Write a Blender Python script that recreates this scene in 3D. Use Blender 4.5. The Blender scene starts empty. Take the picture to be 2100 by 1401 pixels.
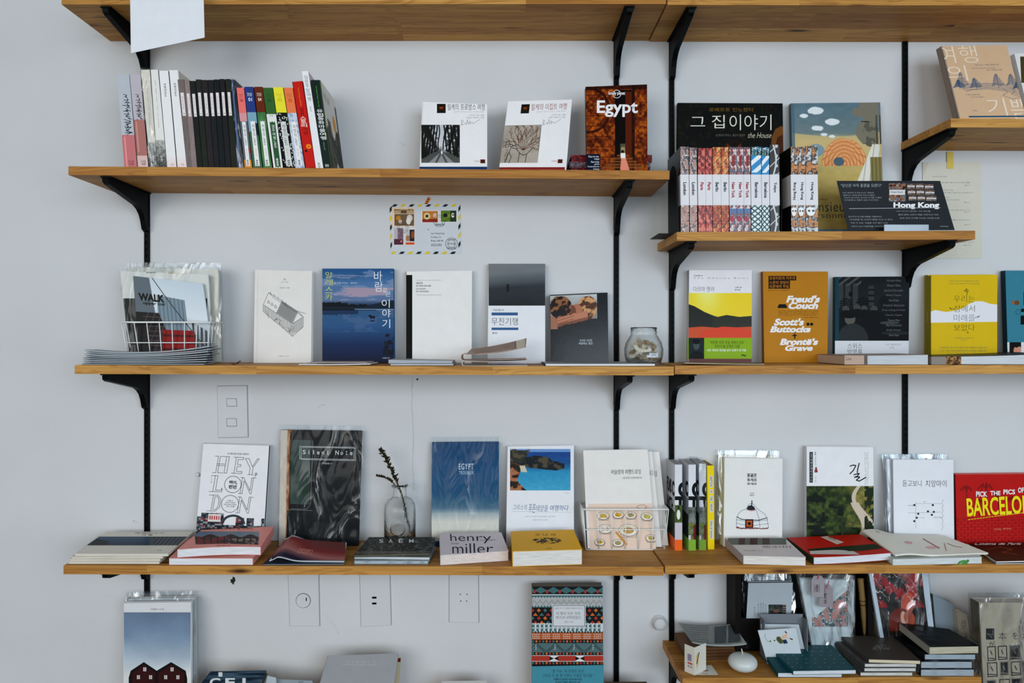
import bpy, math, random
import numpy as np
from mathutils import Vector
random.seed(7)
sc = bpy.context.scene
COL = sc.collection

# ------------------------------------------------------------------ camera
D, F, U0, V0, CZ = 1.8, 1480.0, 1030.0, 690.0, 1.5      # distance to wall, focal length in px of a 2100 px frame
cam = bpy.data.objects.new('camera', bpy.data.cameras.new('camera'))
COL.objects.link(cam); sc.camera = cam
cam.location = (0, -D, CZ); cam.rotation_euler = (math.pi/2, 0, 0)
cam.data.sensor_width = 36; cam.data.lens = 36*F/2100
cam.data.shift_x = (1050-U0)/2100; cam.data.shift_y = -(700.5-V0)/2100
cam.data.clip_start = .02
# ------------------------------------------------------------------ world, windows, exposure
w = bpy.data.worlds.new('world'); sc.world = w; w.use_nodes = True
bg = w.node_tree.nodes['Background']; bg.inputs[0].default_value = (.84, .92, 1, 1); bg.inputs[1].default_value = .4
def area(name, loc, rot, sx, sy, power, col):
    l = bpy.data.lights.new(name, 'AREA'); l.shape = 'RECTANGLE'; l.size = sx; l.size_y = sy; l.energy = power; l.color = col
    o = bpy.data.objects.new(name, l); COL.objects.link(o); o.location = loc; o.rotation_euler = rot
    return o
def aim(o, p):
    o.rotation_euler = (Vector(p)-o.location).to_track_quat('-Z', 'Y').to_euler()
aim(area('window_light', (-1.9, -4.2, 2.0), (0, 0, 0), 3.0, 1.9, 97, (1, .99, .96)), (0, 0, 1.4))
aim(area('window_light', (1.8, -4.2, 1.8), (0, 0, 0), 2.8, 1.9, 124, (.76, .885, 1)), (.6, 0, 1.6))
sc.view_settings.view_transform = 'Standard'; sc.view_settings.look = 'None'
sc.view_settings.exposure = -0.30; sc.view_settings.gamma = 1; sc.view_settings.use_curve_mapping = False

# ------------------------------------------------------------------ colours and materials
LF = .86
def lin(c):
    c = np.asarray(c, float)/255
    return np.where(c <= .04045, c/12.92, ((c+.055)/1.055)**2.4)
INK = ([0, 30, 60, 100, 140, 180, 215, 255], [0, 10, 33, 76, 117, 165, 213, 255])      # print densities, from the colours judged by eye
def A(c): return np.minimum(lin(np.interp(c, *INK))/LF, .84)
_m = {}
def nt(name):
    m = bpy.data.materials.new(name); m.use_nodes = True
    return m, m.node_tree, m.node_tree.nodes['Principled BSDF']
def plain(c, rough=.6, spec=.09, noise=0.06, metal=0):
    k = (tuple(c), rough, spec, metal)
    if k in _m: return _m[k]
    m, t, b = nt('paint'); N = t.nodes; L = t.links
    n = N.new('ShaderNodeTexNoise'); n.inputs['Scale'].default_value = 35; n.inputs['Detail'].default_value = 5
    tc = N.new('ShaderNodeTexCoord'); L.new(tc.outputs['Object'], n.inputs['Vector'])
    mx = N.new('ShaderNodeMixRGB'); a = A(c)
    mx.inputs[1].default_value = (*(a*(1-noise)), 1); mx.inputs[2].default_value = (*np.minimum(a*(1+noise), .9), 1)
    L.new(n.outputs[0], mx.inputs[0]); L.new(mx.outputs[0], b.inputs['Base Color'])
    b.inputs['Roughness'].default_value = rough; b.inputs['Specular IOR Level'].default_value = spec; b.inputs['Metallic'].default_value = metal
    _m[k] = m; return m
def printmat(rough):
    k = ('print', rough)
    if k in _m: return _m[k]
    m, t, b = nt('printed_paper'); N = t.nodes; L = t.links
    a = N.new('ShaderNodeAttribute'); a.attribute_name = 'Col'; L.new(a.outputs['Color'], b.inputs['Base Color'])
    b.inputs['Roughness'].default_value = rough; b.inputs['Specular IOR Level'].default_value = .22 if rough < .3 else .07
    n = N.new('ShaderNodeTexNoise'); n.inputs['Scale'].default_value = 60
    tc = N.new('ShaderNodeTexCoord'); L.new(tc.outputs['Object'], n.inputs['Vector'])
    bp = N.new('ShaderNodeBump'); bp.inputs['Strength'].default_value = .04; bp.inputs['Distance'].default_value = .002
    L.new(n.outputs[0], bp.inputs['Height']); L.new(bp.outputs[0], b.inputs['Normal'])
    _m[k] = m; return m
def pagemat(c=(222, 220, 214)):
    k = ('page', tuple(c))
    if k in _m: return _m[k]
    m, t, b = nt('page_edges'); N = t.nodes; L = t.links
    tc = N.new('ShaderNodeTexCoord'); g = N.new('ShaderNodeNewGeometry')
    n = N.new('ShaderNodeTexNoise'); n.inputs['Scale'].default_value = 900; n.inputs['Detail'].default_value = 2
    mp = N.new('ShaderNodeMapping'); mp.inputs['Scale'].default_value = (.02, .3, 1)
    L.new(tc.outputs['Object'], mp.inputs[0]); L.new(mp.outputs[0], n.inputs['Vector'])
    r = N.new('ShaderNodeValToRGB'); r.color_ramp.elements[0].position = .35; r.color_ramp.elements[1].position = .6
    a = A(c); r.color_ramp.elements[0].color = (*(a*.8), 1); r.color_ramp.elements[1].color = (*a, 1)
    L.new(n.outputs[0], r.inputs[0]); L.new(r.outputs[0], b.inputs['Base Color']); b.inputs['Roughness'].default_value = .8
    _m[k] = m; return m
def woodmat():
    m, t, b = nt('pine_wood'); N = t.nodes; L = t.links
    tc = N.new('ShaderNodeTexCoord'); oi = N.new('ShaderNodeObjectInfo')
    off = N.new('ShaderNodeVectorMath'); off.operation = 'SCALE'; cmb = N.new('ShaderNodeCombineXYZ')
    for i in range(3): L.new(oi.outputs['Random'], cmb.inputs[i])
    L.new(cmb.outputs[0], off.inputs[0]); off.inputs['Scale'].default_value = 13.7
    add = N.new('ShaderNodeVectorMath'); add.operation = 'ADD'; L.new(tc.outputs['Object'], add.inputs[0]); L.new(off.outputs[0], add.inputs[1])
    def mapn(sv):
        mp = N.new('ShaderNodeMapping'); mp.inputs['Scale'].default_value = sv; L.new(add.outputs[0], mp.inputs[0]); return mp
    mp = mapn((2.2, 26, 26))
    n1 = N.new('ShaderNodeTexNoise'); n1.inputs['Scale'].default_value = 1.6; n1.inputs['Detail'].default_value = 3; n1.inputs['Distortion'].default_value = .9; L.new(mp.outputs[0], n1.inputs['Vector'])
    wv = N.new('ShaderNodeMath'); wv.operation = 'MULTIPLY'; wv.inputs[1].default_value = 34; L.new(n1.outputs[0], wv.inputs[0])
    sn = N.new('ShaderNodeMath'); sn.operation = 'SINE'; L.new(wv.outputs[0], sn.inputs[0])
    rr = N.new('ShaderNodeMapRange'); rr.inputs[1].default_value = -1; rr.inputs[2].default_value = 1; L.new(sn.outputs[0], rr.inputs[0])
    pw = N.new('ShaderNodeMath'); pw.operation = 'POWER'; pw.inputs[1].default_value = 3; L.new(rr.outputs[0], pw.inputs[0])
    mp2 = mapn((5, 260, 260)); n2 = N.new('ShaderNodeTexNoise'); n2.inputs['Scale'].default_value = 1; n2.inputs['Detail'].default_value = 4; L.new(mp2.outputs[0], n2.inputs['Vector'])
    base = N.new('ShaderNodeMixRGB'); base.inputs[1].default_value = (*lin((206, 154, 80)), 1); base.inputs[2].default_value = (*lin((172, 117, 54)), 1)
    L.new(oi.outputs['Random'], base.inputs[0])
    g1 = N.new('ShaderNodeMixRGB'); g1.inputs[2].default_value = (*lin((142, 91, 42)), 1); L.new(base.outputs[0], g1.inputs[1])
    s1 = N.new('ShaderNodeMath'); s1.operation = 'MULTIPLY'; s1.inputs[1].default_value = .5; L.new(pw.outputs[0], s1.inputs[0]); L.new(s1.outputs[0], g1.inputs[0])
    g2 = N.new('ShaderNodeMixRGB'); g2.blend_type = 'MULTIPLY'; g2.inputs[0].default_value = .55; L.new(g1.outputs[0], g2.inputs[1])
    r2 = N.new('ShaderNodeValToRGB'); r2.color_ramp.elements[0].color = (.54, .47, .38, 1); r2.color_ramp.elements[1].color = (1, 1, 1, 1); r2.color_ramp.elements[0].position = .3; r2.color_ramp.elements[1].position = .6
    L.new(n2.outputs[0], r2.inputs[0]); L.new(r2.outputs[0], g2.inputs[2])
    mp3 = mapn((4.5, 22, 22)); vo = N.new('ShaderNodeTexVoronoi'); vo.inputs['Scale'].default_value = 1; L.new(mp3.outputs[0], vo.inputs['Vector'])
    kr = N.new('ShaderNodeValToRGB'); e = kr.color_ramp.elements; e[0].position = .07; e[0].color = (1, 1, 1, 1); e[1].position = .17; e[1].color = (0, 0, 0, 1)
    L.new(vo.outputs['Distance'], kr.inputs[0])
    sp = N.new('ShaderNodeSeparateColor'); L.new(vo.outputs['Color'], sp.inputs[0])
    gt = N.new('ShaderNodeMath'); gt.operation = 'GREATER_THAN'; gt.inputs[1].default_value = .22; L.new(sp.outputs[0], gt.inputs[0])
    km = N.new('ShaderNodeMath'); km.operation = 'MULTIPLY'; L.new(kr.outputs[0], km.inputs[0]); L.new(gt.outputs[0], km.inputs[1])
    g3 = N.new('ShaderNodeMixRGB'); g3.inputs[2].default_value = (*lin((62, 34, 18)), 1); L.new(g2.outputs[0], g3.inputs[1]); L.new(km.outputs[0], g3.inputs[0])
    L.new(g3.outputs[0], b.inputs['Base Color']); b.inputs['Roughness'].default_value = .5; b.inputs['Specular IOR Level'].default_value = .12
    return m
def wallmat():
    m, t, b = nt('white_plaster'); N = t.nodes; L = t.links
    tc = N.new('ShaderNodeTexCoord')
    def noise(s, d, ro=.5):
        n = N.new('ShaderNodeTexNoise'); n.inputs['Scale'].default_value = s; n.inputs['Detail'].default_value = d; n.inputs['Roughness'].default_value = ro; L.new(tc.outputs['Object'], n.inputs['Vector']); return n
    a = noise(2.2, 3); r = N.new('ShaderNodeValToRGB'); e = r.color_ramp.elements
    e[0].position = .3; e[0].color = (.575, .59, .605, 1); e[1].position = .7; e[1].color = (.645, .66, .672, 1); L.new(a.outputs[0], r.inputs[0])
    d = noise(38, 6, .7); dr = N.new('ShaderNodeValToRGB'); e = dr.color_ramp.elements; e[0].position = .255; e[0].color = (.45, .45, .44, 1); e[1].position = .3; e[1].color = (1, 1, 1, 1); L.new(d.outputs[0], dr.inputs[0])
    mu = N.new('ShaderNodeMixRGB'); mu.blend_type = 'MULTIPLY'; mu.inputs[0].default_value = .6; L.new(r.outputs[0], mu.inputs[1]); L.new(dr.outputs[0], mu.inputs[2])
    L.new(mu.outputs[0], b.inputs['Base Color']); b.inputs['Roughness'].default_value = .75; b.inputs['Specular IOR Level'].default_value = .2
    n1 = noise(9, 4); n2 = noise(160, 3)
    ad = N.new('ShaderNodeMath'); ad.operation = 'MULTIPLY_ADD'; ad.inputs[1].default_value = .12; L.new(n2.outputs[0], ad.inputs[0]); L.new(n1.outputs[0], ad.inputs[2])
    bp = N.new('ShaderNodeBump'); bp.inputs['Strength'].default_value = .35; bp.inputs['Distance'].default_value = .006
    L.new(ad.outputs[0], bp.inputs['Height']); L.new(bp.outputs[0], b.inputs['Normal'])
    return m
def filmmat(fac=.16, tint=(.93, .95, .96)):
    k = ('film', fac)
    if k in _m: return _m[k]
    m, t, b = nt('clear_plastic'); N = t.nodes; L = t.links; N.remove(b)
    out = N['Material Output']; tr = N.new('ShaderNodeBsdfTransparent'); gl = N.new('ShaderNodeBsdfGlossy'); tr.inputs[0].default_value = (*tint, 1)
    gl.inputs['Roughness'].default_value = .13
    mix = N.new('ShaderNodeMixShader'); L.new(tr.outputs[0], mix.inputs[1]); L.new(gl.outputs[0], mix.inputs[2]); L.new(mix.outputs[0], out.inputs[0])
    tc = N.new('ShaderNodeTexCoord'); n = N.new('ShaderNodeTexNoise'); n.inputs['Scale'].default_value = 11; n.inputs['Detail'].default_value = 2; n.inputs['Distortion'].default_value = 1.8
    mp = N.new('ShaderNodeMapping'); mp.inputs['Scale'].default_value = (1.6, 1, .6); L.new(tc.outputs['Object'], mp.inputs[0]); L.new(mp.outputs[0], n.inputs['Vector'])
    bp = N.new('ShaderNodeBump'); bp.inputs['Strength'].default_value = .5; bp.inputs['Distance'].default_value = .02; L.new(n.outputs[0], bp.inputs['Height']); L.new(bp.outputs[0], gl.inputs['Normal'])
    r = N.new('ShaderNodeMapRange'); r.inputs[1].default_value = .5; r.inputs[2].default_value = .78; r.inputs[3].default_value = fac*.22; r.inputs[4].default_value = min(1, fac*1.6)
    L.new(n.outputs[0], r.inputs[0]); L.new(r.outputs[0], mix.inputs[0])
    _m[k] = m; return m
def glassmat():
    if 'glass' in _m: return _m['glass']
    m, t, b = nt('clear_glass'); N = t.nodes; L = t.links
    b.inputs['Transmission Weight'].default_value = 1; b.inputs['Roughness'].default_value = .02; b.inputs['IOR'].default_value = 1.3
    b.inputs['Base Color'].default_value = (.97, .99, .985, 1)
    lp = N.new('ShaderNodeTexNoise'); lp.inputs['Scale'].default_value = 25; bp = N.new('ShaderNodeBump'); bp.inputs['Strength'].default_value = .12; bp.inputs['Distance'].default_value = .01
    L.new(lp.outputs[0], bp.inputs['Height']); L.new(bp.outputs[0], b.inputs['Normal'])
    _m['glass'] = m; return m
WOOD = woodmat(); BLACK = plain((11, 19, 22), .5, .07); DARKSLOT = plain((4, 6, 7), .8, .1); STEEL = plain((150, 155, 158), .3, .5, metal=.9)

# ------------------------------------------------------------------ geometry helpers
def ray(u, v, t):
    s = D-t
    return np.array([(u-U0)/F*s, -t, CZ+(V0-v)/F*s])
def zrow(v, t=.2): return CZ+(V0-v)/F*(D-t)
def link(o, parent=None):
    COL.objects.link(o)
    if parent is not None: o.parent = parent
    return o
def tag(o, label, cat, group=None, kind=None):
    o['label'] = label
    if cat: o['category'] = cat
    if group: o['group'] = group
    if kind: o['kind'] = kind
    return o
def empty(name, loc, label, cat, group=None):
    o = bpy.data.objects.new(name, None); o.empty_display_size = .02; COL.objects.link(o); o.location = [float(x) for x in loc]
    return tag(o, label, cat, group)
def origin(p):
    o = np.zeros(3)
    while p is not None: o = o+np.array(p.location); p = p.parent
    return o
def mesh(name, V, Fc, mat, parent=None, smooth=False, center=False):
    V = np.asarray(V, float); off = origin(parent)
    loc = np.zeros(3)
    if center: loc = V.mean(0)-off
    me = bpy.data.meshes.new(name); me.from_pydata((V-off-loc).tolist(), [], [list(map(int, f)) for f in Fc])
    if smooth: me.polygons.foreach_set('use_smooth', [True]*len(me.polygons))
    for mm in (mat if isinstance(mat, (list, tuple)) else [mat]): me.materials.append(mm)
    o = bpy.data.objects.new(name, me); o.location = loc.tolist(); link(o, parent); me.update()
    return o
BF = [(0, 1, 2, 3), (7, 6, 5, 4), (0, 4, 5, 1), (1, 5, 6, 2), (2, 6, 7, 3), (3, 7, 4, 0)]
def slab(q, vec):           # four corner points seen from outside + a vector into depth
    q = [np.asarray(p, float) for p in q]
    return q+[p+vec for p in q]
def join(parts):            # parts = [(V, F)]
    V = []; Fc = []
    for v, f in parts:
        n = len(V); V += [list(p) for p in v]; Fc += [[i+n for i in g] for g in f]
    return V, Fc
def box(x0, y0, z0, x1, y1, z1):
    return [(x0, y0, z0), (x1, y0, z0), (x1, y0, z1), (x0, y0, z1), (x0, y1, z0), (x1, y1, z0), (x1, y1, z1), (x0, y1, z1)], BF
def tube(pts, r, n=6, closed=False):
    pts = [Vector(p) for p in pts]; V = []; Fc = []; m = len(pts)
    rr = r if hasattr(r, '__len__') else [r]*m
    up = None
    for i, p in enumerate(pts):
        a = pts[i-1] if (i or closed) else p; b = pts[(i+1) % m] if (i < m-1 or closed) else p
        d = (b-a).normalized()
        if up is None: up = d.orthogonal().normalized()
        up = (up-d*up.dot(d)).normalized(); s = d.cross(up)
        for k in range(n):
            an = 2*math.pi*k/n; V.append(tuple(p+(up*math.cos(an)+s*math.sin(an))*rr[i]))
    for i in range(m if closed else m-1):
        j = (i+1) % m
        for k in range(n):
            l = (k+1) % n; Fc.append((i*n+k, i*n+l, j*n+l, j*n+k))
    if not closed: Fc += [tuple(range(n))[::-1], tuple(range((m-1)*n, m*n))]
    return V, Fc
def lathe(prof, c, n=32, sq=None):
    V = []; Fc = []
    for r, z in prof:
        for k in range(n):
            a = 2*math.pi*k/n; V.append((c[0]+r*math.cos(a), c[1]+r*math.sin(a), c[2]+z))
    for i in range(len(prof)-1):
        for k in range(n):
            l = (k+1) % n; Fc.append((i*n+k, i*n+l, (i+1)*n+l, (i+1)*n+k))
    return V, Fc

# noise on arrays for printed pictures
def vn(x, y, seed=0):
    x = np.asarray(x, float)+1000; y = np.asarray(y, float)+1000
    xi = np.floor(x).astype(np.int64); yi = np.floor(y).astype(np.int64); fx = x-xi; fy = y-yi
    fx = fx*fx*(3-2*fx); fy = fy*fy*(3-2*fy)
    def h(a, b):
        n = (a*374761393+b*668265263+seed*982451653) & 0x7fffffff
        n = ((n ^ (n >> 13))*1274126177) & 0x7fffffff
        return ((n ^ (n >> 16)) & 0xffff)/65535.
    return (h(xi, yi)*(1-fx)+h(xi+1, yi)*fx)*(1-fy)+(h(xi, yi+1)*(1-fx)+h(xi+1, yi+1)*fx)*fy
def fbm(x, y, seed=0, o=4):
    s = 0; a = .5; t = 0
    for i in range(o): s = s+a*vn(x*2**i, y*2**i, seed+i); t += a; a *= .5
    return s/t
def mixc(a, b, k):
    k = np.clip(k, 0, 1)[..., None]; return np.asarray(a, float)*(1-k)+np.asarray(b, float)*k
def ramp(k, stops):
    k = np.asarray(k, float); xs = [s[0] for s in stops]
    return np.stack([np.interp(k, xs, [s[1][i] for s in stops]) for i in range(3)], -1)
def put(img, mask, col, a=1.):
    mask = np.asarray(mask, float)[..., None]*a
    return img*(1-mask)+np.asarray(col, float)*mask

# glyph cache
_g = {}; _gc = {}
POOL = '이의가는을여행도시사기나고지'; _seen = set(POOL)
def glyph(s, bold=0, sp=1.0, res=3):
    k = (s, bold, sp)
    if k in _g: return _g[k]
    if 'o' not in _gc:
        c = bpy.data.curves.new('lettering', 'FONT'); c.size = 1; c.fill_mode = 'FRONT'; _gc['o'] = bpy.data.objects.new('lettering', c)
    o = _gc['o']; c = o.data; c.space_line = 1; c.body = s; c.offset = bold; c.resolution_u = res; c.space_character = sp
    me = bpy.data.meshes.new_from_object(o)
    V = np.array([v.co[:2] for v in me.vertices]).reshape(-1, 2); Fc = [tuple(p.vertices) for p in me.polygons]
    bpy.data.meshes.remove(me)
    _g[k] = (V, Fc); return _g[k]

class Plane:
    """n.P = c with outward unit normal"""
    def __init__(s, n, c):
        n = np.asarray(n, float); l = np.linalg.norm(n); s.n = n/l; s.c = c/l
    def at(s, uv):
        uv = np.atleast_2d(np.asarray(uv, float)); d = np.stack([(uv[:, 0]-U0)/F, np.ones(len(uv)), (V0-uv[:, 1])/F], 1)
        cam_ = np.array([0, -D, CZ]); k = (s.c-s.n@cam_)/(d@s.n)
        return cam_+d*k[:, None]
def vplane(t0, Z0, X0=0, a=0, b=0):       # -Y = t0 + a (Z-Z0) + b (X-X0); normal towards the room
    return Plane((-b, -1, -a), -(b*X0+a*Z0-t0))
def hplane(z): return Plane((0, 0, 1), z)
STEP = .00002
def homog(q):               # photo quad (TL TR BR BL) -> unit square
    M = []; b = []
    for (u, v), (x, y) in zip(q, ((0, 0), (1, 0), (1, 1), (0, 1))):
        M += [[u, v, 1, 0, 0, 0, -x*u, -x*v], [0, 0, 0, u, v, 1, -y*u, -y*v]]; b += [x, y]
    return np.append(np.linalg.solve(np.array(M, float), np.array(b, float)), 1).reshape(3, 3)
class Print:
    def __init__(s, plane, quad, rect=None, bump=None, base=.0001):
        s.P = plane; s.Q = np.asarray(quad, float); q = s.Q
        s.R = rect or ((q[0, 0]+q[3, 0])/2, (q[0, 1]+q[1, 1])/2, (q[1, 0]+q[2, 0])/2, (q[2, 1]+q[3, 1])/2)
        s.true = rect is None; s.H = homog(q); s.bump = bump; s.off = base; s.V = []; s.F = []; s.C = []; s.K = []; s.n = 0
    def asp(s):
        R, Q = s.R, s.Q; a = abs(Q[1]-Q[0]).max()/max(abs(R[2]-R[0]), 1e-6); b = abs(Q[3]-Q[0]).max()/max(abs(R[3]-R[1]), 1e-6); k = b/max(a, 1e-6)
        return k if (k > 1.5 or k < .6) else 1.
    clip = None; surf = None; true = False
    def w(s, uv, off=None):
        uv = np.atleast_2d(np.asarray(uv, float)); R = s.R; Q = s.Q
        if s.surf is not None:      # lying sheet: photo pixels -> unit square -> bilinear surface
            h = np.concatenate([uv, np.ones((len(uv), 1))], 1)@s.H.T; xy = np.clip(h[:, :2]/h[:, 2:], 0, 1); x = xy[:, :1]; y = xy[:, 1:]; W_ = s.surf
            W = (1-x)*(1-y)*W_[0]+x*(1-y)*W_[1]+x*y*W_[2]+(1-x)*y*W_[3]; W = W+s.P.n*s.off
            if s.bump: W[:, 2] += s.bump(x[:, 0], y[:, 0])
            return W
        if s.clip:
            c = s.clip; uv = np.stack([np.clip(uv[:, 0], c[0], c[2]), np.clip(uv[:, 1], c[1], c[3])], 1)
        if s.true:                  # drawn in photo pixels: keep inside the sheet, then straight onto its plane
            h = np.concatenate([uv, np.ones((len(uv), 1))], 1)@s.H.T; xy = h[:, :2]/h[:, 2:]; cl = np.stack([np.clip(xy[:, 0], 0, 1), np.clip(xy[:, 1], 0, 1.3)], 1)
            bad = np.abs(cl-xy).max(1) > 1e-9
            if bad.any(): g = np.concatenate([cl[bad], np.ones((bad.sum(), 1))], 1)@np.linalg.inv(s.H).T; uv = uv.copy(); uv[bad] = g[:, :2]/g[:, 2:]
            return s.P.at(uv)+s.P.n*(s.off if off is None else off)
        x = ((uv[:, 0]-R[0])/(R[2]-R[0]))[:, None]; y = ((uv[:, 1]-R[1])/(R[3]-R[1]))[:, None]
        p = (1-x)*(1-y)*Q[0]+x*(1-y)*Q[1]+x*y*Q[2]+(1-x)*y*Q[3]
        W = s.P.at(p)+s.P.n*(s.off if off is None else off)
        if s.bump: W[:, 2] += s.bump(x[:, 0], y[:, 0])
        return W
    def add(s, uv, faces, cols):
        W = s.w(uv); s.V.append(W)
        if isinstance(faces, np.ndarray): lp = (faces+s.n).ravel(); cn = np.full(len(faces), faces.shape[1])
        else: lp = np.array([i+s.n for f in faces for i in f]); cn = np.array([len(f) for f in faces])
        s.n += len(W); s.F.append(lp); s.C.append(np.broadcast_to(A(cols), (len(cn), 3))); s.K.append(cn)
    def poly(s, pts, col, keep=False):
        s.add(pts, [tuple(range(len(pts)))], col)
        if not keep: s.off += STEP
    def rect(s, u0, v0, u1, v1, col, keep=False, seg=1):
        if (s.bump or s.surf is not None) and seg == 1: seg = 16
        if seg == 1: s.poly([(u0, v1), (u1, v1), (u1, v0), (u0, v0)], col, keep); return
        s.raster(u0, v0, u1, v1, seg, seg, lambda x, y: np.broadcast_to(np.asarray(col, float), x.shape+(3,)))
    def polys(s, L_, col):
        for p in L_: s.add(p, [tuple(range(len(p)))], col)
        s.off += STEP
    def line(s, pts, wd, col, closed=False):
        k = s.asp(); S_ = np.array([1, k]); pts = [np.asarray(p, float)*S_ for p in pts]
        if closed: pts.append(pts[0])
        V = []; Fc = []
        for a, b in zip(pts[:-1], pts[1:]):
            d = b-a; l = np.hypot(*d)
            if l < 1e-6: continue
            d /= l; n = np.array([-d[1], d[0]])*wd/2; e = d*wd*.25; k = len(V)
            V += [a-n-e, b-n+e, b+n+e, a+n-e]; Fc.append((k+3, k+2, k+1, k))
        if V: s.add(np.array(V)/S_, Fc, col)
    def circ(s, u, v, r, col, n=20, ry=None, ring=0):
        ry = ry or r; a = np.linspace(0, 2*math.pi, n, endpoint=False); p = np.stack([u+r*np.cos(a), v-ry*np.sin(a)], 1)
        if ring: s.line(list(p), ring, col, True)
        else: s.poly(p, col)
    def lines(s, L_, wd, col):
        for p in L_: s.line(p, wd, col)
        s.off += STEP
    def text(s, t, bx, col, bold=0, shear=0, rot=0, sp=1.0, keep=False):
        if min(abs(bx[3]-bx[1]), abs(bx[2]-bx[0])) < 4.3 and s.R[2]-s.R[0] > 2:      # lines of two or three pixels: draw from a small set of syllables
            t = ''.join(ch if ch < '\u3000' or ch in _seen else POOL[ord(ch) % len(POOL)] for ch in t)
        _seen.update(t); V, Fc = glyph(t, bold, sp)
        if len(V) == 0: return
        V = V.copy(); V[:, 0] += V[:, 1]*shear; lo = V.min(0); hi = V.max(0); V = (V-lo)/np.maximum(hi-lo, 1e-6)-.5
        u0, v0, u1, v1 = bx; cu, cv = (u0+u1)/2, (v0+v1)/2
        if rot in (90, -90):
            W = V*np.array([v1-v0, u1-u0]); P = np.stack([W[:, 1], W[:, 0]], 1)*([1, 1] if rot == -90 else [-1, -1])
        else:
            W = V*np.array([u1-u0, v1-v0]); r = math.radians(rot); c_, s_ = math.cos(r), math.sin(r)
            P = np.stack([W[:, 0]*c_-W[:, 1]*s_, -(W[:, 0]*s_+W[:, 1]*c_)], 1)
        s.add(P+np.array([cu, cv]), Fc, col)
    def raster(s, u0, v0, u1, v1, nx, ny, fn):
        if nx*ny > 300: nx = int(nx*1.5); ny = int(ny*1.5)
        gx, gy = np.meshgrid(np.linspace(0, 1, nx+1), np.linspace(0, 1, ny+1))
        uv = np.stack([u0+gx.ravel()*(u1-u0), v0+gy.ravel()*(v1-v0)], 1)
        cx, cy = np.meshgrid((np.arange(nx*2)+.5)/nx/2, (np.arange(ny*2)+.5)/ny/2); cc = np.clip(fn(cx, cy), 0, 255)
        col = cc.reshape(ny, 2, nx, 2, 3).mean((1, 3)).reshape(-1, 3)
        i, j = np.meshgrid(np.arange(nx), np.arange(ny)); a = (j*(nx+1)+i).ravel()
        Fc = np.stack([a+nx+1, a+nx+2, a+1, a], 1)
        s.add(uv, Fc, col); s.off += STEP
    def done(s, parent, name='cover_print', rough=.45):
        if not s.V: return None
        V = np.concatenate(s.V)-origin(parent); lp = np.concatenate(s.F); cn = np.concatenate(s.K); C_ = np.concatenate(s.C)
        me = bpy.data.meshes.new(name); me.vertices.add(len(V)); me.vertices.foreach_set('co', V.astype(np.float32).ravel()); me.loops.add(len(lp)); me.loops.foreach_set('vertex_index', lp.astype(np.int32))
        me.polygons.add(len(cn)); me.polygons.foreach_set('loop_start', np.concatenate([[0], np.cumsum(cn)[:-1]]).astype(np.int32)); me.update(calc_edges=True); me.materials.append(printmat(rough))
        c = np.repeat(C_, cn, 0); c = np.concatenate([c, np.ones((len(c), 1))], 1)
        at = me.color_attributes.new('Col', 'FLOAT_COLOR', 'CORNER'); at.data.foreach_set('color', c.astype(np.float32).ravel())
        return link(bpy.data.objects.new(name, me), parent)

# ------------------------------------------------------------------ room
def struct(name, V, Fc, mat, label):
    o = mesh(name, V, Fc, mat); tag(o, label, None, None, 'structure'); return o
WALL = wallmat()
struct('wall_back', *box(-3.2, 0, 0, 3.2, .12, 2.8), WALL, 'white painted plaster wall behind the bookshelves')
struct('floor', *box(-3.2, -5, -.1, 3.2, .12, 0), plain((92, 80, 68), .5, .3), 'brown floor of the shop')
struct('ceiling', *box(-3.2, -5, 2.8, 3.2, .12, 2.9), plain((178, 180, 180), .8, .2), 'pale ceiling of the shop')

# ------------------------------------------------------------------ shelves
PXM = (D-.2)/F
class Shelf: pass
def shelf(label, uL, vL, uR, vR, seams, rows=5, th=.0195, depth=.2, knots=()):
    s = Shelf(); xL = (uL-U0)*PXM; xR = (uR-U0)*PXM; zL = zrow(vL); zR = zrow(vR)
    s.zx = lambda x: zL+(zR-zL)*(x-xL)/(xR-xL); s.z = lambda u, t=.1: s.zx((u-U0)/F*(D-t)); s.th = th
    root = empty('shelf', (xL, 0, zL-th), label, 'shelf', None)
    rnd = random.Random(int(uL*7+vL)); rw = depth/rows; g = .00012
    for r in range(rows):
        if r == 0: xs = [(u-U0)*PXM for u in seams]
        else:
            xs = []; x = xL+rnd.uniform(.12, .5)
            while x < xR-.08: xs.append(x); x += rnd.uniform(.35, .7)
        xs = [xL]+xs+[xR]; y0 = -depth+r*rw
        for a, b in zip(xs[:-1], xs[1:]):
            h = rnd.uniform(0, .0002)
            V = []
            for y in (y0+g, y0+rw-g):
                for (x, tz) in ((a+g, -th+h), (b-g, -th+h), (b-g, -h), (a+g, -h)): V.append((x, y, s.zx(x)+tz))
            mesh('stave', V, BF, WOOD, root, center=True)
    return s
S1a = shelf('topmost long pine shelf, left board above the travel book spines', 126, -9, 1366, -10, [585, 1079], 5)
S1b = shelf('topmost pine shelf, right board above the small stepped shelf', 1369, -8, 2420, -6, [1640, 2050], 5)
S2 = shelf('pine shelf carrying the row of coloured spines and the Egypt guidebook', 140, 341, 1373, 350, [301, 780, 1271], 5)
SB = shelf('short pine shelf holding the city series with the Hong Kong card', 1388, 476, 2000, 473, [1727], 4)
SC = shelf('pine shelf at the upper right corner under the beige hardback', 1950, 243, 2420, 245, [2200], 5)
S3a = shelf('middle pine shelf, left board with the wire basket of magazines', 153, 749, 1382, 752, [526, 1010], 5)
S3b = shelf('middle pine shelf, right board under the orange and yellow books', 1384, 750, 2420, 748, [1754, 2250], 5)
S4a = shelf('lower pine shelf, left board with the dried flowers in a bottle', 130, 1160, 1361, 1163, [301, 990], 5)
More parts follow.
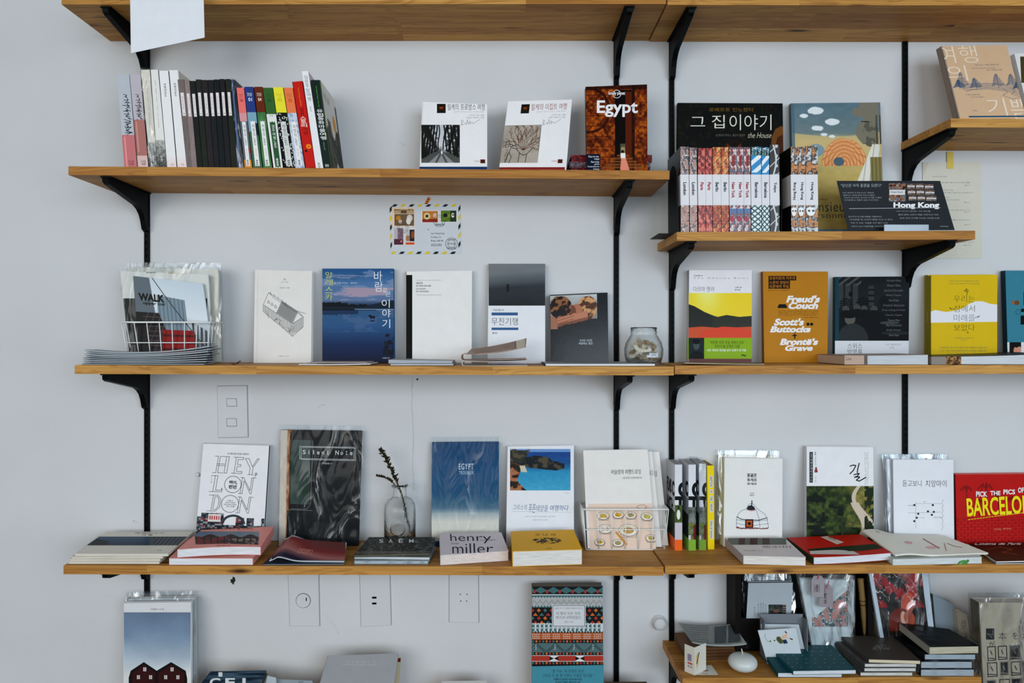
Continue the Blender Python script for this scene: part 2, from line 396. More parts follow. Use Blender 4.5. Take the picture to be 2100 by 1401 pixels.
S4b = shelf('lower pine shelf, right board with the yurt book and red book', 1364, 1160, 2420, 1156, [1815], 5)
SE = shelf('lowest pine shelf at the right with candle and dark notebooks', 1400, 1391, 2013, 1389, [1600, 1760], 5)
SF = shelf('lowest long pine shelf at the left under the sleeved photo books', 130, 1500, 1361, 1502, [700], 5)

# ------------------------------------------------------------------ rails and brackets
def rail(u, label, ztop=2.35, zbot=.45):
    x = (u-U0)/F*(D-.012); root = empty('shelf_rail', (x, 0, zbot), label, 'rail', 'black slotted wall rails')
    w_, d = .0062, .006; parts = [box(x-w_, -d, zbot, x-.0017, -.0002, ztop), box(x+.0017, -d, zbot, x+w_, -.0002, ztop), box(x-.0017, -.003, zbot, x+.0017, -.0002, ztop)]
    z = zbot
    while z < ztop-.02: parts.append(box(x-.0017, -d, z, x+.0017, -d+.001, z+.0085)); z += .0165
    mesh('rail_body', *join(parts), BLACK, root)
rail(298, 'leftmost black slotted rail, beside the row of coloured spines')
rail(1265, 'black slotted rail behind the orange Egypt guidebook')
rail(1379, 'black slotted rail just right of the shelf joint, by the city series')
rail(1860, 'black slotted rail behind the dark cafe photograph book')
def bracket(u, sh, label):
    x = (u-U0)/F*(D-.012); z = sh.zx(x)-sh.th-.0003
    root = empty('shelf_bracket', (x, 0, z), label, 'bracket', 'black steel shelf brackets')
    prof = [(.006, 0), (.190, 0), (.194, -.006), (.192, -.013), (.184, -.017), (.062, -.040), (.046, -.047), (.033, -.058), (.025, -.072), (.018, -.092), (.006, -.098)]
    k_ = .78 if sh in (S4a, S4b) else 1
    prof = [(a, b*k_) for a, b in prof]; n = len(prof); V = []
    for sx in (-.0065, .0065):
        V += [(x+sx, -t, z+q) for t, q in prof]
    Fc = [tuple(range(n))[::-1], tuple(range(n, 2*n))]+[(i, (i+1) % n, n+(i+1) % n, n+i) for i in range(n)]
    mesh('blade', V, Fc, BLACK, root)
    V, Fc = join([box(x-.0115, -.192, z-.003, x+.0115, -.006, z), box(x-.0075, -.0085, z-.085*k_, x+.0075, -.0062, z-.003)])
    mesh('flange', V, Fc, BLACK, root)
    p = Vector((x+.001, -.0088, z-.062*k_)); V, Fc = lathe([(0, .004), (.003, .0035), (.0045, .001), (.0045, 0)], (0, 0, 0), 12)
    V = [(p.x+a, p.y-c, p.z+b) for a, b, c in V]; mesh('screw', V, Fc, STEEL, root, smooth=True)
for u, s, l in ((298, S1a, 'black bracket under the left end of the topmost shelf'), (1265, S1a, 'black bracket under the topmost shelf, left of the joint'),
                (1379, S1b, 'black bracket under the topmost shelf, right of the joint'), (298, S2, 'black bracket below the grey spines of the second shelf'),
                (1265, S2, 'black bracket below the Egypt guidebook'), (1379, SB, 'black bracket under the left end of the city series shelf'),
                (1860, SB, 'black bracket under the right end of the city series shelf'), (1860, SC, 'black bracket under the upper right corner shelf'),
                (298, S3a, 'black bracket under the left end of the middle shelf'), (1265, S3a, 'black bracket below the glass jar'),
                (1379, S3b, 'black bracket below the green banded paperback'), (298, S4a, 'black bracket under the left end of the lower shelf'),
                (1265, S4a, 'black bracket tip below the small wire basket'), (1379, S4b, 'black bracket tip below the collected football volumes'),
                (1379, SE, 'black bracket under the lowest right shelf'),
                (2290, SC, 'black bracket carrying the far end of the corner shelf')): bracket(u, s, l)

# ------------------------------------------------------------------ book builders
def unit(v): return v/np.linalg.norm(v)
def mixq(q, l, r, t, b):      # inset quad TL TR BR BL by metres
    ex = unit(q[1]-q[0]); ez = unit(q[0]-q[3])
    return [q[0]+ex*l-ez*t, q[1]-ex*r-ez*t, q[2]-ex*r+ez*b, q[3]+ex*l+ez*b]
def qslab(q, a, b, dv): return slab([q[3]+dv*a, q[2]+dv*a, q[1]+dv*a, q[0]+dv*a], dv*(b-a)), BF
def sleeve(root, q, dv, th, m=.004, top=.012, fac=.16, name='plastic_sleeve'):
    Q = mixq(q, -m, -m, -top, .0008); Q = [p-dv*.0012 for p in Q]
    ex = unit(Q[1]-Q[0]); ez = unit(Q[0]-Q[3]); n = 14; V = []
    for j in range(n+1):
        for i in range(n+1):
            x, y = i/n, j/n; p = (1-x)*(1-y)*Q[0]+x*(1-y)*Q[1]+x*y*Q[2]+(1-x)*y*Q[3]
            V.append(p-dv*(.0013*fbm(x*5, y*6, 3)))
    Fc = [(j*(n+1)+i, (j+1)*(n+1)+i, (j+1)*(n+1)+i+1, j*(n+1)+i+1) for j in range(n) for i in range(n)]
    k = len(V); V += [Q[0], Q[1], Q[2], Q[3]]+[p+dv*(th+.002) for p in Q]
    Fc += [(k, k+1, k+5, k+4), (k+1, k+2, k+6, k+5), (k+3, k, k+4, k+7), (k+4, k+5, k+6, k+7)]
    return mesh(name, V, Fc, filmmat(fac), root)
def book(label, q, th, sh, base=(225, 225, 222), t0=.05, t1=None, art=None, spine=None, pages=(214, 211, 203), ext=True, yaw=0, name='book', cat='book',
         group=None, rough=.45, slv=None, hard=0, rect=None, inset=.0015, z0=None):
    um = (q[0][0]+q[1][0])/2; Z0 = sh.z(um, t0)+.0004 if z0 is None else z0
    if t1 is None: t1 = th+.006
    zt = ray(um, q[0][1], t1)[2]; a = (t1-t0)/(zt-Z0); x0 = ray(um, q[0][1], t0)[0]
    P = vplane(t0, Z0, x0, a, yaw); W = P.at(q)
    if ext:
        for i, j in ((0, 3), (1, 2)):
            k = (W[i][2]-Z0)/(W[i][2]-W[j][2]); W[j] = W[i]+(W[j]-W[i])*k
    else:
        lo = min(W[2][2], W[3][2])
        if abs(lo-Z0) < .02: W[:, 2] += Z0-lo
    W = [W[i] for i in range(4)]
    dv = unit(np.array([-P.n[0], -P.n[1], 0])); c = .0022 if hard else .0006
    root = empty(name, W[3], label, cat, group)
    mesh('cover', *join([qslab(W, 0, c, dv), qslab(W, th-c, th, dv)]), plain(base, rough), root)
    sp = spine or base
    qs = [W[0], W[0]+unit(W[1]-W[0])*c*1.3, W[3]+unit(W[2]-W[3])*c*1.3, W[3]]
    mesh('spine', *qslab(qs, -.0001, th+.0001, dv), plain(sp, rough), root)
    mesh('page_block', *qslab(mixq(W, c*1.3, inset+hard*.002, inset+hard*.002, .0008), c, th-c, dv), pagemat(pages), root)
    if art:
        pr = Print(P, q, rect); R = pr.R; pr.clip = (R[0], R[1], R[2], R[3]+60) if rect else None; art(pr); pr.done(root, rough=rough)
    if slv is not None: sleeve(root, W, dv, th, fac=slv)
    root_info[root.name] = (W, dv, P, th)
    return root
root_info = {}
def spinebook(label, q, sh, depth=.135, t0=.175, base=(220, 220, 220), side=None, art=None, top=None, pages=(210, 208, 200), group=None, rough=.5, slv=None, sideart=None, name='book', hard=0, rect=(0, 0, 1, 1)):
    um = (q[2][0]+q[3][0])/2; Z0 = sh.z(um, t0)+.0004; P = vplane(t0, Z0); W = P.at(q)
    for i, j in ((0, 3), (1, 2)):
        k = (W[i][2]-Z0)/(W[i][2]-W[j][2]); W[j] = W[i]+(W[j]-W[i])*k
    W = [W[i] for i in range(4)]; dv = np.array([0, 1., 0]); c = .0007
    root = empty(name, W[3], label, 'book', group)
    mesh('spine', *qslab(W, 0, .0009, dv), plain(base, rough), root)
    ex = unit(W[1]-W[0])
    L = [W[0], W[0]+ex*c, W[3]+ex*c, W[3]]; R = [W[1]-ex*c, W[1], W[2], W[2]-ex*c]
    mesh('cover', *join([qslab(L, .0009, depth, dv), qslab(R, .0009, depth, dv)]), plain(side or base, rough), root)
    mesh('page_block', *qslab(mixq(W, c, c, .0015, .0008), .0009, depth-.002, dv), pagemat(pages), root)
    if art:
        pr = Print(P, q, rect); pr.clip = (rect[0], rect[1], rect[2], rect[3]*1.03 if rect[3] < 2 else rect[3]+10); art(pr); pr.done(root, 'spine_print', rough)
    if sideart:      # right-hand cover: quad TL=front top, TR=back top
        sideart(root, W, depth)
    if slv is not None: sleeve(root, W, dv, depth, m=.001, top=.003, fac=slv)
    return root
def wallquad_print(root, TL, TR, BR, BL, fn, nx, ny, name='side_print', rough=.45):
    """picture on an arbitrary world rectangle"""
    TL, TR, BR, BL = [np.asarray(p, float) for p in (TL, TR, BR, BL)]
    pr = Print(Plane((0, 0, 1), 0), [(0, 0), (1, 0), (1, 1), (0, 1)], (0, 0, 1, 1)); nrm = unit(np.cross(TR-TL, TL-BL))
    def w(uv, off=None):
        uv = np.atleast_2d(np.asarray(uv, float)); x = uv[:, :1]; y = uv[:, 1:]
        return (1-x)*(1-y)*TL+x*(1-y)*TR+x*y*BR+(1-x)*y*BL+nrm*pr.off
    pr.w = w; fn(pr); return pr.done(root, name, rough)
def gslab(W, zt, zb, nx, ny, bt, bb, mat, name, root):
    """W = world corners (back-left, back-right, front-right, front-left); top and bottom surfaces with height functions"""
    V = []
    for zz, bf in ((zt, bt), (zb, bb)):
        for j in range(ny+1):
            for i in range(nx+1):
                x, y = i/nx, j/ny; p = (1-x)*(1-y)*W[0]+x*(1-y)*W[1]+x*y*W[2]+(1-x)*y*W[3]
                V.append((p[0], p[1], p[2]+zz+(float(bf(x, y)) if bf else 0)))
    n = (nx+1)*(ny+1); f = []
    for j in range(ny):
        for i in range(nx):
            a = j*(nx+1)+i; f.append((a+nx+1, a+nx+2, a+1, a)); f.append((n+a, n+a+1, n+a+nx+2, n+a+nx+1))
    for i in range(nx):
        a = i; f.append((a, a+1, n+a+1, n+a)); a = ny*(nx+1)+i; f.append((a+1, a, n+a, n+a+1))
    for j in range(ny):
        a = j*(nx+1); f.append((a+nx+1, a, n+a, n+a+nx+1)); a += nx; f.append((a, a+nx+1, n+a+nx+1, n+a))
    return mesh(name, V, f, mat, root)
def lying(label, q, z, th, base=(225, 225, 222), art=None, spine='L', spinecol=None, pages=(222, 220, 214), bump=None, follow=False, rough=.45, name='book', cat='book', group=None,
          cov=.0008, over=.0008, rect=None, slv=None, tmin=.012, nx=16, tb=None, tf=None):
    """q px: back-left, back-right, front-right, front-left of the TOP face; z = height of its resting surface"""
    P = hplane(z+th); W = P.at(q)
    if tf is not None:
        for i in (2, 3): W[i] = ray(q[i][0], q[i][1], tf)
    if tb is not None:
        for i in (0, 1): W[i] = ray(q[i][0], q[i][1], tb)
        n_ = np.cross(W[2]-W[3], W[0]-W[3]); n_ = n_/np.linalg.norm(n_); P = Plane(n_, n_@W[3])
    W[:, 1] = np.minimum(W[:, 1], -tmin)
    W = [W[i] for i in range(4)]; root = empty(name, [W[3][0], W[3][1], z], label, cat, group)
    bf = bump; bb = bump if follow else None; bm = plain(base, rough); ny = 16 if (bump and art) else 6 if bump else 2; nx = nx if bump else 2
    if art: nx, ny = max(nx, 28), max(ny, 16)
    c = min(cov, th*.3)
    gslab(W, 0, -c, nx, ny, bf, bf, bm, 'cover', root)
    ex = unit(W[2]-W[3]); ey = unit(W[0]-W[3])
    gslab(W, -th+c, -th+.0003, nx, ny, bb, bb, bm, 'back_cover', root)
    I = [W[0]+ex*over-ey*over, W[1]-ex*over-ey*over, W[2]-ex*over+ey*over, W[3]+ex*over+ey*over]
    gslab(I, -c, -th+c, nx, ny, bf, bb, pagemat(pages), 'page_block', root)
    if spine:
        a, b = {'L': (W[3], W[0]), 'R': (W[2], W[1]), 'F': (W[3], W[2])}[spine]; d = {'L': ex, 'R': -ex, 'F': ey}[spine]
        S = [a, b, b+d*.001, a+d*.001] if spine != 'R' else [b, a, a+d*.001, b+d*.001]
        if spine == 'F': S = [a+d*.001, b+d*.001, b, a]
        V = [p-np.array([0, 0, th-.0003]) for p in S]+[p+np.array([0, 0, .0001]) for p in S]
        mesh('spine', V, [(0, 1, 2, 3), (7, 6, 5, 4), (0, 4, 5, 1), (1, 5, 6, 2), (2, 6, 7, 3), (3, 7, 4, 0)], plain(spinecol or base, rough), root)
    if art:
        pr = Print(P, q, (0, 0, 1, 1), bump, .0003); pr.surf = W; pr.H = homog(q); pr.Q = np.array([(0, 0), (1, 0), (1, 1), (0, 1)]); art(pr); pr.done(root, rough=rough)
    if slv is not None:
        O = [W[0]-ex*.004, W[1]+ex*.004, W[2]+ex*.004-ey*.004, W[3]-ex*.004-ey*.004]
        gslab(O, .001, -th+.0003, 6, 4, bf, None, filmmat(slv), 'plastic_sleeve', root)
    root_info[root.name] = (W, None, P, th)
    return root

K = (24, 28, 30); WH = (226, 226, 224)
def vtext(p, s, u0, v0, u1, v1, col, bold=0):
    h = (v1-v0)/len(s)
    for i, ch in enumerate(s):
        if ch != ' ': p.text(ch, (u0, v0+i*h+h*.06, u1, v0+(i+1)*h-h*.06), col, bold)
def small(p, rows, col, bold=0):       # rows = [(string, box)]
    for s, b in rows: p.text(s, b, col, bold)
def scrib(p, u0, v0, u1, v1, n, wd, col, seed=1, amp=1.):
    r = random.Random(seed); pts = []
    for i in range(n+1):
        pts.append((u0+(u1-u0)*i/n+r.uniform(-.3, .3)*(u1-u0)/n, v0+r.random()*(v1-v0)*amp))
    p.lines([pts], wd, col)

# ================================================================== row 1, spines (leaning slightly left)
def quadn(tl, tr, vt, bl, br, vb=342, vt2=None): return [(tl, vt), (tr, vt2 or vt), (br, vb), (bl, vb)]
def script_art(lo, hi, pk, low=None):
    def f(p):
        r = random.Random(3); x = .62
        for i in range(15):
            v = .22+i*.03+r.uniform(0, .006)
            p.line([(r.uniform(.25, .5), v-.008), (r.uniform(.55, .85), v+r.uniform(-.014, .014)), (r.uniform(.3, .7), v+.016), (r.uniform(.6, .9), v+.02)], .05, (50, 52, 60))
        p.line([(.3, .56), (.55, .62)], .05, K); p.off += STEP
        p.rect(0, lo, 1, hi, pk); p.rect(.16, lo+.02, .27, hi-.04, tuple(min(255, c+28) for c in pk))
        vtext(p, '여행산문', .38, lo-.15, .56, lo-.03, (80, 80, 86)); vtext(p, '여행', .35, .93, .75, .985, (110, 70, 76))
        if low: p.rect(0, hi, 1, 1.1, low)
    return f
spinebook('pale grey book with handwritten title and rose band, leftmost spine of the upper row', quadn(240, 265, 153, 255, 281), S2, base=(186, 190, 196), side=(40, 44, 50), art=script_art(.655, 1.1, (196, 132, 134)), group='spines on the upper shelf')
spinebook('mauve grey book with handwritten title and glossy brown pink band', quadn(266, 288, 153, 283, 304), S2, base=(188, 184, 190), side=(60, 56, 58), art=script_art(.49, .88, (178, 130, 124), (208, 188, 184)), group='spines on the upper shelf')
def bwfoot(v):
    def f(p):
        p.raster(0, v, 1, 1.12, 14, 40, lambda x, y: ramp(np.clip(y*.75+(vn(x*14, y*40, 2)-.5)*.5, 0, 1), [(0, (190, 190, 186)), (.35, (120, 122, 120)), (.7, (58, 60, 60)), (1, (40, 42, 42))]))
        vtext(p, '산문', .4, .88, .65, .95, (230, 230, 230)); vtext(p, '여행의시간들', .42, .1, .58, .6, (196, 180, 170))
    return f
spinebook('cream spine wrapped in shiny film with a grey photo foot', quadn(289, 307, 143, 308, 322), S2, base=(222, 216, 206), side=(170, 164, 140), art=bwfoot(.75), group='spines on the upper shelf', slv=.3)
spinebook('white spine with faint pink letters and a dark grey photo foot', quadn(309, 324, 143, 323, 342), S2, base=(218, 217, 214), side=(60, 62, 60), art=bwfoot(.725), group='spines on the upper shelf')
def whsp(p):
    vtext(p, '여행의온도', .38, .13, .6, .27, (40, 42, 46), .01); p.raster(0, .86, 1, 1.1, 2, 12, lambda x, y: ramp(y, [(0, (226, 226, 226)), (.5, (224, 208, 208)), (1, (222, 196, 198))])); vtext(p, '산책', .4, .965, .7, .99, (150, 120, 120))
spinebook('tall plain white spine with pink foot, left one of the pair', quadn(326, 345, 145, 343, 362), S2, base=(226, 228, 230), side=(24, 30, 32), art=whsp, group='spines on the upper shelf')
spinebook('tall plain white spine with pink foot, right one beside the mauve booklet', quadn(347, 365, 144, 364, 383), S2, base=(226, 228, 230), side=(214, 208, 200), art=whsp, group='spines on the upper shelf')
lab = (218, 212, 212)
def boxsp(col): 
    def f(p):
        p.raster(0, 0, 1, 1.1, 6, 30, lambda x, y: np.asarray(col, float)*(1+.12*(vn(x*5, y*26, 5)[..., None]-.5)))
        p.rect(.24, .15, .78, .415, lab); vtext(p, '런던파리', .42, .19, .58, .34, (120, 104, 104)); vtext(p, '.', .45, .38, .55, .4, K)
    return f
cols = [(130, 120, 118), (152, 138, 136), (50, 57, 54), (56, 62, 57), (62, 58, 60), (50, 55, 58), (42, 50, 53), (52, 52, 58), (58, 62, 54)]
T = [(364, 377, 163), (378, 388, 165), (389, 400, 166), (401, 412, 163), (413, 425, 164), (426, 437, 164), (438, 449, 163), (450, 460, 162), (462, 472, 162)]
B = [(383, 394), (394, 404), (405, 415), (416, 427), (428, 439), (440, 450), (451, 462), (463, 474), (475, 487)]
ords = ['warm grey booklet with a white label, touching the tall white spine', 'pale mauve grey booklet with a white label', 'first of the dark booklets, green black with a white label', 'dark olive grey labelled booklet, second in the dark run', 'dark plum grey labelled booklet, third in the dark run', 'dark slate labelled booklet, fourth in the dark run', 'blackish teal labelled booklet, fifth in the dark run', 'dark violet grey labelled booklet, sixth in the dark run', 'dark moss grey labelled booklet at the right end of the dark run']
for (a, b_, v), (c, d_), k, o in zip(T, B, cols, ords):
    spinebook(o, quadn(a, b_, v, c, d_, 343), S2, base=k, side=(22, 28, 30), art=boxsp(k), group='labelled booklets on the upper shelf', pages=(60, 60, 60))
spinebook('thin dark blue glossy booklet in film beside the salmon spine', quadn(474, 481, 163, 489, 500, 343), S2, base=(74, 96, 132), side=(40, 52, 66), art=lambda p: (p.rect(.5, 0, 1, 1.1, (38, 48, 66)), p.rect(.2, .05, .4, 1.1, (112, 140, 176))), group='spines on the upper shelf', slv=.25)
def series(top, num, ncol, mid, kind):
    def f(p):
        p.rect(0, -.002, 1, .315, top); small(p, [('TRAVEL', (.2, .075, .8, .095)), ('STORY', (.22, .1, .78, .118))], ncol); p.text(num, (.3, .135, .72, .178), ncol, .02)
        if kind == 'pink': p.rect(0, .315, 1, .42, (206, 160, 164)); p.rect(0, .42, 1, .93, (110, 120, 128)); p.rect(0, .9, 1, 1.1, (206, 150, 70)); p.rect(.6, .75, 1, .82, (170, 70, 80))
        if kind == 'blue': p.rect(0, .315, 1, .6, (136, 172, 186)); p.poly([(0, .56), (1, .5), (1, 1.1), (0, 1.1)], (84, 118, 92)); p.rect(.6, .45, 1, .6, (36, 60, 72))
        if kind == 'brown': p.raster(0, .315, 1, 1.1, 8, 30, lambda x, y: mixc((110, 158, 100), (64, 112, 76), fbm(x*2, y*6, 2)*1.4-.2))
        if kind == 'green':
            p.rect(0, .33, 1, 1.1, (216, 216, 214)); p.text('05', (.3, .342, .7, .358), (60, 60, 60)); p.poly([(.22, .42), (.35, .435), (.5, .42), (.65, .435), (.8, .42), (.8, 1.0), (.65, .985), (.5, 1.), (.35, .985), (.22, 1.)], (64, 104, 72)); vtext(p, '경주여행노트', .38, .46, .66, .75, (220, 226, 220)); vtext(p, '봄알람', .38, .88, .62, .98, (226, 228, 226), .02); return
        if kind == 'floral':
            p.rect(0, .315, 1, 1.1, (24, 34, 40)); r = random.Random(4)
            for i in range(90):
                u, v = r.random(), .33+r.random()*.68; l = r.uniform(.05, .13); an = r.random()*6.28
                p.line([(u, v), (u+math.cos(an)*l, v+math.sin(an)*l*.22)], .06, (222, 224, 214))
            p.off += STEP
        if kind == 'pale': p.raster(0, .315, 1, 1.1, 12, 60, lambda x, y: mixc((196, 204, 214), (140, 152, 182), (fbm(x*6, y*24, 8)-.45)*3))
        p.poly([(.26, .42), (.4, .432), (.5, .42), (.64, .432), (.76, .42), (.76, .985), (.64, .972), (.5, .985), (.4, .972), (.26, .985)], (222, 222, 220) if kind != 'floral' else (206, 208, 206))
        vtext(p, '여행의노트', .38, .46, .64, .72, (80, 84, 86)); vtext(p, '봄알람', .38, .9, .62, .97, (30, 30, 34), .02); vtext(p, '이야기', .42, .76, .58, .86, (196, 130, 130))
    return f
for a, b_, vt, c, d_, top, num, nc, kind, l in (
    (485, 500, 180, 502, 517, (232, 130, 124), '06', (150, 76, 76), 'pink', 'slim book with a salmon pink top numbered 06'),
    (501, 519, 178, 519, 538, (60, 80, 140), '01', (214, 218, 226), 'blue', 'slim book with a royal blue top numbered 01'),
    (521, 538, 178, 540, 558, (118, 62, 36), '04', (226, 212, 204), 'brown', 'slim book with a brown top numbered 04'),
    (539, 559, 180, 561, 580, (72, 114, 66), '05', (52, 92, 56), 'green', 'slim book with a leaf green top and green label'),
    (560, 580, 179, 582, 606, (238, 214, 74), '03', (196, 176, 70), 'floral', 'slim book with a yellow top over black floral paper'),
    (582, 600, 180, 606, 625, (250, 138, 92), '02', (180, 92, 60), 'pale', 'slim book with an orange top numbered 02')):
    spinebook(l, quadn(a, b_, vt, c, d_, 344), S2, base=top, side=(28, 34, 34), art=series(top, num, nc, None, kind), group='numbered travel notes on the upper shelf')
def redsp(p):
    p.line([(.04, 0), (.04, 1.08)], .03, (60, 34, 20)); p.line([(.96, 0), (.96, 1.08)], .03, (60, 34, 20)); p.off += STEP
    p.text('Travel Essay  JAPAN', (.42, .07, .56, .28), (226, 170, 60), rot=-90); vtext(p, '일본', .3, .3, .7, .4, (96, 28, 22)); vtext(p, '스토리', .22, .4, .78, .53, (238, 224, 216), .01); vtext(p, '여행', .3, .53, .72, .62, (96, 28, 22))
    p.circ(.62, .75, .26, (236, 150, 40), 14, .028); p.circ(.62, .75, .08, (200, 60, 20), 10, .009); p.circ(.3, .8, .13, (60, 24, 20), 10, .014); vtext(p, '봄알람', .3, .985, .8, 1.02, (70, 22, 20))
spinebook('red spine with an orange flower, left of the tall white one', quadn(599, 620, 168, 627, 648, 345, 166), S2, base=(196, 44, 34), side=(60, 40, 30), art=redsp, group='spines on the upper shelf')
spinebook('tallest white spine with large grey Korean letters, beside the red one', quadn(619, 632, 146, 648, 663, 345), S2, base=(222, 222, 224), side=(200, 190, 192), art=lambda p: (vtext(p, '일본주말여행', .22, .04, .78, .31, (130, 134, 140)), vtext(p, '글쓴이', .4, .36, .6, .42, (90, 90, 90)), vtext(p, '봄알람', .3, .94, .66, 1.02, (60, 60, 60))), group='spines on the upper shelf')
def mag_side(root, W, dep):
    TL = W[1]+np.array([.0006, .001, 0]); TR = W[1]+np.array([.0006, dep, 0]); BR = W[2]+np.array([.0006, dep, 0]); BL = W[2]+np.array([.0006, .001, 0])
    def f(p):
        def im(x, y):
            c = mixc((196, 196, 192), (216, 214, 210), fbm(x*3, y*3, 1)); k = y*1.05+(fbm(x*4, y*4, 7)-.5)*.55
            c = put(c, k > .5, (54, 58, 50)); g = fbm(x*9, y*11, 4); c = put(c, (k > .5) & (g > .56), (96, 96, 74)); c = put(c, (k > .62) & (g < .37), (36, 44, 40))
            c = put(c, ((x-.55)**2*3+(y-.93)**2*5) < .04, (196, 196, 194)); c = put(c, (x > .9) & (y > .1), (70, 62, 48)); c = put(c, ((x-.68)/.12)**2+((y-.36)/.1)**2 < 1, (206, 158, 62))
            c = put(c, (x > .6) & (x < .78) & (y > .62) & (y < .72), (26, 32, 38)); return c
        p.raster(0, 0, 1, 1, 30, 50, im)
        p.text('여름 동화', (.1, .1, .5, .19), (110, 112, 112), rot=0)
    wallquad_print(root, TL, TR, BR, BL, f, 0, 0, 'cover_print')
spinebook('dark green spine with white Korean title and illustrated cover facing right', quadn(637, 656, 164, 663, 680, 345), S2, base=(34, 58, 52), side=(90, 90, 80), depth=.14, art=lambda p: (vtext(p, '유럽동화마을여행', .18, .33, .86, .68, (224, 230, 226), .01), p.text('European Story  Europe', (.42, .07, .58, .31), (110, 190, 90), rot=-90), p.line([(.97, 0), (.97, 1.05)], .05, (90, 110, 60)), vtext(p, '글쓴이', .4, .7, .56, .8, (150, 160, 158)), vtext(p, '봄알람', .25, .955, .75, .985, (226, 230, 228))), sideart=mag_side, group='spines on the upper shelf')

# ================================================================== row 1, covers
def portrait(p, u0, v0, u1, v1):
    def im(x, y):
        c = mixc((40, 34, 26), (66, 50, 30), fbm(x*4, y*4, 3)); c = put(c, ((x-.5)/.2)**2+((y-.45)/.25)**2 < 1, (150, 84, 50)); c = put(c, ((x-.5)/.13)**2+((y-.62)/.13)**2 < 1, (70, 34, 22)); c = put(c, ((x-.5)/.24)**2+((y-.2)/.13)**2 < 1, (36, 24, 18)); return put(c, ((x-.5)/.4)**2+((y-1)/.25)**2 < 1, (30, 46, 40))
    p.raster(u0, v0, u1, v1, 16, 16, im)
def forest(x, y):
    c = ramp(y+(fbm(x*6, y*6, 3)-.5)*.2, [(0, (190, 192, 196)), (.6, (200, 202, 204)), (.72, (90, 92, 92)), (1, (100, 102, 100))])
    for sd in (0, 1):
        for i in range(9):
            d = .06+i*.055; cx = (.52-d*1.1+.02*np.sin(y*9+i)) if sd == 0 else (.52+d*1.1+.02*np.sin(y*8+i*2)); wd = .012+d*.05
            c = put(c, (np.abs(x-cx) < wd) & (y < .62+d*.6), (28+i*2, 30+i*2, 32), .95)
    n = fbm(x*22, y*22, 9, 3); side = np.abs(x-.52)*1.6+.15*(y < .5)
    c = put(c, (n > .56-.14*side) & (y < .72) & (np.abs(x-.5) > .07), (46, 48, 50), .75)
    road = (y > .74) & (np.abs(x-.52) < (y-.7)*1.1); c = put(c, road, (150, 152, 152)); c = put(c, road & (np.abs(np.abs(x-.52)-(y-.72)*.5) < .03), (96, 96, 96))
    return put(c, ((x-.53)/.02)**2+((y-.73)/.05)**2 < 1, (226, 226, 226))
def rilke(title, tcol, kind, o):
    def f(p):
        portrait(p, 896+o, 213, 914+o, 232)
        p.text(title, (918+o, 213, 994+o, 226), tcol, -.004); small(p, [('산문집과 편지로 떠나는 오래된 여행기', (930+o, 228, 993+o, 231))], (190, 176, 178)); small(p, [('라이너 글 그림', (962+o, 235, 993+o, 238)), ('옮긴이 편집부 지음', (956+o, 240, 993+o, 243))], (140, 140, 142))
        x = [(944, 261), (950, 250), (946, 248), (948, 259), (955, 254), (956, 258), (959, 247), (960, 257), (964, 250), (964, 257), (968, 252), (970, 256), (976, 252), (984, 247)]
        p.lines([[(a+o, b-2) for a, b in x]], .8, (160, 160, 162))
        if kind == 'f': p.raster(864, 256, 943, 334, 80, 78, forest)
        else:
            p.raster(1030, 256, 1108, 334, 60, 60, lambda x, y: mixc((186, 178, 168), (160, 152, 142), fbm(x*5, y*5, 3)))
            r = random.Random(2); L_ = []
            def br(u, v, an, l, d):
                e = (u+math.cos(an)*l, v-math.sin(an)*l); L_.append([(u, v), e])
                if d == 0: return
                for k in range(3):
                    q = .35+.3*k; br(u+(e[0]-u)*q, v+(e[1]-v)*q, an+r.choice((-1, 1))*.55, l*.42, d-1)
            for an in (.35, .62, .9, 1.2, 1.5, 1.8, 2.1, 2.4, 2.7): br(1075, 308, an, 40+r.uniform(-2, 6), 2)
            L_ = [[(min(max(a, 1032), 1107), max(b, 258)) for a, b in s_] for s_ in L_]
            p.lines(L_, .9, (112, 74, 52)); p.lines([[(1067, 333), (1068, 314), (1060, 304)], [(1082, 333), (1083, 316), (1096, 302)], [(1068, 314), (1076, 318), (1083, 316)]], 1.3, (60, 56, 52))
            p.lines([[(1050, 300), (1046, 312), (1052, 322), (1048, 334)], [(1050, 300), (1062, 296), (1070, 303)], [(1046, 312), (1040, 333)], [(1051, 303), (1063, 305)]], 1.2, (40, 40, 42)); p.circ(1049, 298, 2.6, (40, 40, 42), 12, ring=1)
            p.lines([[(1038, 290), (1044, 289), (1044, 301), (1037, 302), (1038, 290)]], 1., (50, 46, 44)); vtext(p, '고대문', 1038, 306, 1044, 332, (50, 46, 44))
        p.text('세계의여', (972+o, 329, 983+o, 333), (150, 80, 70)); p.rect(985+o, 327, 995+o, 335, (120, 50, 36)); p.rect(987+o, 329, 993+o, 333, (50, 60, 40))
        p.rect(858+o-(5 if kind != 'f' else 0), 342 if kind == 'f' else 343, 1001+o, 349, (36, 74, 116) if kind == 'f' else (146, 60, 60))
    return f
book('white hardback with a black and white tree avenue photo', [(866, 209), (999, 214), (999, 349), (860, 349)], .016, S2, t0=.11, t1=.075, art=rilke('릴케의 프로방스 여행', (60, 64, 70), 'f', 0), base=(224, 224, 224), spine=(210, 210, 212), hard=1, pages=(210, 206, 200), group='white hardbacks of the upper shelf')
book('white hardback with a red title and a drawn tree on stone', [(1042, 208), (1173, 204), (1161, 350), (1023, 350)], .016, S2, t0=.11, t1=.075, rect=(1030, 206, 1168, 350), art=lambda p: rilke('릴케의 이집트 여행', (150, 50, 64), 't', 164)(p), base=(226, 226, 226), hard=1, pages=(206, 200, 192), group='white hardbacks of the upper shelf')
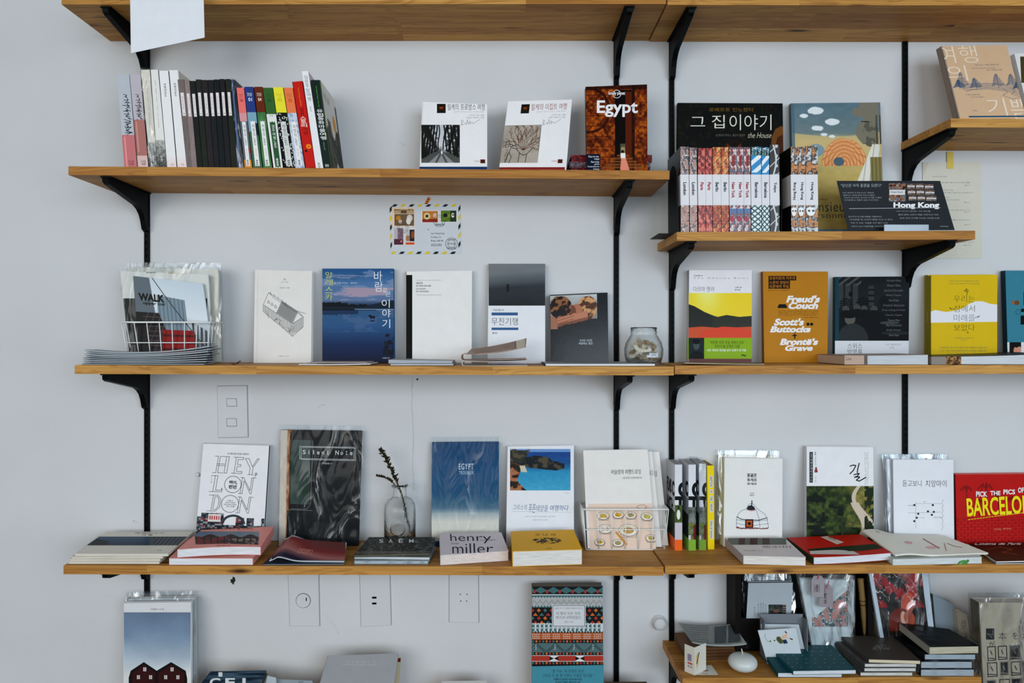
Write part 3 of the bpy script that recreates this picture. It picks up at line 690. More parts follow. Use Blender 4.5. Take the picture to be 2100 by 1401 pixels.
def egypt(p):
    def im(x, y):
        n = fbm(x*9, y*12, 3); g = fbm(x*26, y*30, 8, 3); c = mixc((84, 38, 18), (178, 96, 34), n*1.4-.25)
        c = put(c, g > .62, (196, 122, 48), .55); c = put(c, g < .36, (60, 28, 16), .6)
        gx = np.abs(np.sin(y*26)) < .12; c = put(c, gx & (x < .45), (74, 34, 16), .7)
        arc = np.abs(np.hypot(x-.05, (y-.3)*1.3)-.33) < .02; c = put(c, arc & (x < .4), (60, 26, 14), .8)
        door = (x > .47) & (x < .74) & (y > .06); c = put(c, door, (30, 18, 16)); c = put(c, (x > .64) & (x < .74) & (y > .08), (120, 60, 24), .8); c = put(c, (x > .74) & (x < .79), (48, 24, 16), .8)
        c = put(c, (x > .53) & (x < .63) & (y > .1) & (y < .5), (34, 20, 18)); c = put(c, (x > .555) & (x < .64) & (y > .69) & (y < .83), (96, 96, 80)); c = put(c, (x > .57) & (x < .63) & (y > .73) & (y < .83), (170, 150, 120))
        for k in range(5):
            yy = .83+k*.035; c = put(c, (np.abs(y-yy) < .012) & (np.abs(x-.6) < .1+k*.06), (150, 96, 56), .8)
        c = put(c, (np.abs(x-.60-(y-.8)*.15) < .015+(y-.78)*.28) & (y > .8), (214, 150, 130)); c = put(c, ((x-.595)/.025)**2+((y-.785)/.022)**2 < 1, (60, 36, 28)); c = put(c, (np.abs(x-.6) < .04) & (np.abs(y-.83) < .03), (232, 226, 220))
        return put(c, y < .05, (46, 24, 16), .7)
    p.raster(1202, 174, 1328, 349, 110, 140, im)
    p.circ(1265, 193, 8, (236, 232, 228), 28, ring=1.1); p.off += STEP; p.rect(1249, 189, 1281, 194, (70, 38, 20)); p.text('lonely planet', (1248, 187.5, 1282, 196.5), (240, 238, 234), .02)
    p.text('Egypt', (1224, 206, 1308, 240), (242, 240, 238), .022)
    p.rect(1203, 316, 1231, 350, (30, 42, 66)); small(p, [('Easy-to-use', (1207, 319, 1228, 324)), ('maps', (1219, 325, 1229, 329)), ('New-look', (1212, 330, 1229, 334)), ('guide', (1219, 335, 1229, 339)), ('Comprehensive', (1205, 340, 1229, 344)), ('listings', (1217, 345, 1229, 349))], (214, 218, 224))
book('orange brown Egypt guidebook with a temple doorway on its cover', [(1201, 178), (1327, 173), (1328, 349), (1204, 349)], .02, S2, t0=.14, t1=.105, base=(70, 34, 20), spine=(30, 34, 40), art=egypt, pages=(70, 50, 36), rough=.35)
for i, (a, b_, v, col, l) in enumerate(((1166, 1340, 334, (70, 84, 92), 'lowest patterned book of the small stack behind the Egypt guidebook'), (1170, 1333, 319, (104, 38, 44), 'dark red patterned book, second up behind the Egypt guidebook'), (1168, 1334, 307, (110, 96, 104), 'grey speckled book, third up behind the Egypt guidebook'), (1172, 1337, 291, (120, 44, 50), 'topmost red book of the small stack behind the Egypt guidebook'))):
    th = (12.5, 14, 11, 14)[i]*.00118; z0 = S2.z(1250)+.0003+sum((12.5, 14, 11, 14)[:i])*.00118+i*.0002
    root = empty('book', ((a-U0)/F*1.73, -.09, z0), l, 'book', 'small stack behind the Egypt guidebook')
    x0, x1 = (a-U0)/F*1.71, (b_-U0)/F*1.71
    mesh('cover', *join([box(x0, -.088, z0, x1, -.004, z0+.001), box(x0, -.088, z0+th-.001, x1, -.004, z0+th)]), plain(col), root)
    mesh('page_block', *box(x0+.002, -.086, z0+.001, x1-.002, -.006, z0+th-.001), pagemat((90, 84, 84)), root)
    mesh('spine', *box(x0, -.0895, z0, x1, -.088, z0+th), plain(col), root)
    wallquad_print(root, (x0, -.0898, z0+th), (x1, -.0898, z0+th), (x1, -.0898, z0), (x0, -.0898, z0), lambda p, c=col, s=i: p.raster(0, 0, 1, 1, 120, 10, lambda x, y: np.asarray(c, float)*(.4+1.2*fbm(x*50, y*4, s+11)[..., None])+40*(fbm(x*80, y*6, s)[..., None] > .62)), 0, 0, 'spine_print', .3)

# ================================================================== wall pieces
def flatthing(name, label, cat, q, t, th, base, art=None, rough=.5, group=None, mat=None):
    P = vplane(t, 1.5); W = [w for w in P.at(q)]; dv = np.array([0, 1., 0])
    root = empty(name, W[3], label, cat, group); mesh('sheet', *qslab(W, 0, th, dv), mat or plain(base, rough), root)
    if art: pr = Print(P, q); art(pr); pr.done(root, 'print', rough)
    return root, W
def envelope(p):
    dk, ye = (52, 62, 66), (206, 190, 60); A_ = []; B_ = []
    for i in range(8):
        u = 802+i*17.3; (A_ if i % 2 == 0 else B_).append([(u+1, 424), (u+9, 424), (u+14, 419), (u+6, 419)]); u = 800+i*17.5
        (B_ if i % 2 == 0 else A_).append([(u, 521), (u+9, 521), (u+13, 516), (u+5, 516)])
    for i in range(5):
        v = 424+i*18.4; (A_ if i % 2 == 0 else B_).append([(799, v+13), (804, v+7), (804, v-2), (799, v+3)]); (A_ if i % 2 == 0 else B_).append([(940, v+11), (944.5, v+5), (944.5, v-4), (940, v+2)])
    p.polys(A_, dk); p.polys(B_, ye)
    p.rect(803.5, 425.5, 850, 465, (214, 196, 176)); p.rect(808, 429, 849, 438, (180, 160, 128)); p.raster(809, 439, 849, 463, 40, 24, lambda x, y: put(put(put(put(np.broadcast_to(np.array((122, 104, 84.)), x.shape+(3,)), ((x-.78)/.15)**2+((y-.35)/.3)**2 < 1, (200, 196, 188)), ((x-.72)/.12)**2+((y-.6)/.3)**2 < 1, (212, 208, 204)), ((x-.2)/.12)**2+((y-.35)/.2)**2 < 1, (190, 140, 50)), ((x-.3)/.09)**2+((y-.65)/.18)**2 < 1, (196, 176, 170)))
    scrib(p, 809, 428, 821, 433, 10, .7, (60, 50, 44), 2); scrib(p, 836, 428, 848, 433, 9, .7, (60, 50, 44), 3); p.rect(822, 431, 834, 438, (112, 92, 72))
    p.rect(806, 467, 829, 504, (206, 200, 204)); p.raster(808, 468, 827, 502, 19, 34, lambda x, y: put(put(put(mixc((120, 96, 108), (150, 130, 140), vn(x*4, y*7)), (x < .4) & (y < .65), (186, 180, 186)), y > .68, (96, 62, 76)), ((x-.78)/.1)**2+((y-.8)/.07)**2 < 1, (206, 130, 110)))
    p.rect(830, 467, 852, 504, (206, 204, 206)); p.raster(832, 471, 850, 495, 18, 24, lambda x, y: put(put(put(np.broadcast_to(np.array((190, 186, 184.)), x.shape+(3,)), x > .45, (50, 58, 66)), ((x-.8)/.2)**2+((y-.45)/.32)**2 < 1, (150, 92, 56)), ((x-.25)/.24)**2+((y-.75)/.25)**2 < 1, (170, 130, 96))); p.rect(832, 497, 850, 502, (200, 104, 60))
    p.rect(864, 432, 900, 457, (220, 214, 210)); p.raster(866, 433, 898, 456, 32, 23, lambda x, y: put(put(put(mixc((180, 110, 60), (196, 150, 80), fbm(x*4, y*4)), y > .7, (150, 60, 44)), ((x-.3)/.2)**2+((y-.45)/.3)**2 < 1, (206, 200, 150)), ((x-.3)/.1)**2+((y-.45)/.14)**2 < 1, (86, 66, 60)))
    p.circ(892, 442, 4, (200, 186, 170), 14, 5); p.rect(903, 432, 937, 456, (220, 218, 210)); p.raster(904, 432, 936, 455, 32, 23, lambda x, y: put(put(put(mixc((70, 104, 60), (150, 170, 60), fbm(x*4, y*4)*1.3-.2), x > .6, (50, 74, 54)), ((x-.3)/.13)**2+((y-.42)/.17)**2 < 1, (26, 36, 38)), ((x-.77)/.1)**2+((y-.42)/.22)**2 < 1, (206, 196, 186))); p.rect(927, 440, 932, 442, (20, 20, 24))
    def stamp(u, v, r, a=(70, 76, 80)): p.circ(u, v, r, a, 26, ring=.7); p.circ(u, v, r*.66, a, 22, ring=.6)
    stamp(901, 453, 12); stamp(926, 500, 12.2, (50, 56, 60)); stamp(826, 467, 11, (90, 84, 80)); p.off += STEP
    small(p, [('NATAL RN', (893, 459, 911, 463)), ('CENTRAL', (918, 490, 934, 493)), ('NATAL RN', (917, 507, 935, 511)), ('07.07.83', (919, 498, 934, 502)), ('Mr.', (877, 470, 881, 472)), ('Lee Chang Sung', (884, 477, 911, 481)), ('P.O.Box 75', (884, 485, 904, 488)), ('Busan, 600-00', (884, 492, 909, 496)), ('SOUTH KOREA', (884, 500, 906, 503))], (66, 72, 78)); p.line([(884, 504.5), (906, 504.5)], .6, (66, 72, 78))
env, W = flatthing('envelope', 'white airmail envelope with yellow and black edge stripes taped to the wall', 'envelope', [(799, 419), (944, 418), (946, 520), (801, 522)], .0016, .0012, (196, 200, 204), envelope)
flatthing('striped_tape', 'small red and yellow striped tape above the airmail envelope', 'tape', [(878, 404), (883, 407), (876, 419), (871, 418)], .0024, .0006, (200, 150, 40), lambda p: p.polys([[(871+i*2.2, 418-i*3.9), (876.5+i*2.0, 418.6-i*3.9), (877.5+i*2, 416.4-i*3.9), (872+i*2.2, 415.5-i*3.9)] for i in range(4)], (176, 40, 24)))
flatthing('hanging_sheet', 'plain white card hanging over the top shelf front at the upper left', 'card', [(266, -60), (416, -60), (419.5, 77), (268.5, 109)], .235, .0009, (214, 217, 222))
def note(p):
    small(p, [('원고지에 옮겨 적은 시', (1912, 361, 1942, 363.5)), ('우리는 매일 조금씩 길을 잃고 다시 돌아오는 사람들', (1920, 373, 1989, 376)), ('1904. 4. 1', (1978, 379, 1990, 381)), ('그 골목의 풍경', (1926, 389, 1954, 391.5)), ('사실은 지금도 그곳을 기억하고 있습니다 늘', (1930, 394, 1996, 396.5)), ('어느 밤의', (1934, 404, 1946, 406)), ('작은 의자에 앉아서 바라봅니다', (1935, 409, 1968, 411.5)), ('1904. 4. 1', (1977, 414, 1989, 416)), ('오래된 도시의 이름을 한 번 더 부르고', (1936, 430, 1990, 432)), ('1904. 4. 5', (1977, 434, 1988, 436)), ('그리하여 여행은 다시 시작되었다고 적는다', (1942, 450, 1988, 452.5)), ('1904. 4. 12', (1977, 460, 1990, 462)), ('여름이 지나고 있습니다', (1960, 496, 1998, 498)), ('1904. 4. 17', (1975, 502, 1992, 504))], (110, 108, 104))
    p.poly([(1887, 367), (1904, 333), (1890, 333)], (196, 192, 180))
flatthing('typed_sheet', 'cream typed sheet taped to the wall behind the Hong Kong card', 'paper', [(1892, 333), (2011, 331), (2014, 530), (1892, 530)], .002, .0006, (202, 200, 190), note)
flatthing('tape_strip', 'yellow tape strip holding the cream typed sheet', 'tape', [(1942, 311), (1955, 311), (1956, 346), (1942, 346)], .0032, .0004, (206, 190, 110))

# painted-over switch and sockets
def plate(label, name, q, extra=None):
    P = vplane(.0045, 1.5); W = [w for w in P.at(q)]; root = empty(name, W[3], label, 'socket' if name != 'switch_plate' else 'switch')
    c = [(W[0]+W[1]+W[2]+W[3])/4]; dv = np.array([0, 1., 0]); I = mixq(W, .0012, .0012, .0012, .0012)
    V = [tuple(p) for p in I]+[tuple(p+dv*.0015) for p in W]+[tuple(p+dv*.0043) for p in W]
    Fc = [(3, 2, 1, 0)]+[(i, (i+1) % 4, 4+(i+1) % 4, 4+i) for i in range(4)]+[(4+i, 4+(i+1) % 4, 8+(i+1) % 4, 8+i) for i in range(4)]
    mesh('plate', V, Fc, WALL, root)
    O = mixq(W, -.0009, -.0009, -.0009, -.0009); mesh('seam', *qslab(O, .0038, .0043, dv), plain((146, 153, 158), .9, .1), root)
    if extra: extra(root, P)
    return root
def rawquad(root, q, t0, t1, mat, name):
    P = vplane(t0, 1.5); W = [w for w in P.at(q)]; return mesh(name, *qslab(W, 0, t0-t1, np.array([0, 1., 0])), mat, root)
def ex1(r, P):
    for v in (817, 858):
        rawquad(r, [(464, v), (485, v), (486, v+17), (465, v+17)], .0052, .0044, plain((146, 153, 158), .9, .1), 'seam'); rawquad(r, [(465, v+1.2), (484, v+1.2), (485, v+15.6), (466, v+15.6)], .0068, .0044, WALL, 'rocker')
plate('painted over double light switch plate between the middle and lower shelves', 'switch_plate', [(445, 792), (506, 791), (508, 897), (447, 898)], ex1)
def ex2(r, P):
    p0 = vplane(.0046, 1.5).at([(622, 1232)])[0]
    for rad, dz, m in ((.0186, .0008, plain((90, 98, 104), .9, .1)), (.0178, .0022, WALL)):
        V, Fc = lathe([(0, dz), (rad*.95, dz), (rad, 0)], (0, 0, 0), 28); mesh('round_face', [(p0[0]+a, p0[1]-c, p0[2]+b) for a, b, c in V], Fc, m, r)
    rawquad(r, [(627, 1226), (629, 1226), (629, 1233), (627, 1233)], .0072, .006, DARKSLOT, 'slot'); rawquad(r, [(613, 1227), (622, 1227), (622, 1236), (613, 1236)], .0074, .006, WALL, 'slot_cover')
plate('painted over socket plate with a round face, below the lower shelf', 'socket_plate', [(590, 1165), (653, 1165), (655, 1285), (594, 1285)], ex2)
plate('painted over socket plate with two dark slots, below the bottle', 'socket_plate', [(737, 1165), (799, 1165), (802, 1283), (740, 1286)], lambda r, P: [rawquad(r, [(763, v), (772, v), (772, v+4), (763, v+4)], .0049, .004, DARKSLOT, 'slot') for v in (1224, 1236)])
def ex4(r, P):
    for u, v in ((944, 1219), (958, 1219), (945, 1233), (957, 1233)):
        c = P.at([(u, v)])[0]; V, Fc = lathe([(0, .0006), (.0014, .0006), (.0014, -.0005)], (0, 0, 0), 10); mesh('pin_hole', [(c[0]+a, c[1]-z, c[2]+b) for a, b, z in V], Fc, DARKSLOT, r)
plate('painted over socket plate with four pin holes, below the blue Egypt book', 'socket_plate', [(921, 1165), (981, 1165), (982, 1278), (921, 1277)], ex4)
# wall fixtures and scars
def knob(u, v, r, L, label, name, mat):
    c = ray(u, v, 0); V, Fc = lathe([(r*1.15, 0), (r*1.15, L*.12), (r*.85, L*.2), (r*.9, L*.8), (r*.86, L), (r*.3, L*1.02), (0, L)], (0, 0, 0), 24)
    tag(mesh(name, [(c[0]+a, -z_-.0002, c[2]+b) for a, b, z_ in V], Fc, mat, None, True), label, name.split('_')[-1])
knob(1351, 1276, .0165, .018, 'round white painted pipe cap on the wall left of the lowest right shelf', 'pipe_cap', WALL)
knob(407, 973, .005, .008, 'tiny white wall peg left of the London book', 'wall_peg', WALL)
def scar(u, v, r, label, col, seed, sq=1.):
    rr = random.Random(seed); c = ray(u, v, 0); n = 18; V = [(c[0], -.0012, c[2])]
    for i in range(n): a = 6.283*i/n; q = r*rr.uniform(.45, 1.1); V.append((c[0]+math.cos(a)*q*sq, -.0004, c[2]+math.sin(a)*q))
    tag(mesh('plaster_hole', V, [(0, i+1, (i+1) % n+1) for i in range(n)], plain(col, .9, .1, .5), None), label, 'wall hole')
scar(478, 1192, .011, 'rough dark plugged hole in the wall just below the lower shelf', (66, 64, 54), 5, .6)
scar(856, 778, .003, 'small dark screw hole in the wall under the middle shelf', (30, 30, 30), 6)
def crack(pts, wd, col, label, seed):
    r = random.Random(seed); P_ = [];
    for (a, b), (c, d) in zip(pts[:-1], pts[1:]):
        for i in range(8): k = i/8; P_.append((a+(c-a)*k+r.uniform(-1.2, 1.2), b+(d-b)*k+r.uniform(-1, 1)))
    V = []; Fc = []
    for i, (u, v) in enumerate(P_): w_ = wd*r.uniform(.3, 1); V += [ray(u-w_, v, .0005), ray(u+w_, v+.3, .0005)]
    Fc = [(2*i, 2*i+1, 2*i+3, 2*i+2) for i in range(len(P_)-1)]
    tag(mesh('plaster_crack', V, Fc, plain(col, .9, .05), None), label, 'wall mark')
crack([(846, 774), (844, 830), (848, 900), (846, 960), (849, 1010)], 1.1, (184, 189, 194), 'faint vertical crack in the plaster above the glass bottle', 3)
crack([(658, 1258), (676, 1272), (690, 1290), (697, 1306)], .5, (184, 189, 194), 'thin curved scratch in the plaster right of the round socket', 4)
crack([(268, 1068), (276, 1069), (283, 1072)], .8, (184, 189, 194), 'small scuff on the wall above the cream book stack', 5)
crack([(653, 836), (661, 829), (668, 833)], .7, (184, 189, 194), 'small chipped arc in the plaster above the train photo book', 6)
crack([(816, 288), (826, 296), (832, 300)], .8, (184, 189, 194), 'small scratch in the plaster left of the tree avenue book', 7)

# ================================================================== short shelf with the city series
def blackhouse(p):
    p.raster(1387, 211, 1606, 420, 90, 80, lambda x, y: mixc((22, 27, 27), (38, 38, 32), fbm(x*7, y*7, 3)*1.5-.3)+(fbm(x*30, y*30, 6)[..., None] > .64)*np.array((18, 10, 4)))
    p.raster(1490, 285, 1520, 302, 24, 12, lambda x, y: put(mixc((22, 27, 27), (60, 38, 22), fbm(x*5, y*5)), y > 1.2-np.abs(x-.5)*1.4, (110, 60, 30)))
    p.poly([(1581, 300), (1583, 280), (1590, 265), (1603, 258), (1606, 262), (1608, 330), (1581, 330)], (122, 84, 44)); p.poly([(1590, 300), (1594, 282), (1605, 276), (1607, 330), (1592, 330)], (84, 54, 34))
    p.text('로베르토 인노첸티', (1454, 221, 1544, 229), (132, 104, 50), 0); p.off += STEP
    p.text('그', (1416, 240, 1446, 259), (214, 214, 206), -.005); p.text('집', (1460, 236, 1486, 263), (214, 214, 206), -.005); p.text('이야기', (1496, 235, 1582, 267), (214, 214, 206), -.008)
    p.text('글 패트릭 루이스  옮긴이 편집부', (1468, 275, 1528, 280), (120, 116, 108)); p.text('the House', (1534, 272, 1582, 283), (200, 196, 180), -.01, .35)
book('large black picture book with a white Korean title and gold line above it', [(1390, 211), (1605, 212), (1609, 460), (1388, 460)], .012, SB, t0=.05, t1=.02, base=(18, 23, 24), spine=(14, 18, 20), art=blackhouse, hard=1, rough=.4)
def personne(p):
    def im(x, y):
        c = ramp(y, [(0, (104, 130, 142)), (.24, (124, 140, 142)), (.3, (196, 184, 142)), (.6, (190, 172, 112)), (1, (168, 150, 92))])+14*(fbm(x*14, y*40, 4)[..., None]-.5)
        h = .235+.03*np.sin(x*3.2); c = put(c, (y > h) & (y < .4), (198, 182, 138), .85)
        for a, b_, r in ((.28, .06, .09), (.14, .1, .05), (.46, .15, .08), (.29, .2, .065), (.36, .25, .04), (.45, .265, .035)):
            c = put(c, (((x-a)/r)**2+((y-b_+.3*(y-b_))/(.42*r))**2+(vn(x*30, y*50, 2)-.5)*.5) < 1, (214, 218, 220))
        d = np.hypot((x-.58)/.25, (y-.48)/.2-.0*(x)); sh = (d < 1) & (y > .27+.15*np.maximum(0, x-.5)) & (y < .5); c = put(c, sh, (206, 150, 100)); c = put(c, sh & (np.sin(d*42) > .35), (222, 178, 134)); c = put(c, sh & (np.sin(np.arctan2(y-.35, x-.56)*26) > .75), (180, 120, 76), .6)
        face = (x > .74) & (x < .97) & (y < .34) & (x > .82-.0*y); nose = (((x-.735)/.055)**2+((y-.075)/.035)**2 < 1) | ((x > .76) & (x < .98) & (y < .12))
        c = put(c, nose | ((x > .775+.06*np.sin(y*20)) & (x < .97) & (y < .33)), (136, 132, 118)); c = put(c, (np.abs(y-.15-.03*(x-.8)) < .004) & (x > .78) & (x < .87), (60, 58, 52)); c = put(c, (((x-.88)/.1)**2+((y-.25)/.1)**2 < 1) & (fbm(x*20, y*24, 8) > .5), (108, 106, 96)); c = put(c, (x > .92) & (y > .1) & (y < .33) & (np.sin(x*160) > .2), (96, 92, 82))
        sl = (y > .33) & (y < .75) & (x > .98-(y-.2)*.62) & (x < .96+.05*y); c = put(c, sl, (214, 212, 204)); c = put(c, sl & (np.sin(x*90+y*20) > .9), (176, 174, 164)); c = put(c, (x > .87) & (y > .43) & (y < .8), (146, 136, 92)); c = put(c, (x > .87) & (y > .43) & (np.sin(x*150) > .7), (110, 102, 70))
        cup = ((x-.52)/.06)**2+((y-.465)/.035)**2 < 1; c = put(c, cup, (96, 116, 126)); c = put(c, ((x-.27)/.09)**2+((y-.375)/.05)**2 < 1, (140, 160, 166)); return put(c, x < .035, (96, 120, 134), .8)
    p.raster(1623, 211, 1809, 470, 110, 150, im)
    p.text('Catherine Rénajo', (1662, 407, 1694, 412), (60, 60, 56)); p.text('Monsieur', (1642, 414, 1740, 434), (46, 70, 84), -.005, sp=1.1); p.text('Personne', (1648, 436, 1735, 447), (46, 70, 84), -.005, sp=1.1)
book('large picture book with a blue sky, a straw hat and a bearded giant', [(1622, 212), (1805, 210), (1813, 470), (1628, 470)], .014, SB, t0=.055, t1=.022, base=(110, 134, 146), spine=(92, 116, 130), art=personne, hard=1, rough=.45, rect=(1623, 211, 1809, 470))
def bookend(u, label, t0=.11, t1=.186, hgt=.158, flange=-1, L=.05):
    x = (u-U0)/F*(D-.19); z = SB.z(u, .15)+.0004; n = 10; prof = [(t0, 0), (t1, 0)]
    for i in range(n+1):
        a = math.pi*i/n; prof.append(((t0+t1)/2+(t1-t0)/2*math.cos(a), hgt-.05+.05*math.sin(a)))
    m = len(prof); V = [(x, -t, z+q) for t, q in prof]+[(x+.0014, -t, z+q) for t, q in prof]
    Fc = [tuple(range(m))[::-1], tuple(range(m, 2*m))]+[(i, (i+1) % m, m+(i+1) % m, m+i) for i in range(m)]
    root = empty('bookend', (x, -.12, z), label, 'bookend', 'black bookends of the city series'); mesh('upright', V, Fc, BLACK, root)
    x1 = x+flange*L; mesh('base_plate', *box(min(x, x1), -.17, z, max(x, x1), -.075, z+.001), BLACK, root)
bookend(1388, 'black metal bookend left of the London spines', flange=-1, L=.036)
bookend(1603, 'black metal bookend right of the Tokyo spine', flange=1, L=.0016, t1=.188)
PAL = {'London': [(206, 200, 198), (150, 120, 116), (180, 150, 140), (110, 100, 104)], 'Paris': [(150, 60, 62), (190, 80, 70), (206, 130, 110), (110, 50, 56)], 'Berlin': [(206, 112, 66), (196, 130, 90), (170, 80, 44), (216, 170, 110)],
       'New York': [(196, 202, 206), (170, 60, 56), (110, 116, 130), (210, 190, 186)], 'Barcelona': [(40, 130, 176), (210, 220, 216), (30, 50, 60), (60, 110, 70)], 'Tokyo': [(70, 68, 70), (70, 68, 70), (200, 200, 200), (52, 52, 56)], 'Hong Kong': [(120, 124, 128), (58, 48, 44), (190, 136, 84), (196, 198, 200)]}
TC = {'London': (40, 40, 46), 'Paris': (170, 44, 66), 'Berlin': (70, 74, 86), 'New York': (160, 44, 66), 'Barcelona': (34, 66, 96), 'Tokyo': (24, 26, 28), 'Hong Kong': (50, 62, 72)}
def city(name, sd):
    P_ = [np.array(c, float) for c in PAL[name]]
    def f(p):
        def im(x, y):
            n = fbm(x*3.1+sd, y*26, 3+sd, 3); c = np.zeros(x.shape+(3,))+P_[0]; c = put(c, n > .47, P_[1]); c = put(c, n > .56, P_[2]); c = put(c, n < .38, P_[3]); g = vn(x*9, y*90, 8+sd); c = put(c, g > .84, (226, 224, 220), .5); c = put(c, g < .16, (44, 44, 48), .6)
            if name == 'Barcelona':
                c = put(c, (y > .1) & (y < .34), (52, 146, 192)); c = put(c, (y > .1) & (y < .3) & (np.abs(np.sin((x*.8+y*8)*3)) > .75), (224, 230, 230)); d = np.abs(((x*1.5+y*16) % 1)-.5)+0*x; e = np.abs(((-x*1.5+y*16) % 1)-.5); c = put(c, (y > .66), (206, 222, 218)); c = put(c, (y > .66) & ((d < .14) | (e < .14)), (26, 60, 76))
            if name == 'Tokyo':
                c = np.zeros(x.shape+(3,))+np.array((66, 64, 66.)); c = put(c, (np.abs(x-.35-.3*np.sin(y*9)) < .08) | (np.abs(((y*6+x*.6) % 1)-.5) < .04), (206, 206, 206)); c = put(c, ((x > .55) & (((y*9) % 1) < .3) & (x < .85)), (196, 198, 196))
            if name == 'Berlin': c = put(c, np.abs(((x*1.2+y*12) % 1)-.5) < .05, (90, 60, 44))
            if name == 'New York': c = put(c, (x > .35) & (x < .75) & (y > .1) & (y < .22), (150, 40, 44)); c = put(c, ((x-.3)/.3)**2+((y-.84)/.035)**2 < 1, (170, 40, 76)); c = put(c, (y > .72) & (y < .78), (96, 122, 160))
            if name == 'Hong Kong': c = put(c, ((x-.4)/.36)**2+((y-.76)/.05)**2 < 1, (220, 220, 218)); c = put(c, ((x-.25)**2/.01+((y-.75)/.012)**2 < 1) | ((x-.6)**2/.01+((y-.75)/.012)**2 < 1), (40, 40, 44))
            return c
        p.raster(0, 0, 1, 1.01, 15, 130, im)
    return f
cit = [('London', 203, 248, 0, (130, 116, 106)), ('London', 253, 293, 2, None), ('Paris', 300, 340, 3, None), ('Paris', 343, 377, 3, None), ('Berlin', 381, 425, 1, None), ('Berlin', 428, 468, 1, None), ('New York', 473, 512, 1, None), ('New York', 514, 550, 1, None), ('New York', 553, 588, 1, None), ('Barcelona', 593, 648, 0, None), ('Barcelona', 652, 692, 1, None), ('Tokyo', 697, 748, -4, None), ('Hong Kong', 813, 850, 0, None), ('Hong Kong', 852, 892, 0, None), ('Hong Kong', 895, 960, -2, None)]
adj = ['leftmost London city guide spine, beside the bookend', 'London city guide spine, next to the Paris ones', 'red Paris city guide spine beside London', 'narrower red Paris city guide spine beside Berlin', 'orange Berlin city guide spine beside Paris', 'orange Berlin city guide spine beside New York', 'New York city guide spine touching the Berlin one', 'New York city guide spine between two others alike', 'New York city guide spine touching the wide Barcelona one', 'wider blue and white Barcelona city guide spine', 'narrower blue and white Barcelona city guide spine beside Tokyo', 'dark grey Tokyo city guide spine with white roads', 'Hong Kong city guide with its title upside down', 'thin Hong Kong city guide in the middle of three', 'thickest Hong Kong city guide at the right end']
for (nm, a, b_, dv_, sd), l in zip(cit, adj):
    ua, ub = 1320+a/2.692, 1320+b_/2.692; vt = 301+dv_
    r_ = spinebook(l, [(ua, vt), (ub, vt), (ub+1, 475), (ua+1, 475)], SB, depth=.125, t0=.182, base=(150, 140, 136), side=(44, 42, 42), art=city(nm, len(nm)), group='city guides on the short shelf', rough=.22)
    P = vplane(.1832, 1.5); q = [(ua-.4, 358), (ub+.4, 358), (ub+1.2, 421), (ua+.6, 421)]; W = list(P.at(q))
    bd = mesh('paper_band', *qslab(W, 0, .05, np.array([0, 1., 0])), plain((212, 211, 213), .35), r_)
    pr = Print(P, q); um = (ua+ub)/2; hw = 3.4; ln = {'London': 26, 'Paris': 16, 'Berlin': 19, 'New York': 32, 'Barcelona': 32, 'Tokyo': 21, 'Hong Kong': 36}[nm]
    up = l.find('upside') > 0
    pr.text(nm, (um-hw+.8, 374, um+hw+.8, 374+ln), TC[nm], .035, rot=90 if up else -90); pr.done(r_, 'band_lettering', .4)
# Hong Kong card and acrylic holder
def hkcard(p):
    r = random.Random(5)
    def mos(x, y): return ramp(fbm(x*8, y*8, 2)*1.6-.3, [(0, (40, 36, 40)), (.3, (120, 60, 40)), (.5, (170, 130, 90)), (.7, (90, 110, 130)), (1, (200, 190, 170))])
    for (a, b_, c, d) in ((1823, 376, 1857, 413), (1860, 377, 1876, 387), (1878, 377, 1894, 387), (1896, 378, 1914, 388), (1861, 389, 1877, 399), (1879, 389, 1895, 399), (1897, 390, 1916, 400), (1863, 401, 1879, 411), (1881, 401, 1897, 411), (1899, 402, 1920, 412)):
        p.raster(a, b_, c, d, int(c-a), int(d-b_), mos); h = d-b_; p.rect(a+1, b_+h*.36, c-1 if c < 1858 else c, b_+h*.64, (206, 206, 206)); p.text('Hong Kong' if c < 1858 else 'City', (a+4 if c < 1858 else a+5, b_+h*.44, c-5, b_+h*.56), (40, 40, 44), .02)
    small(p, [('"당신은 아직 홍콩을 모른다"', (1724, 377, 1808, 384)), ('나의 기대보다 더 넓은 도시를 발견했다', (1728, 394, 1792, 397)), ('홍콩에서 살아온 일곱 명의 작가들이', (1729, 399, 1793, 402)), ('자신이 사랑하는 도시의 얼굴을 그린다', (1730, 404, 1808, 407)), ('다채로운 색깔들이 모인 소개 책자', (1731, 409, 1801, 412)), ('당신에게 특별한 여행을 제안합니다', (1740, 443, 1808, 446)), ('다채로운 책 시리즈 전권 구매 시 엽서', (1742, 449, 1830, 452)), ('구입 후 응모, 추첨을 통해 선물 증정', (1744, 456, 1820, 459)), ('시리즈 도시 여행책을 드립니다', (1745, 463, 1812, 466)), ('응모 기간 2월 14일 (화) ~ 3월 31일 (금)', (1838, 432, 1908, 435)), ('참여 방법 시리즈 책을 구입하고 응모', (1842, 439, 1924, 442)), ('유의 사항 자세한 내용은 누리집 확인', (1845, 446, 1926, 449)), ('thinking', (1928, 463, 1944, 466))], (168, 174, 176))
    p.line([(1741, 428), (1928, 426)], .8, (190, 194, 196)); p.text('Hong Kong', (1832, 415, 1926, 429), (226, 228, 228), .045)
hk, Wk, = flatthing('display_card', 'dark grey Hong Kong card standing in a clear holder', 'card', [(1716, 371), (1928, 371), (1958, 472), (1740, 473)], .14, .0008, (52, 58, 62), hkcard, .45)
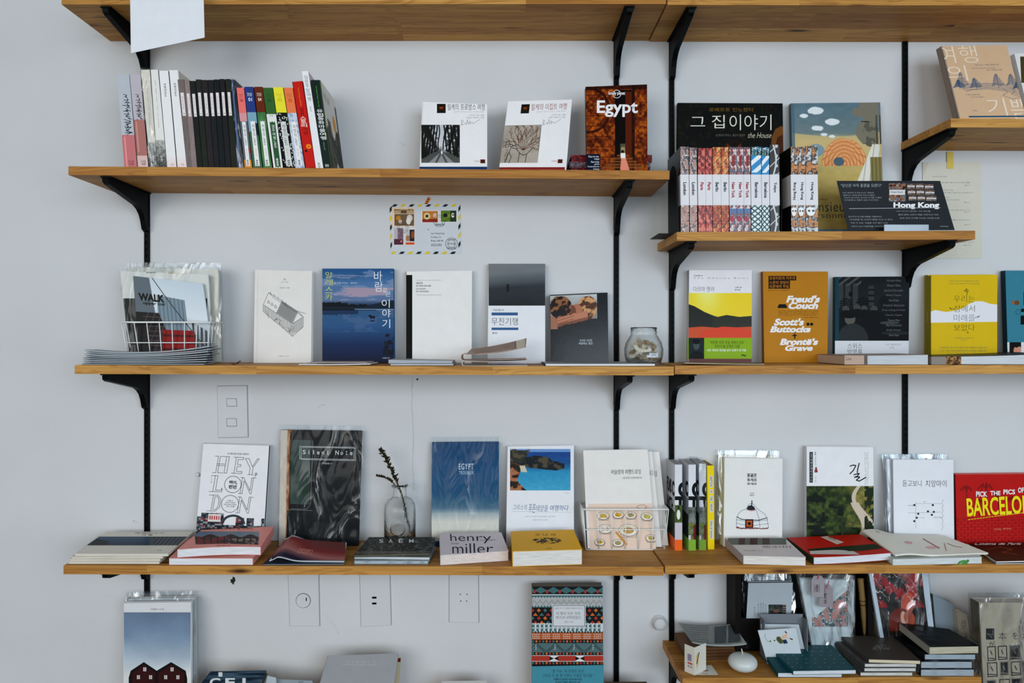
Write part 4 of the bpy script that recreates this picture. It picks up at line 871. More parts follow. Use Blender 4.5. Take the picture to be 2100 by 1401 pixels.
def hold():
    z = SB.z(1858, .16)+.0006; a, b_ = [(u-U0)/F*(D-.16) for u in (1812, 1903)]; root = empty('acrylic_holder', (a, -.15, z), 'clear acrylic holder at the foot of the Hong Kong card', 'holder')
    mesh('front_lip', *box(a, -.163, z, b_, -.161, z+.019), plain((150, 162, 172), .12, .6), root); mesh('foot_plate', *box(a, -.161, z, b_, -.10, z+.0018), plain((150, 162, 172), .12, .6), root)
    pr = Print(vplane(.1632, 1.5), [(1812, 455), (1903, 455), (1903, 472), (1812, 472)]); pr.text('당신은 아직 홍콩을 모른다', (1852, 461, 1888, 464), (196, 202, 206)); pr.done(root, 'lettering')
hold()
# corner shelf
def joy(p):
    wcol = (222, 210, 196); p.text('여행', (1936, 94, 2017, 129), wcol, -.012); p.text('의', (1946, 134, 1986, 166), wcol, -.014); p.text('기', (2010, 202, 2048, 238), wcol, -.012); p.text('쁨', (2056, 205, 2098, 246), wcol, -.012)
    small(p, [('느리게 걷는 즐거움에 대하여 쓰다', (2006, 132, 2056, 136)), ('Theories of Travel and Drawing', (1998, 139, 2046, 142)), ('글쓴이 지음 옮긴이 옮김', (2028, 143, 2060, 146)), ('또 다른 세상을 만나려면', (1973, 193, 2001, 196)), ('더욱 느리게 여행하라', (1983, 198, 2010, 201)), ('어크로스', (1978, 226, 1989, 229))], (84, 104, 124), 0)
    r = random.Random(8); L_ = []
    for cx, h in ((1972, 34), (1998, 24), (2044, 30), (2074, 28), (1964, 20), (2084, 18)):
        cy = 184+r.uniform(-3, 3); L_.append([(cx, cy), (cx+1, cy-h)])
        for k in range(16): y = cy-h*.25-k*h*.048; wd = (16-k)*.7+2; L_.append([(cx-wd+r.uniform(-1, 1), y+2), (cx-wd*.3, y-1), (cx+wd*.4, y+1.5), (cx+wd+r.uniform(-1, 1), y-1)])
    for k in range(7): L_.append([(1958+k*3, 176+k*2), (1985, 173+k*2+r.uniform(-1, 1)), (2020, 171+k*2), (2060, 174+k*2.4), (2092, 178+k*3)])
    L_ += [[(2052, 182), (2060, 190), (2048, 196), (2064, 204), (2078, 202)], [(2066, 180), (2076, 188), (2066, 194), (2084, 200)]]
    p.lines(L_, .7, (84, 112, 138)); p.rect(1968, 238, 2110, 241, (50, 96, 120))
book('beige hardback with white Korean letters and a blue forest drawing', [(1930, 95), (2064, 92), (2104, 240), (1966, 241)], .02, SC, t0=.16, t1=.10, rect=(1947, 94, 2083, 241), base=(204, 180, 152), spine=(150, 140, 130), art=lambda p: joy(p), ext=True, hard=1, rough=.5)
book('white book cut off by the right edge of the photo, on the corner shelf', [(2080, 110), (2210, 104), (2230, 243), (2112, 243)], .014, SC, t0=.13, t1=.08, base=(214, 214, 214), art=lambda p: p.rect(2092, 116, 2200, 170, (92, 84, 60)), ext=True)

# ================================================================== middle shelf, standing books
def hanok(p):
    p.line([(529, 556), (527, 760)], .6, (196, 194, 190)); small(p, [('집', (581, 571, 586, 575)), ('한옥 여행', (576, 578, 591, 580)), ('편집부 지음', (574, 589, 594, 592)), ('혜화1117', (570, 729, 592, 732))], (110, 110, 112))
    r = random.Random(3); k = (96, 98, 100); L_ = []
    def P(a, b_, h=0): return (540+a*60+b_*22, 625+a*39-b_*14-h)
    A_, B_, C_, D_ = P(0, 0), P(1, 0), P(1, 1), P(0, 1)
    L_ += [[A_, B_, C_], [A_, (A_[0], A_[1]+14), (B_[0], B_[1]+26), B_], [(B_[0], B_[1]+26), (C_[0], C_[1]+20), C_], [P(0, 0), P(0, .5, 18), P(1, .5, 18), P(1, 0)], [P(0, .5, 18), P(0, 1), P(1, 1), P(1, .5, 18)], [P(1, .5, 18), P(1, 1.2, 4)], [P(.45, 0), P(.45, .5, 18), P(.45, 1)]]
    for i in range(34): t = .47+i*.0155; L_.append([P(t, 0, 1), P(t, .5, 18)])
    for i in range(26): t = i/26; a = P(t, 0); L_.append([a, (a[0]+r.uniform(-.4, .4), a[1]+13+12*t)])
    for i in range(12): t = i/12; b_ = (B_[0]+(C_[0]-B_[0])*t, B_[1]+(C_[1]-B_[1])*t); L_.append([b_, (b_[0], b_[1]+22)])
    for i in range(12): t = r.random(); a = P(t, 0); L_.append([(a[0]-2, a[1]+4+r.random()*18), (a[0]+3, a[1]+5+r.random()*18)])
    for i in range(5): t = .08+i*.13; a = P(t, .5, 18); L_ += [[a, (a[0]-1, a[1]-4)]]
    for i in range(3): a = P(.1+i*.12, .2, 8); L_ += [[(a[0]-2, a[1]+3), (a[0], a[1]-2), (a[0]+3, a[1]+4), (a[0]-2, a[1]+3)]]
    p.lines(L_, .75, k)
book('white clothbound book with a line drawing of a Korean tiled house', [(523, 553), (640, 556), (638, 746), (520, 746)], .018, S3a, base=(216, 214, 211), art=hanok, hard=1, pages=(206, 200, 186))
def alaska(x, y):
    c = ramp(y, [(0, (50, 96, 144)), (.15, (92, 128, 166)), (.33, (110, 130, 160)), (.385, (44, 66, 96)), (.42, (70, 104, 140)), (.6, (62, 100, 142)), (.8, (32, 62, 98)), (1, (20, 42, 72))])
    n = fbm(x*3, y*13, 5); c = put(c, (n > .54) & (y < .33), (146, 158, 182), .6); c = put(c, (n > .6) & (y > .2) & (y < .33), (190, 160, 168), .65); c = put(c, (n > .56) & (y > .4) & (y < .66), (120, 130, 160), .3)
    h = .385-.02*vn(x*40, y*0, 1)-.02*(x < .35); c = put(c, (y > h) & (y < .435) & (x < .75), (16, 30, 42)); c = put(c, (y > .40-.07*np.clip((x-.55)/.4, 0, 1)) & (y < .42), (32, 54, 72)); c = put(c, (y > .42) & (y < .428) & (x > .45), (140, 164, 190))
    c = put(c, (y > .435) & (y < .47+.02*vn(x*30, y, 3)) & (x < .5), (30, 56, 84), .7)
    c = put(c, (((x-.7)/.04)**2+((y-.505)/.012)**2 < 1) | (((x-.665)/.02)**2+((y-.492)/.01)**2 < 1) | ((y > .505) & (y < .53) & ((np.abs(x-.68) < .005) | (np.abs(x-.72) < .005))) | (((x-.7)/.035)**2+((y-.545)/.006)**2 < 1), (18, 26, 36))
    c = put(c, (x > .9-.2*np.maximum(0, y-.6)) & (y > .68) & (y < .9) & (fbm(x*20, y*30, 7) > .42), (20, 34, 48)); return put(c, y > .97, (14, 28, 50), .6)
def alaskaart(p):
    p.raster(661, 551, 808, 748, 110, 150, alaska); y_ = (196, 200, 120); vtext(p, '알래스카', 667, 557, 682, 617, y_, -.005); p.text('바', (767, 556, 784, 577), WH, -.006); p.text('람', (769, 578, 785, 598), WH, -.006); p.text('같', (785, 590, 794, 600), WH, -.004); p.text('은', (791, 598, 801, 608), WH, -.004)
    p.text('이', (783, 614, 799, 631), WH, -.006); p.text('야', (784, 634, 801, 651), WH, -.006); p.text('기', (784, 655, 800, 673), WH, -.006)
    small(p, [('알래스카의 별처럼 높고 바람처럼 자유로운 시간들의', (685, 561, 754, 564)), ('자연과 사람에 대한 깊은 사색을 담은 산문', (685, 566, 747, 569)), ('아주 오래된 이야기', (685, 571, 731, 574))], (30, 54, 86)); small(p, [('글 사진 호시노    옮긴이', (685, 579, 732, 582)), ('청어람미디어', (784, 733, 799, 736))], (210, 216, 224))
book('blue book with a lake at dusk, a moose and white Korean title', [(661, 551), (807, 551), (809, 748), (661, 748)], .014, S3a, base=(60, 96, 138), spine=(44, 80, 120), art=alaskaart, rough=.35, pages=(60, 70, 84))
def breeze(p):
    p.rect(833, 564, 845.5, 760, (22, 26, 28)); p.line([(854, 575), (904, 575)], .6, (150, 150, 150)); p.line([(854, 605), (905, 605)], .6, (130, 130, 130)); small(p, [('BREEZE', (854, 579, 867, 582.5)), ('BY HAN SUN-HEE', (854, 584.5, 884, 588)), ('IN LONDON', (854, 591, 873, 594)), ('BY CHOOHAN', (854, 596, 879, 599.5))], (40, 42, 46), .01)
book('blank white book with a black strip along its spine', [(833, 557), (968, 555), (967, 748), (833, 748)], .012, S3a, base=(219, 218, 216), art=breeze, pages=(70, 70, 72), spine=(30, 32, 34))
def fog(p):
    def im(x, y):
        c = ramp(y+(x-.5)*.1, [(0, (130, 134, 138)), (.2, (124, 130, 134)), (.45, (90, 96, 102)), (.56, (62, 68, 74)), (.8, (56, 62, 68)), (1, (40, 46, 52))])+8*(fbm(x*4, y*6, 3)[..., None]-.5); c = put(c, ((x-.34)/.028)**2+((y-.58)/.1)**2 < 1, (30, 34, 38)); return put(c, (np.abs(x-.34) < .02) & (y > .5) & (y < .54), (26, 30, 34))
    p.raster(1002, 541, 1118, 627, 90, 66, im); p.rect(1008, 641, 1062, 647, (66, 104, 150)); p.rect(1008, 672, 1063, 677, (66, 104, 150)); p.text('무진기행', (1008, 652, 1062, 667), (50, 54, 60), -.008); p.text('세계문학전집 149', (1010, 634, 1033, 638), (70, 74, 80), .01); p.text('김승옥', (1010, 681, 1020, 685), (50, 54, 60), .02)
book('tall book with a foggy grey photo above and white lower half with blue bars', [(1002, 541), (1118, 541), (1118, 750), (1000, 750)], .014, S3a, base=(216, 218, 222), art=fog, rough=.22, pages=(190, 188, 184))
def couple(p):
    def im(x, y):
        n = fbm(x*14+y*5, y*9-x*3, 3, 4); f = fbm(x*3, y*3, 8); wx = x+.05*(n-.5); wy = y+.08*(n-.5); E_ = lambda a, b_, r, q: ((wx-a)/r)**2+((wy-b_)/q)**2 < 1
        c = mixc((188, 194, 196), (150, 146, 140), y*1.6+(f-.5)); c = put(c, y > .72+.1*(f-.5), (34, 30, 32)); h2 = E_(.8, .38, .2, .34); h1 = E_(.22, .36, .24, .34); c = put(c, h2, (150, 112, 78)); c = put(c, h2 & (n > .5), (198, 160, 118)); c = put(c, h2 & (n < .42), (96, 66, 46))
        c = put(c, E_(.56, .5, .13, .24), (176, 124, 96)); c = put(c, E_(.47, .5, .08, .2), (126, 82, 62)); c = put(c, h1, (84, 56, 40)); c = put(c, h1 & (n > .53), (150, 106, 74)); c = put(c, h1 & (n < .44), (42, 30, 28)); arm = (wy > .66-.22*x) & (wy < .98-.3*x) & (x > .14) & (x < .8)
        c = put(c, arm, (186, 134, 106)); c = put(c, arm & (wy > .9-.3*x), (140, 92, 72)); c = put(c, arm & (x < .5) & (np.abs(((y*1.3+x*.5)*9) % 1-.5) < .09), (122, 80, 64)); return put(c, (x < .15) & (y > .6+.6*x), (164, 120, 96))
    p.raster(1129, 604, 1225, 674, 100, 72, im); p.rect(1129, 674, 1250, 760, (22, 30, 36)); p.rect(1225, 598, 1250, 760, (26, 36, 44))
    small(p, [('우리의 시간은', (1188, 696, 1214, 701)), ('여행하는 동안', (1186, 702, 1215, 707))], (196, 202, 206))
book('glossy square black book with a photo of a couple embracing', [(1128, 605), (1246, 600), (1248, 748), (1131, 748)], .022, S3a, base=(26, 34, 40), art=couple, rough=.16, pages=(206, 204, 200), rect=(1129, 602, 1247, 748), z0=S3a.z(1190, .05)+.0062)
# right-hand books
def dharma(p):
    p.rect(1412, 601, 1542, 750, (222, 198, 62)); p.raster(1412, 601, 1542, 660, 30, 16, lambda x, y: mixc((226, 202, 56), (234, 222, 140), np.exp(-((x-.3)/.2)**2)*(1-y)))
    p.poly([(1412, 624), (1424, 628), (1445, 640), (1462, 647), (1472, 650), (1490, 646), (1516, 650), (1542, 648), (1542, 700), (1412, 700)], (44, 46, 40)); p.poly([(1462, 647), (1472, 650), (1490, 646), (1516, 650), (1542, 648), (1542, 672), (1460, 672)], (58, 60, 42)); p.poly([(1412, 672), (1440, 670), (1480, 673), (1542, 670), (1542, 700), (1412, 700)], (196, 92, 46)); p.poly([(1440, 680), (1480, 670), (1520, 672), (1542, 682), (1542, 700), (1430, 700)], (206, 78, 40)); p.rect(1412, 736, 1542, 750, (110, 48, 34))
    small(p, [('세계문학전집 109', (1422, 564, 1441, 567))], (60, 60, 66), .01); p.text('T h e   D h a r m a   B u m s', (1422, 569, 1534, 572), (150, 150, 156)); p.text('다르마 행려', (1422, 588, 1464, 598), (86, 88, 92), -.01); small(p, [('잭 케루악 지음', (1507, 588, 1521, 591)), ('옮긴이 옮김', (1507, 593, 1518, 596))], (60, 60, 66), .01)
dh = book('white paperback with yellow sky, dark hills and a green paper band', [(1413, 554), (1542, 554), (1541, 750), (1411, 750)], .018, S3b, base=(218, 218, 222), spine=(170, 176, 184), art=dharma, rough=.25, t0=.065)
def band(root, q, col, fn, name='paper_band', t=.0006):
    W, dv, P, th = root_info[root.name]; P2 = Plane(P.n, P.c+t); Q = list(P2.at(q)); mesh(name, *qslab(Q, 0, min(th, .012), dv), plain(col, .3), root)
    pr = Print(P2, q); fn(pr); pr.done(root, 'band_print', .3)
def gband(p):
    p.raster(1412, 693, 1444, 736, 30, 40, lambda x, y: put(put(put(mixc((36, 46, 50), (60, 72, 76), fbm(x*4, y*3)), ((x-.5)/.2)**2+((y-.35)/.22)**2 < 1, (84, 96, 96)), ((x-.5)/.24)**2+((y-.18)/.12)**2 < 1, (20, 26, 30)), ((x-.55)/.5)**2+((y-1.05)/.42)**2 < 1, (28, 36, 40)))
    d = (44, 60, 30); p.text("'여차피 우린 무덤 속에서 모두", (1456, 699, 1526, 706), d, 0); p.text("먼지가 될 운명인 것을'", (1466, 707, 1518, 714), d, 0); p.text('비트 세대의 경전을 넘어 신화가 된 작품', (1450, 716, 1530, 721), (230, 234, 220), .012); p.text('~', (1520, 727, 1530, 731), d)
band(dh, [(1410.5, 693), (1542, 693), (1542, 736), (1410.5, 736)], (146, 176, 44), gband)
def freud(p):
    for s, a, b_, c, d in (('프로이트의 카우치', 1576, 566, 1632, 575), ('스콧의 엉덩이', 1576, 575, 1619, 584), ('브론테의 무덤', 1576, 583, 1619, 592)): p.rect(a, b_, c+1, d+.3, (40, 34, 26)); p.text(s, (a+2, b_+1.3, c-2, d-1), (214, 150, 40), -.005)
    p.text('문학 성지를 떠나는 불경한 순례', (1576, 594, 1618, 597), (90, 60, 20)); c = (238, 234, 222)
    for s, b_ in (("Freud's", (1612, 606, 1682, 621)), ('Couch', (1617, 620, 1678, 634)), ("Scott's", (1587, 653, 1649, 668)), ('Buttocks', (1579, 669, 1663, 682)), ("Brontë's", (1599, 694, 1678, 708)), ('Grave', (1610, 708, 1667, 720))): p.text(s, b_, c, .05, .25)
    k = (36, 34, 30); p.rect(1597, 624, 1612, 629, k); p.rect(1595, 627, 1614, 632, k); p.circ(1657, 665, 3.3, k, 16); p.circ(1664.5, 665, 3.3, k, 16); p.rect(1628.5, 684, 1631, 695, k); p.rect(1625, 687, 1634, 689.5, k)
    small(p, [('지금 이 책은 프로이트가 앉아서 환자들과 대화를 나누던 소파에서', (1595, 637, 1678, 639.5)), ('시작하여 작가들이 살고 사랑하고 잠든 곳으로 떠나는 여행의 기록', (1595, 641, 1678, 643.5)), ('가장 문학적이고 불경한 산책', (1595, 645, 1672, 647.5)), ('사이먼 지음 옮긴이', (1646, 650, 1678, 652.5))], (110, 76, 24)); p.text('뮤진트리', (1678, 736, 1688, 740), k)
book('mustard orange paperback with bold cream English titles and a small couch', [(1564, 557), (1698, 557), (1697, 750), (1567, 750)], .014, S3b, base=(184, 136, 40), spine=(140, 92, 34), art=freud, pages=(150, 110, 50))
def swiss(p):
    def im(x, y):
        c = ramp(y, [(0, (34, 42, 46)), (.3, (46, 52, 56)), (.6, (30, 36, 40)), (1, (22, 28, 32))])+10*(fbm(x*6, y*8, 3)[..., None]-.5)
        c = put(c, (x < .3) & (y > .1) & (y < .48) & (np.sin(x*60) > -.6), (78, 82, 84), .8); c = put(c, (y < .14) & (np.sin(x*50+y*60) > .3) & (x < .32), (90, 92, 92)); c = put(c, ((x-.17)/.03)**2+((y-.27)/.04)**2 < 1, (20, 26, 30)); c = put(c, (x > .42) & (x < .5) & (y > .14) & (y < .5), (70, 74, 76)); c = put(c, (x > .42) & (x < .5) & (np.sin(y*70) > .5) & (y > .14) & (y < .5), (34, 38, 42))
        for a, b_ in ((.1, .42), (.34, .4), (.66, .38)): c = put(c, (np.abs(np.sin(np.arctan2(y-b_, x-a)*5.5)) > .6) & (np.hypot(x-a, y-b_) < .09), (16, 24, 26))
        for a, b_, r in ((.1, .5, .05), (.26, .48, .05), (.36, .49, .045), (.5, .5, .05)): c = put(c, ((x-a)/r)**2+((y-b_)/r)**2 < 1, (84, 84, 82)); c = put(c, ((x-a)/(r*1.6))**2+((y-b_-.1)/.08)**2 < 1, (24, 28, 32))
        c = put(c, ((x-.16)/.075)**2+((y-.66)/.09)**2 < 1, (104, 102, 98)); c = put(c, ((x-.15)/.1)**2+((y-.59)/.06)**2 < 1, (18, 22, 26)); c = put(c, ((x-.2)/.22)**2+((y-1.0)/.27)**2 < 1, (62, 66, 68)); c = put(c, ((x-.72)/.14)**2+((y-.72)/.025)**2 < 1, (80, 82, 82)); return put(c, ((x-.8)/.2)**2+((y-.88)/.03)**2 < 1, (56, 60, 62))
    p.raster(1720, 568, 1865, 699, 120, 110, im); p.rect(1712, 568, 1720.5, 699, (40, 78, 88)); p.rect(1712, 699, 1865, 760, (204, 206, 210))
    p.text('스위스', (1738, 704, 1768, 715), (50, 54, 60), -.008); p.text('방명록', (1738, 716, 1768, 727), (50, 54, 60), -.008); small(p, [('니체, 헤세, 바그너,', (1816, 705, 1847, 709)), ('그리고', (1824, 711, 1834, 715))], (110, 112, 116))
    for i, s in enumerate(('Hermann Hesse', 'Rainer Rilke', 'Gerhard Dorweiler', 'Richard Wagner', 'Paul Klee', 'Friedrich Nietzsche', 'Ernst Ludwig Kirchner', 'Charles Chaplin', 'Thomas Mann', 'Paul Giovanoli', 'Emilie Kempin', 'Paul Klee')): w_ = len(s)*1.15; p.text(s, (1833-w_, 573+i*10.2, 1833+w_, 577.5+i*10.2), (128, 130, 134), -.008, .3)
book('dark paperback with a black and white cafe photo over a white strip', [(1713, 568), (1865, 567), (1863, 750), (1712, 750)], .013, S3b, base=(40, 46, 52), spine=(38, 74, 84), art=swiss, pages=(30, 34, 38))
def yel(p):
    p.poly([(1909, 639), (1918, 636), (1940, 640), (1960, 637), (1975, 632), (1986, 624), (2000, 618), (2015, 618), (2030, 623), (2045, 625), (2045, 660), (1909, 662)], (214, 214, 218)); g = (90, 90, 40)
    for s, v in (('우리는', 606), ('섬에서', 626), ('미래를', 645), ('보았다', 665)): p.text(s, (1956, v, 1999, v+14), (100, 98, 50) if s != '미래를' else (96, 104, 112), -.012)
    r = random.Random(2); p.lines([[(1982, 606), (1984, 600), (1979, 596), (1982, 592), (1986, 597), (1981, 599)], [(1976, 597), (1983, 595)], [(1951, 633), (1947, 631), (1950, 634), (1958, 634)], [(1999, 652), (2004, 650), (2009, 648), (2005, 652)], [(1984, 680), (1986, 683), (1983, 682)]], 1., g)
    small(p, [('서울의 대학생들 아시아 섬들을 순례하는 공동체', (1945, 575, 2008, 578)), ('자급자족 공동체, 미래를 바라보는 아시아의 섬들', (1946, 580.5, 2008, 583.5)), ('강제윤 섬연구소 글 편집부 사진', (1957, 692, 1996, 695)), ('달리기 지음', (1970, 696.5, 1983, 699)), ('이 책에 담긴 여러 이야기들은 모든 세대에게 희망을 주고', (1926, 711, 2024, 715)), ('결국 그것은 바다에 대한 이야기다 사라지는 것들을 위해', (1929, 717.5, 2024, 721.5)), ('무엇을 할 것인지를 우리에게 묻고 있다 그 섬', (1942, 724, 2010, 728))], (118, 138, 90))
for i, (o, l) in enumerate(((7, 'yellow paperback with a white wave across it, the front copy'), (0, 'yellow paperback standing directly behind its twin with the white wave'))):
    t_ = .062 if i == 0 else .046
    book(l, [(1902+o, 565-i), (2045-i*6, 564-i), (2045-i*6, 750), (1902+o, 750)], .013, S3b, t0=t_, t1=t_-.025, base=(206, 182, 34), spine=(150, 140, 18), art=yel if i == 0 else (lambda p: p.rect(1902, 639, 2039, 661, (200, 200, 204))), pages=(196, 186, 90), group='yellow paperbacks of the middle shelf')
def turq(p):
    p.text('보', (2094, 598, 2140, 640), (20, 26, 30), .03); p.text('비', (2093, 645, 2140, 672), (20, 26, 30), .03); p.circ(2085, 621, 6, (120, 88, 60), 10, 5); p.circ(2077, 620, 4, (150, 110, 90), 8); p.circ(2088, 640, 5, (40, 70, 84), 16, ring=.7); p.rect(2064, 702, 2200, 750, (206, 206, 206)); p.raster(2070, 702, 2094, 727, 24, 25, lambda x, y: put(put(mixc((30, 24, 26), (50, 38, 36), fbm(x*5, y*5)), ((x-.7)/.35)**2+((y-.75)/.5)**2 < 1, (196, 150, 130)), y+np.abs(x-.6)*.4 < .45, (24, 22, 26)))
book('turquoise paperback cut off by the right photo edge on the middle shelf', [(2061, 555), (2204, 555), (2204, 750), (2067, 750)], .016, S3b, base=(74, 138, 154), spine=(30, 66, 78), art=turq, t0=.06)
# lying things on the middle shelf
z3a = lambda u: S3a.z(u, .12)+.0004
z3b = lambda u: S3b.z(u, .12)+.0004
def flat(label, u0, u1, t0, t1, z, th, **k):       # lying sheet block by its front edge columns and depth range
    def px(u, t): P_ = ray(u, 700, t0); x = P_[0]; s = D-t; return (U0+x*F/s, V0-(z+th-CZ)*F/s)
    return lying(label, [px(u0, t1), px(u1, t1), px(u1, t0), px(u0, t0)], z, th, **k)
names = ['lowest magazine of the curled stack before the wire basket', 'second magazine up in the curled stack before the basket', 'third magazine up in the curled stack before the basket', 'fourth magazine up in the curled stack before the basket', 'fifth magazine up in the curled stack before the basket', 'sixth magazine up in the curled stack before the basket', 'seventh magazine up in the curled stack before the basket', 'topmost magazine of the curled stack before the basket']
z = z3a(300); rr = random.Random(4)
for i, l in enumerate(names):
    cb = .0012*i; fn = lambda x, y, cb=cb: cb*2.0*((x-.38)**2*2.2+.05)
    j = rr.uniform(-4, 4)
    flat(l, 170+j+i*.8, 422+j*1.2+i*1.5, .188+rr.uniform(-.004, .004), .134, z, .0031, bump=fn, follow=True, base=rr.choice([(120, 134, 144), (70, 82, 92), (170, 178, 182)]), pages=(176, 182, 186), spine=None, cov=.0006, group='curled magazine stack', name='magazine', cat='magazine', nx=12)
    z += .0032+.0003
flat('thin white brochure lying before the tiled house book', 612, 760, .19, .09, z3a(680), .003, bump=lambda x, y: .0035*(x-.35)**2, follow=True, spine=None, base=(190, 184, 184), name='brochure', cat='brochure')
flat('cream brochure lying under the lake photograph book', 640, 752, .176, .08, z3a(680)+.0046, .0012, spine=None, base=(206, 196, 190), name='brochure', cat='brochure')
flat('lower grey brochure lying before the blank white book', 800, 930, .19, .09, z3a(860), .0045, base=(150, 156, 160), pages=(190, 192, 196), spine=None, name='brochure', cat='brochure')
flat('upper pale brochure lying before the blank white book', 796, 928, .188, .09, z3a(860)+.0049, .0052, bump=lambda x, y: .003*(1-x), follow=False, base=(176, 180, 184), pages=(180, 184, 190), spine=None, name='brochure', cat='brochure')
def fold(label, u0, u1, z, h, th, t0, t1, col, curl, art=None):
    """folded leaflet: two leaves joined by a rounded fold at the left"""
    x0, x1 = [(u-U0)/F*(D-t0) for u in (u0, u1)]; n = 14; V = []; root = empty('leaflet', (x0, -t0, z), label, 'leaflet', 'folded leaflets of the middle shelf'); pts = []
    for i in range(n+1): x = i/n; pts.append((x1-(x1-x0-.004)*x, z+.0003+curl*.2*(1-x)**2))
    for k in range(1, 7): a = math.pi*k/7; pts.append((x0+.004-.004*math.sin(a), z+h*.5-h*.5*math.cos(a)))
    for i in range(n+1): x = i/n; pts.append((x0+.004+(x1-x0-.004)*x, z+h+curl*x**2-math.sin(x*3.14)*h*.12))
    def rib(off):
        V = []
        for y in (-t0, -t1):
            for (x, zz) in pts: V.append((x, y, zz))
        return V
    m = len(pts); A_ = rib(0); nr = []
    for i in range(m):
        a = Vector(pts[max(i-1, 0)]); b_ = Vector(pts[min(i+1, m-1)]); d = (b_-a).normalized(); nr.append((-d.y*th, d.x*th))
    Bv = [(A_[k*m+i][0]-nr[i][0]*-1, A_[k*m+i][1], A_[k*m+i][2]-nr[i][1]*-1) for k in range(2) for i in range(m)]
    V = A_+Bv; Fc = []
    for i in range(m-1): Fc += [(i, i+1, m+i+1, m+i), (2*m+i, 3*m+i, 3*m+i+1, 2*m+i+1), (i, 2*m+i, 2*m+i+1, i+1), (m+i, m+i+1, 3*m+i+1, 3*m+i)]
    Fc += [(0, m, 3*m, 2*m), (m-1, 3*m-1, 4*m-1, 2*m-1)]
    mesh('folded_sheet', V, Fc, plain(col, .45), root)
    return root
fold('lower folded white leaflet with a black printed inside', 948, 1082, z3a(1010), .0095, .0011, .188, .10, (206, 200, 198), .002)
r_ = fold('upper folded leaflet with a brown interior photo, curling upward', 946, 1080, z3a(1010)+.0125, .013, .0011, .186, .11, (184, 160, 146), .016)
lying('glossy brown and cream leaflet print resting on the folded leaflets', [(966, 716), (1080, 704), (1078, 722), (955, 727)], z3a(1010)+.0265, .0012, tf=.186, tb=.12, base=(170, 150, 138), spine=None, name='leaflet', cat='leaflet', bump=lambda x, y: .012*x*x, follow=True, group='folded leaflets of the middle shelf',
      art=lambda p: (p.raster(966, 706, 1080, 727, 40, 12, lambda x, y: put(put(mixc((150, 128, 116), (176, 156, 142), fbm(x*4, y*2)), (x > .7) & (x < .96), (206, 196, 182)), np.abs(x-.7) < .01, (90, 76, 70)))))
flat('thin white square book lying under the photo book of the couple', 1118, 1343, .19, .045, z3a(1220), .0052, base=(170, 174, 178), pages=(216, 214, 214), spine='L', spinecol=(30, 34, 40), over=.0002)
flat('folded city map leaflet lying before the green banded paperback', 1404, 1568, .175, .11, z3b(1480), .0025, bump=lambda x, y: .003*(1-x)**2, follow=True, base=(150, 138, 120), pages=(206, 200, 190), spine=None, name='leaflet', cat='leaflet',
     art=None)
def spinecap(root, u0, u1, v0, v1, t, col, fn):
    P = vplane(t, 1.5); q = [(u0, v0), (u1, v0), (u1, v1), (u0, v1)]; pr = Print(P, q); pr.rect(u0, v0, u1, v1, col); fn(pr); pr.done(root, 'spine_print', .4)
r_ = flat('thick white magazine with a cream spine lying before the cafe photo book', 1732, 1904, .19, .05, z3b(1810), .0205, bump=lambda x, y: .0022*x, base=(170, 156, 146), pages=(196, 200, 204), spine='L', spinecol=(190, 172, 158))
spinecap(r_, 1732, 1779, 729, 747.5, .1908, (186, 168, 154), lambda p: (p.text('Cuisine', (1734, 732, 1746, 739), (110, 70, 50), rot=-90 if False else 0), p.rect(1772, 729, 1779, 747.5, (120, 106, 100))))
r_ = flat('thick magazine with a photo strip spine lying before the yellow paperbacks', 1910, 2160, .19, .05, z3b(2000), .0185, bump=lambda x, y: .007*x*x, base=(60, 62, 66), pages=(200, 204, 208), spine='L', spinecol=(150, 140, 130))
spinecap(r_, 1910, 1971, 731.5, 748, .1908, (150, 144, 138), lambda p: p.raster(1940, 731.5, 1971, 748, 31, 16, lambda x, y: mixc((70, 50, 34), (196, 156, 110), fbm(x*9, y*4, 3)*1.8-.4)))
# brown leaf
c0 = ray(482, 742, .17); zf = z3a(480)+.0006; V = []
for i in range(9):
    x = i/8; wd = .009*math.sin(x*3.14)**.7+.0006; zc = .006*math.sin(x*9)*x+.003*x
    V += [(c0[0]-.013+x*.027, -.17-wd, zf+max(0, zc)), (c0[0]-.013+x*.027, -.17, zf+max(0, zc)+.0018*math.sin(x*3.14)), (c0[0]-.013+x*.027, -.17+wd, zf+max(0, zc)+.001)]
Fc = []
for i in range(8): a = i*3; Fc += [(a, a+3, a+4, a+1), (a+1, a+4, a+5, a+2)]
tag(mesh('dried_leaf', V, Fc, plain((126, 78, 56), .7)), 'curled brown dried leaf lying right of the wire magazine basket', 'leaf')
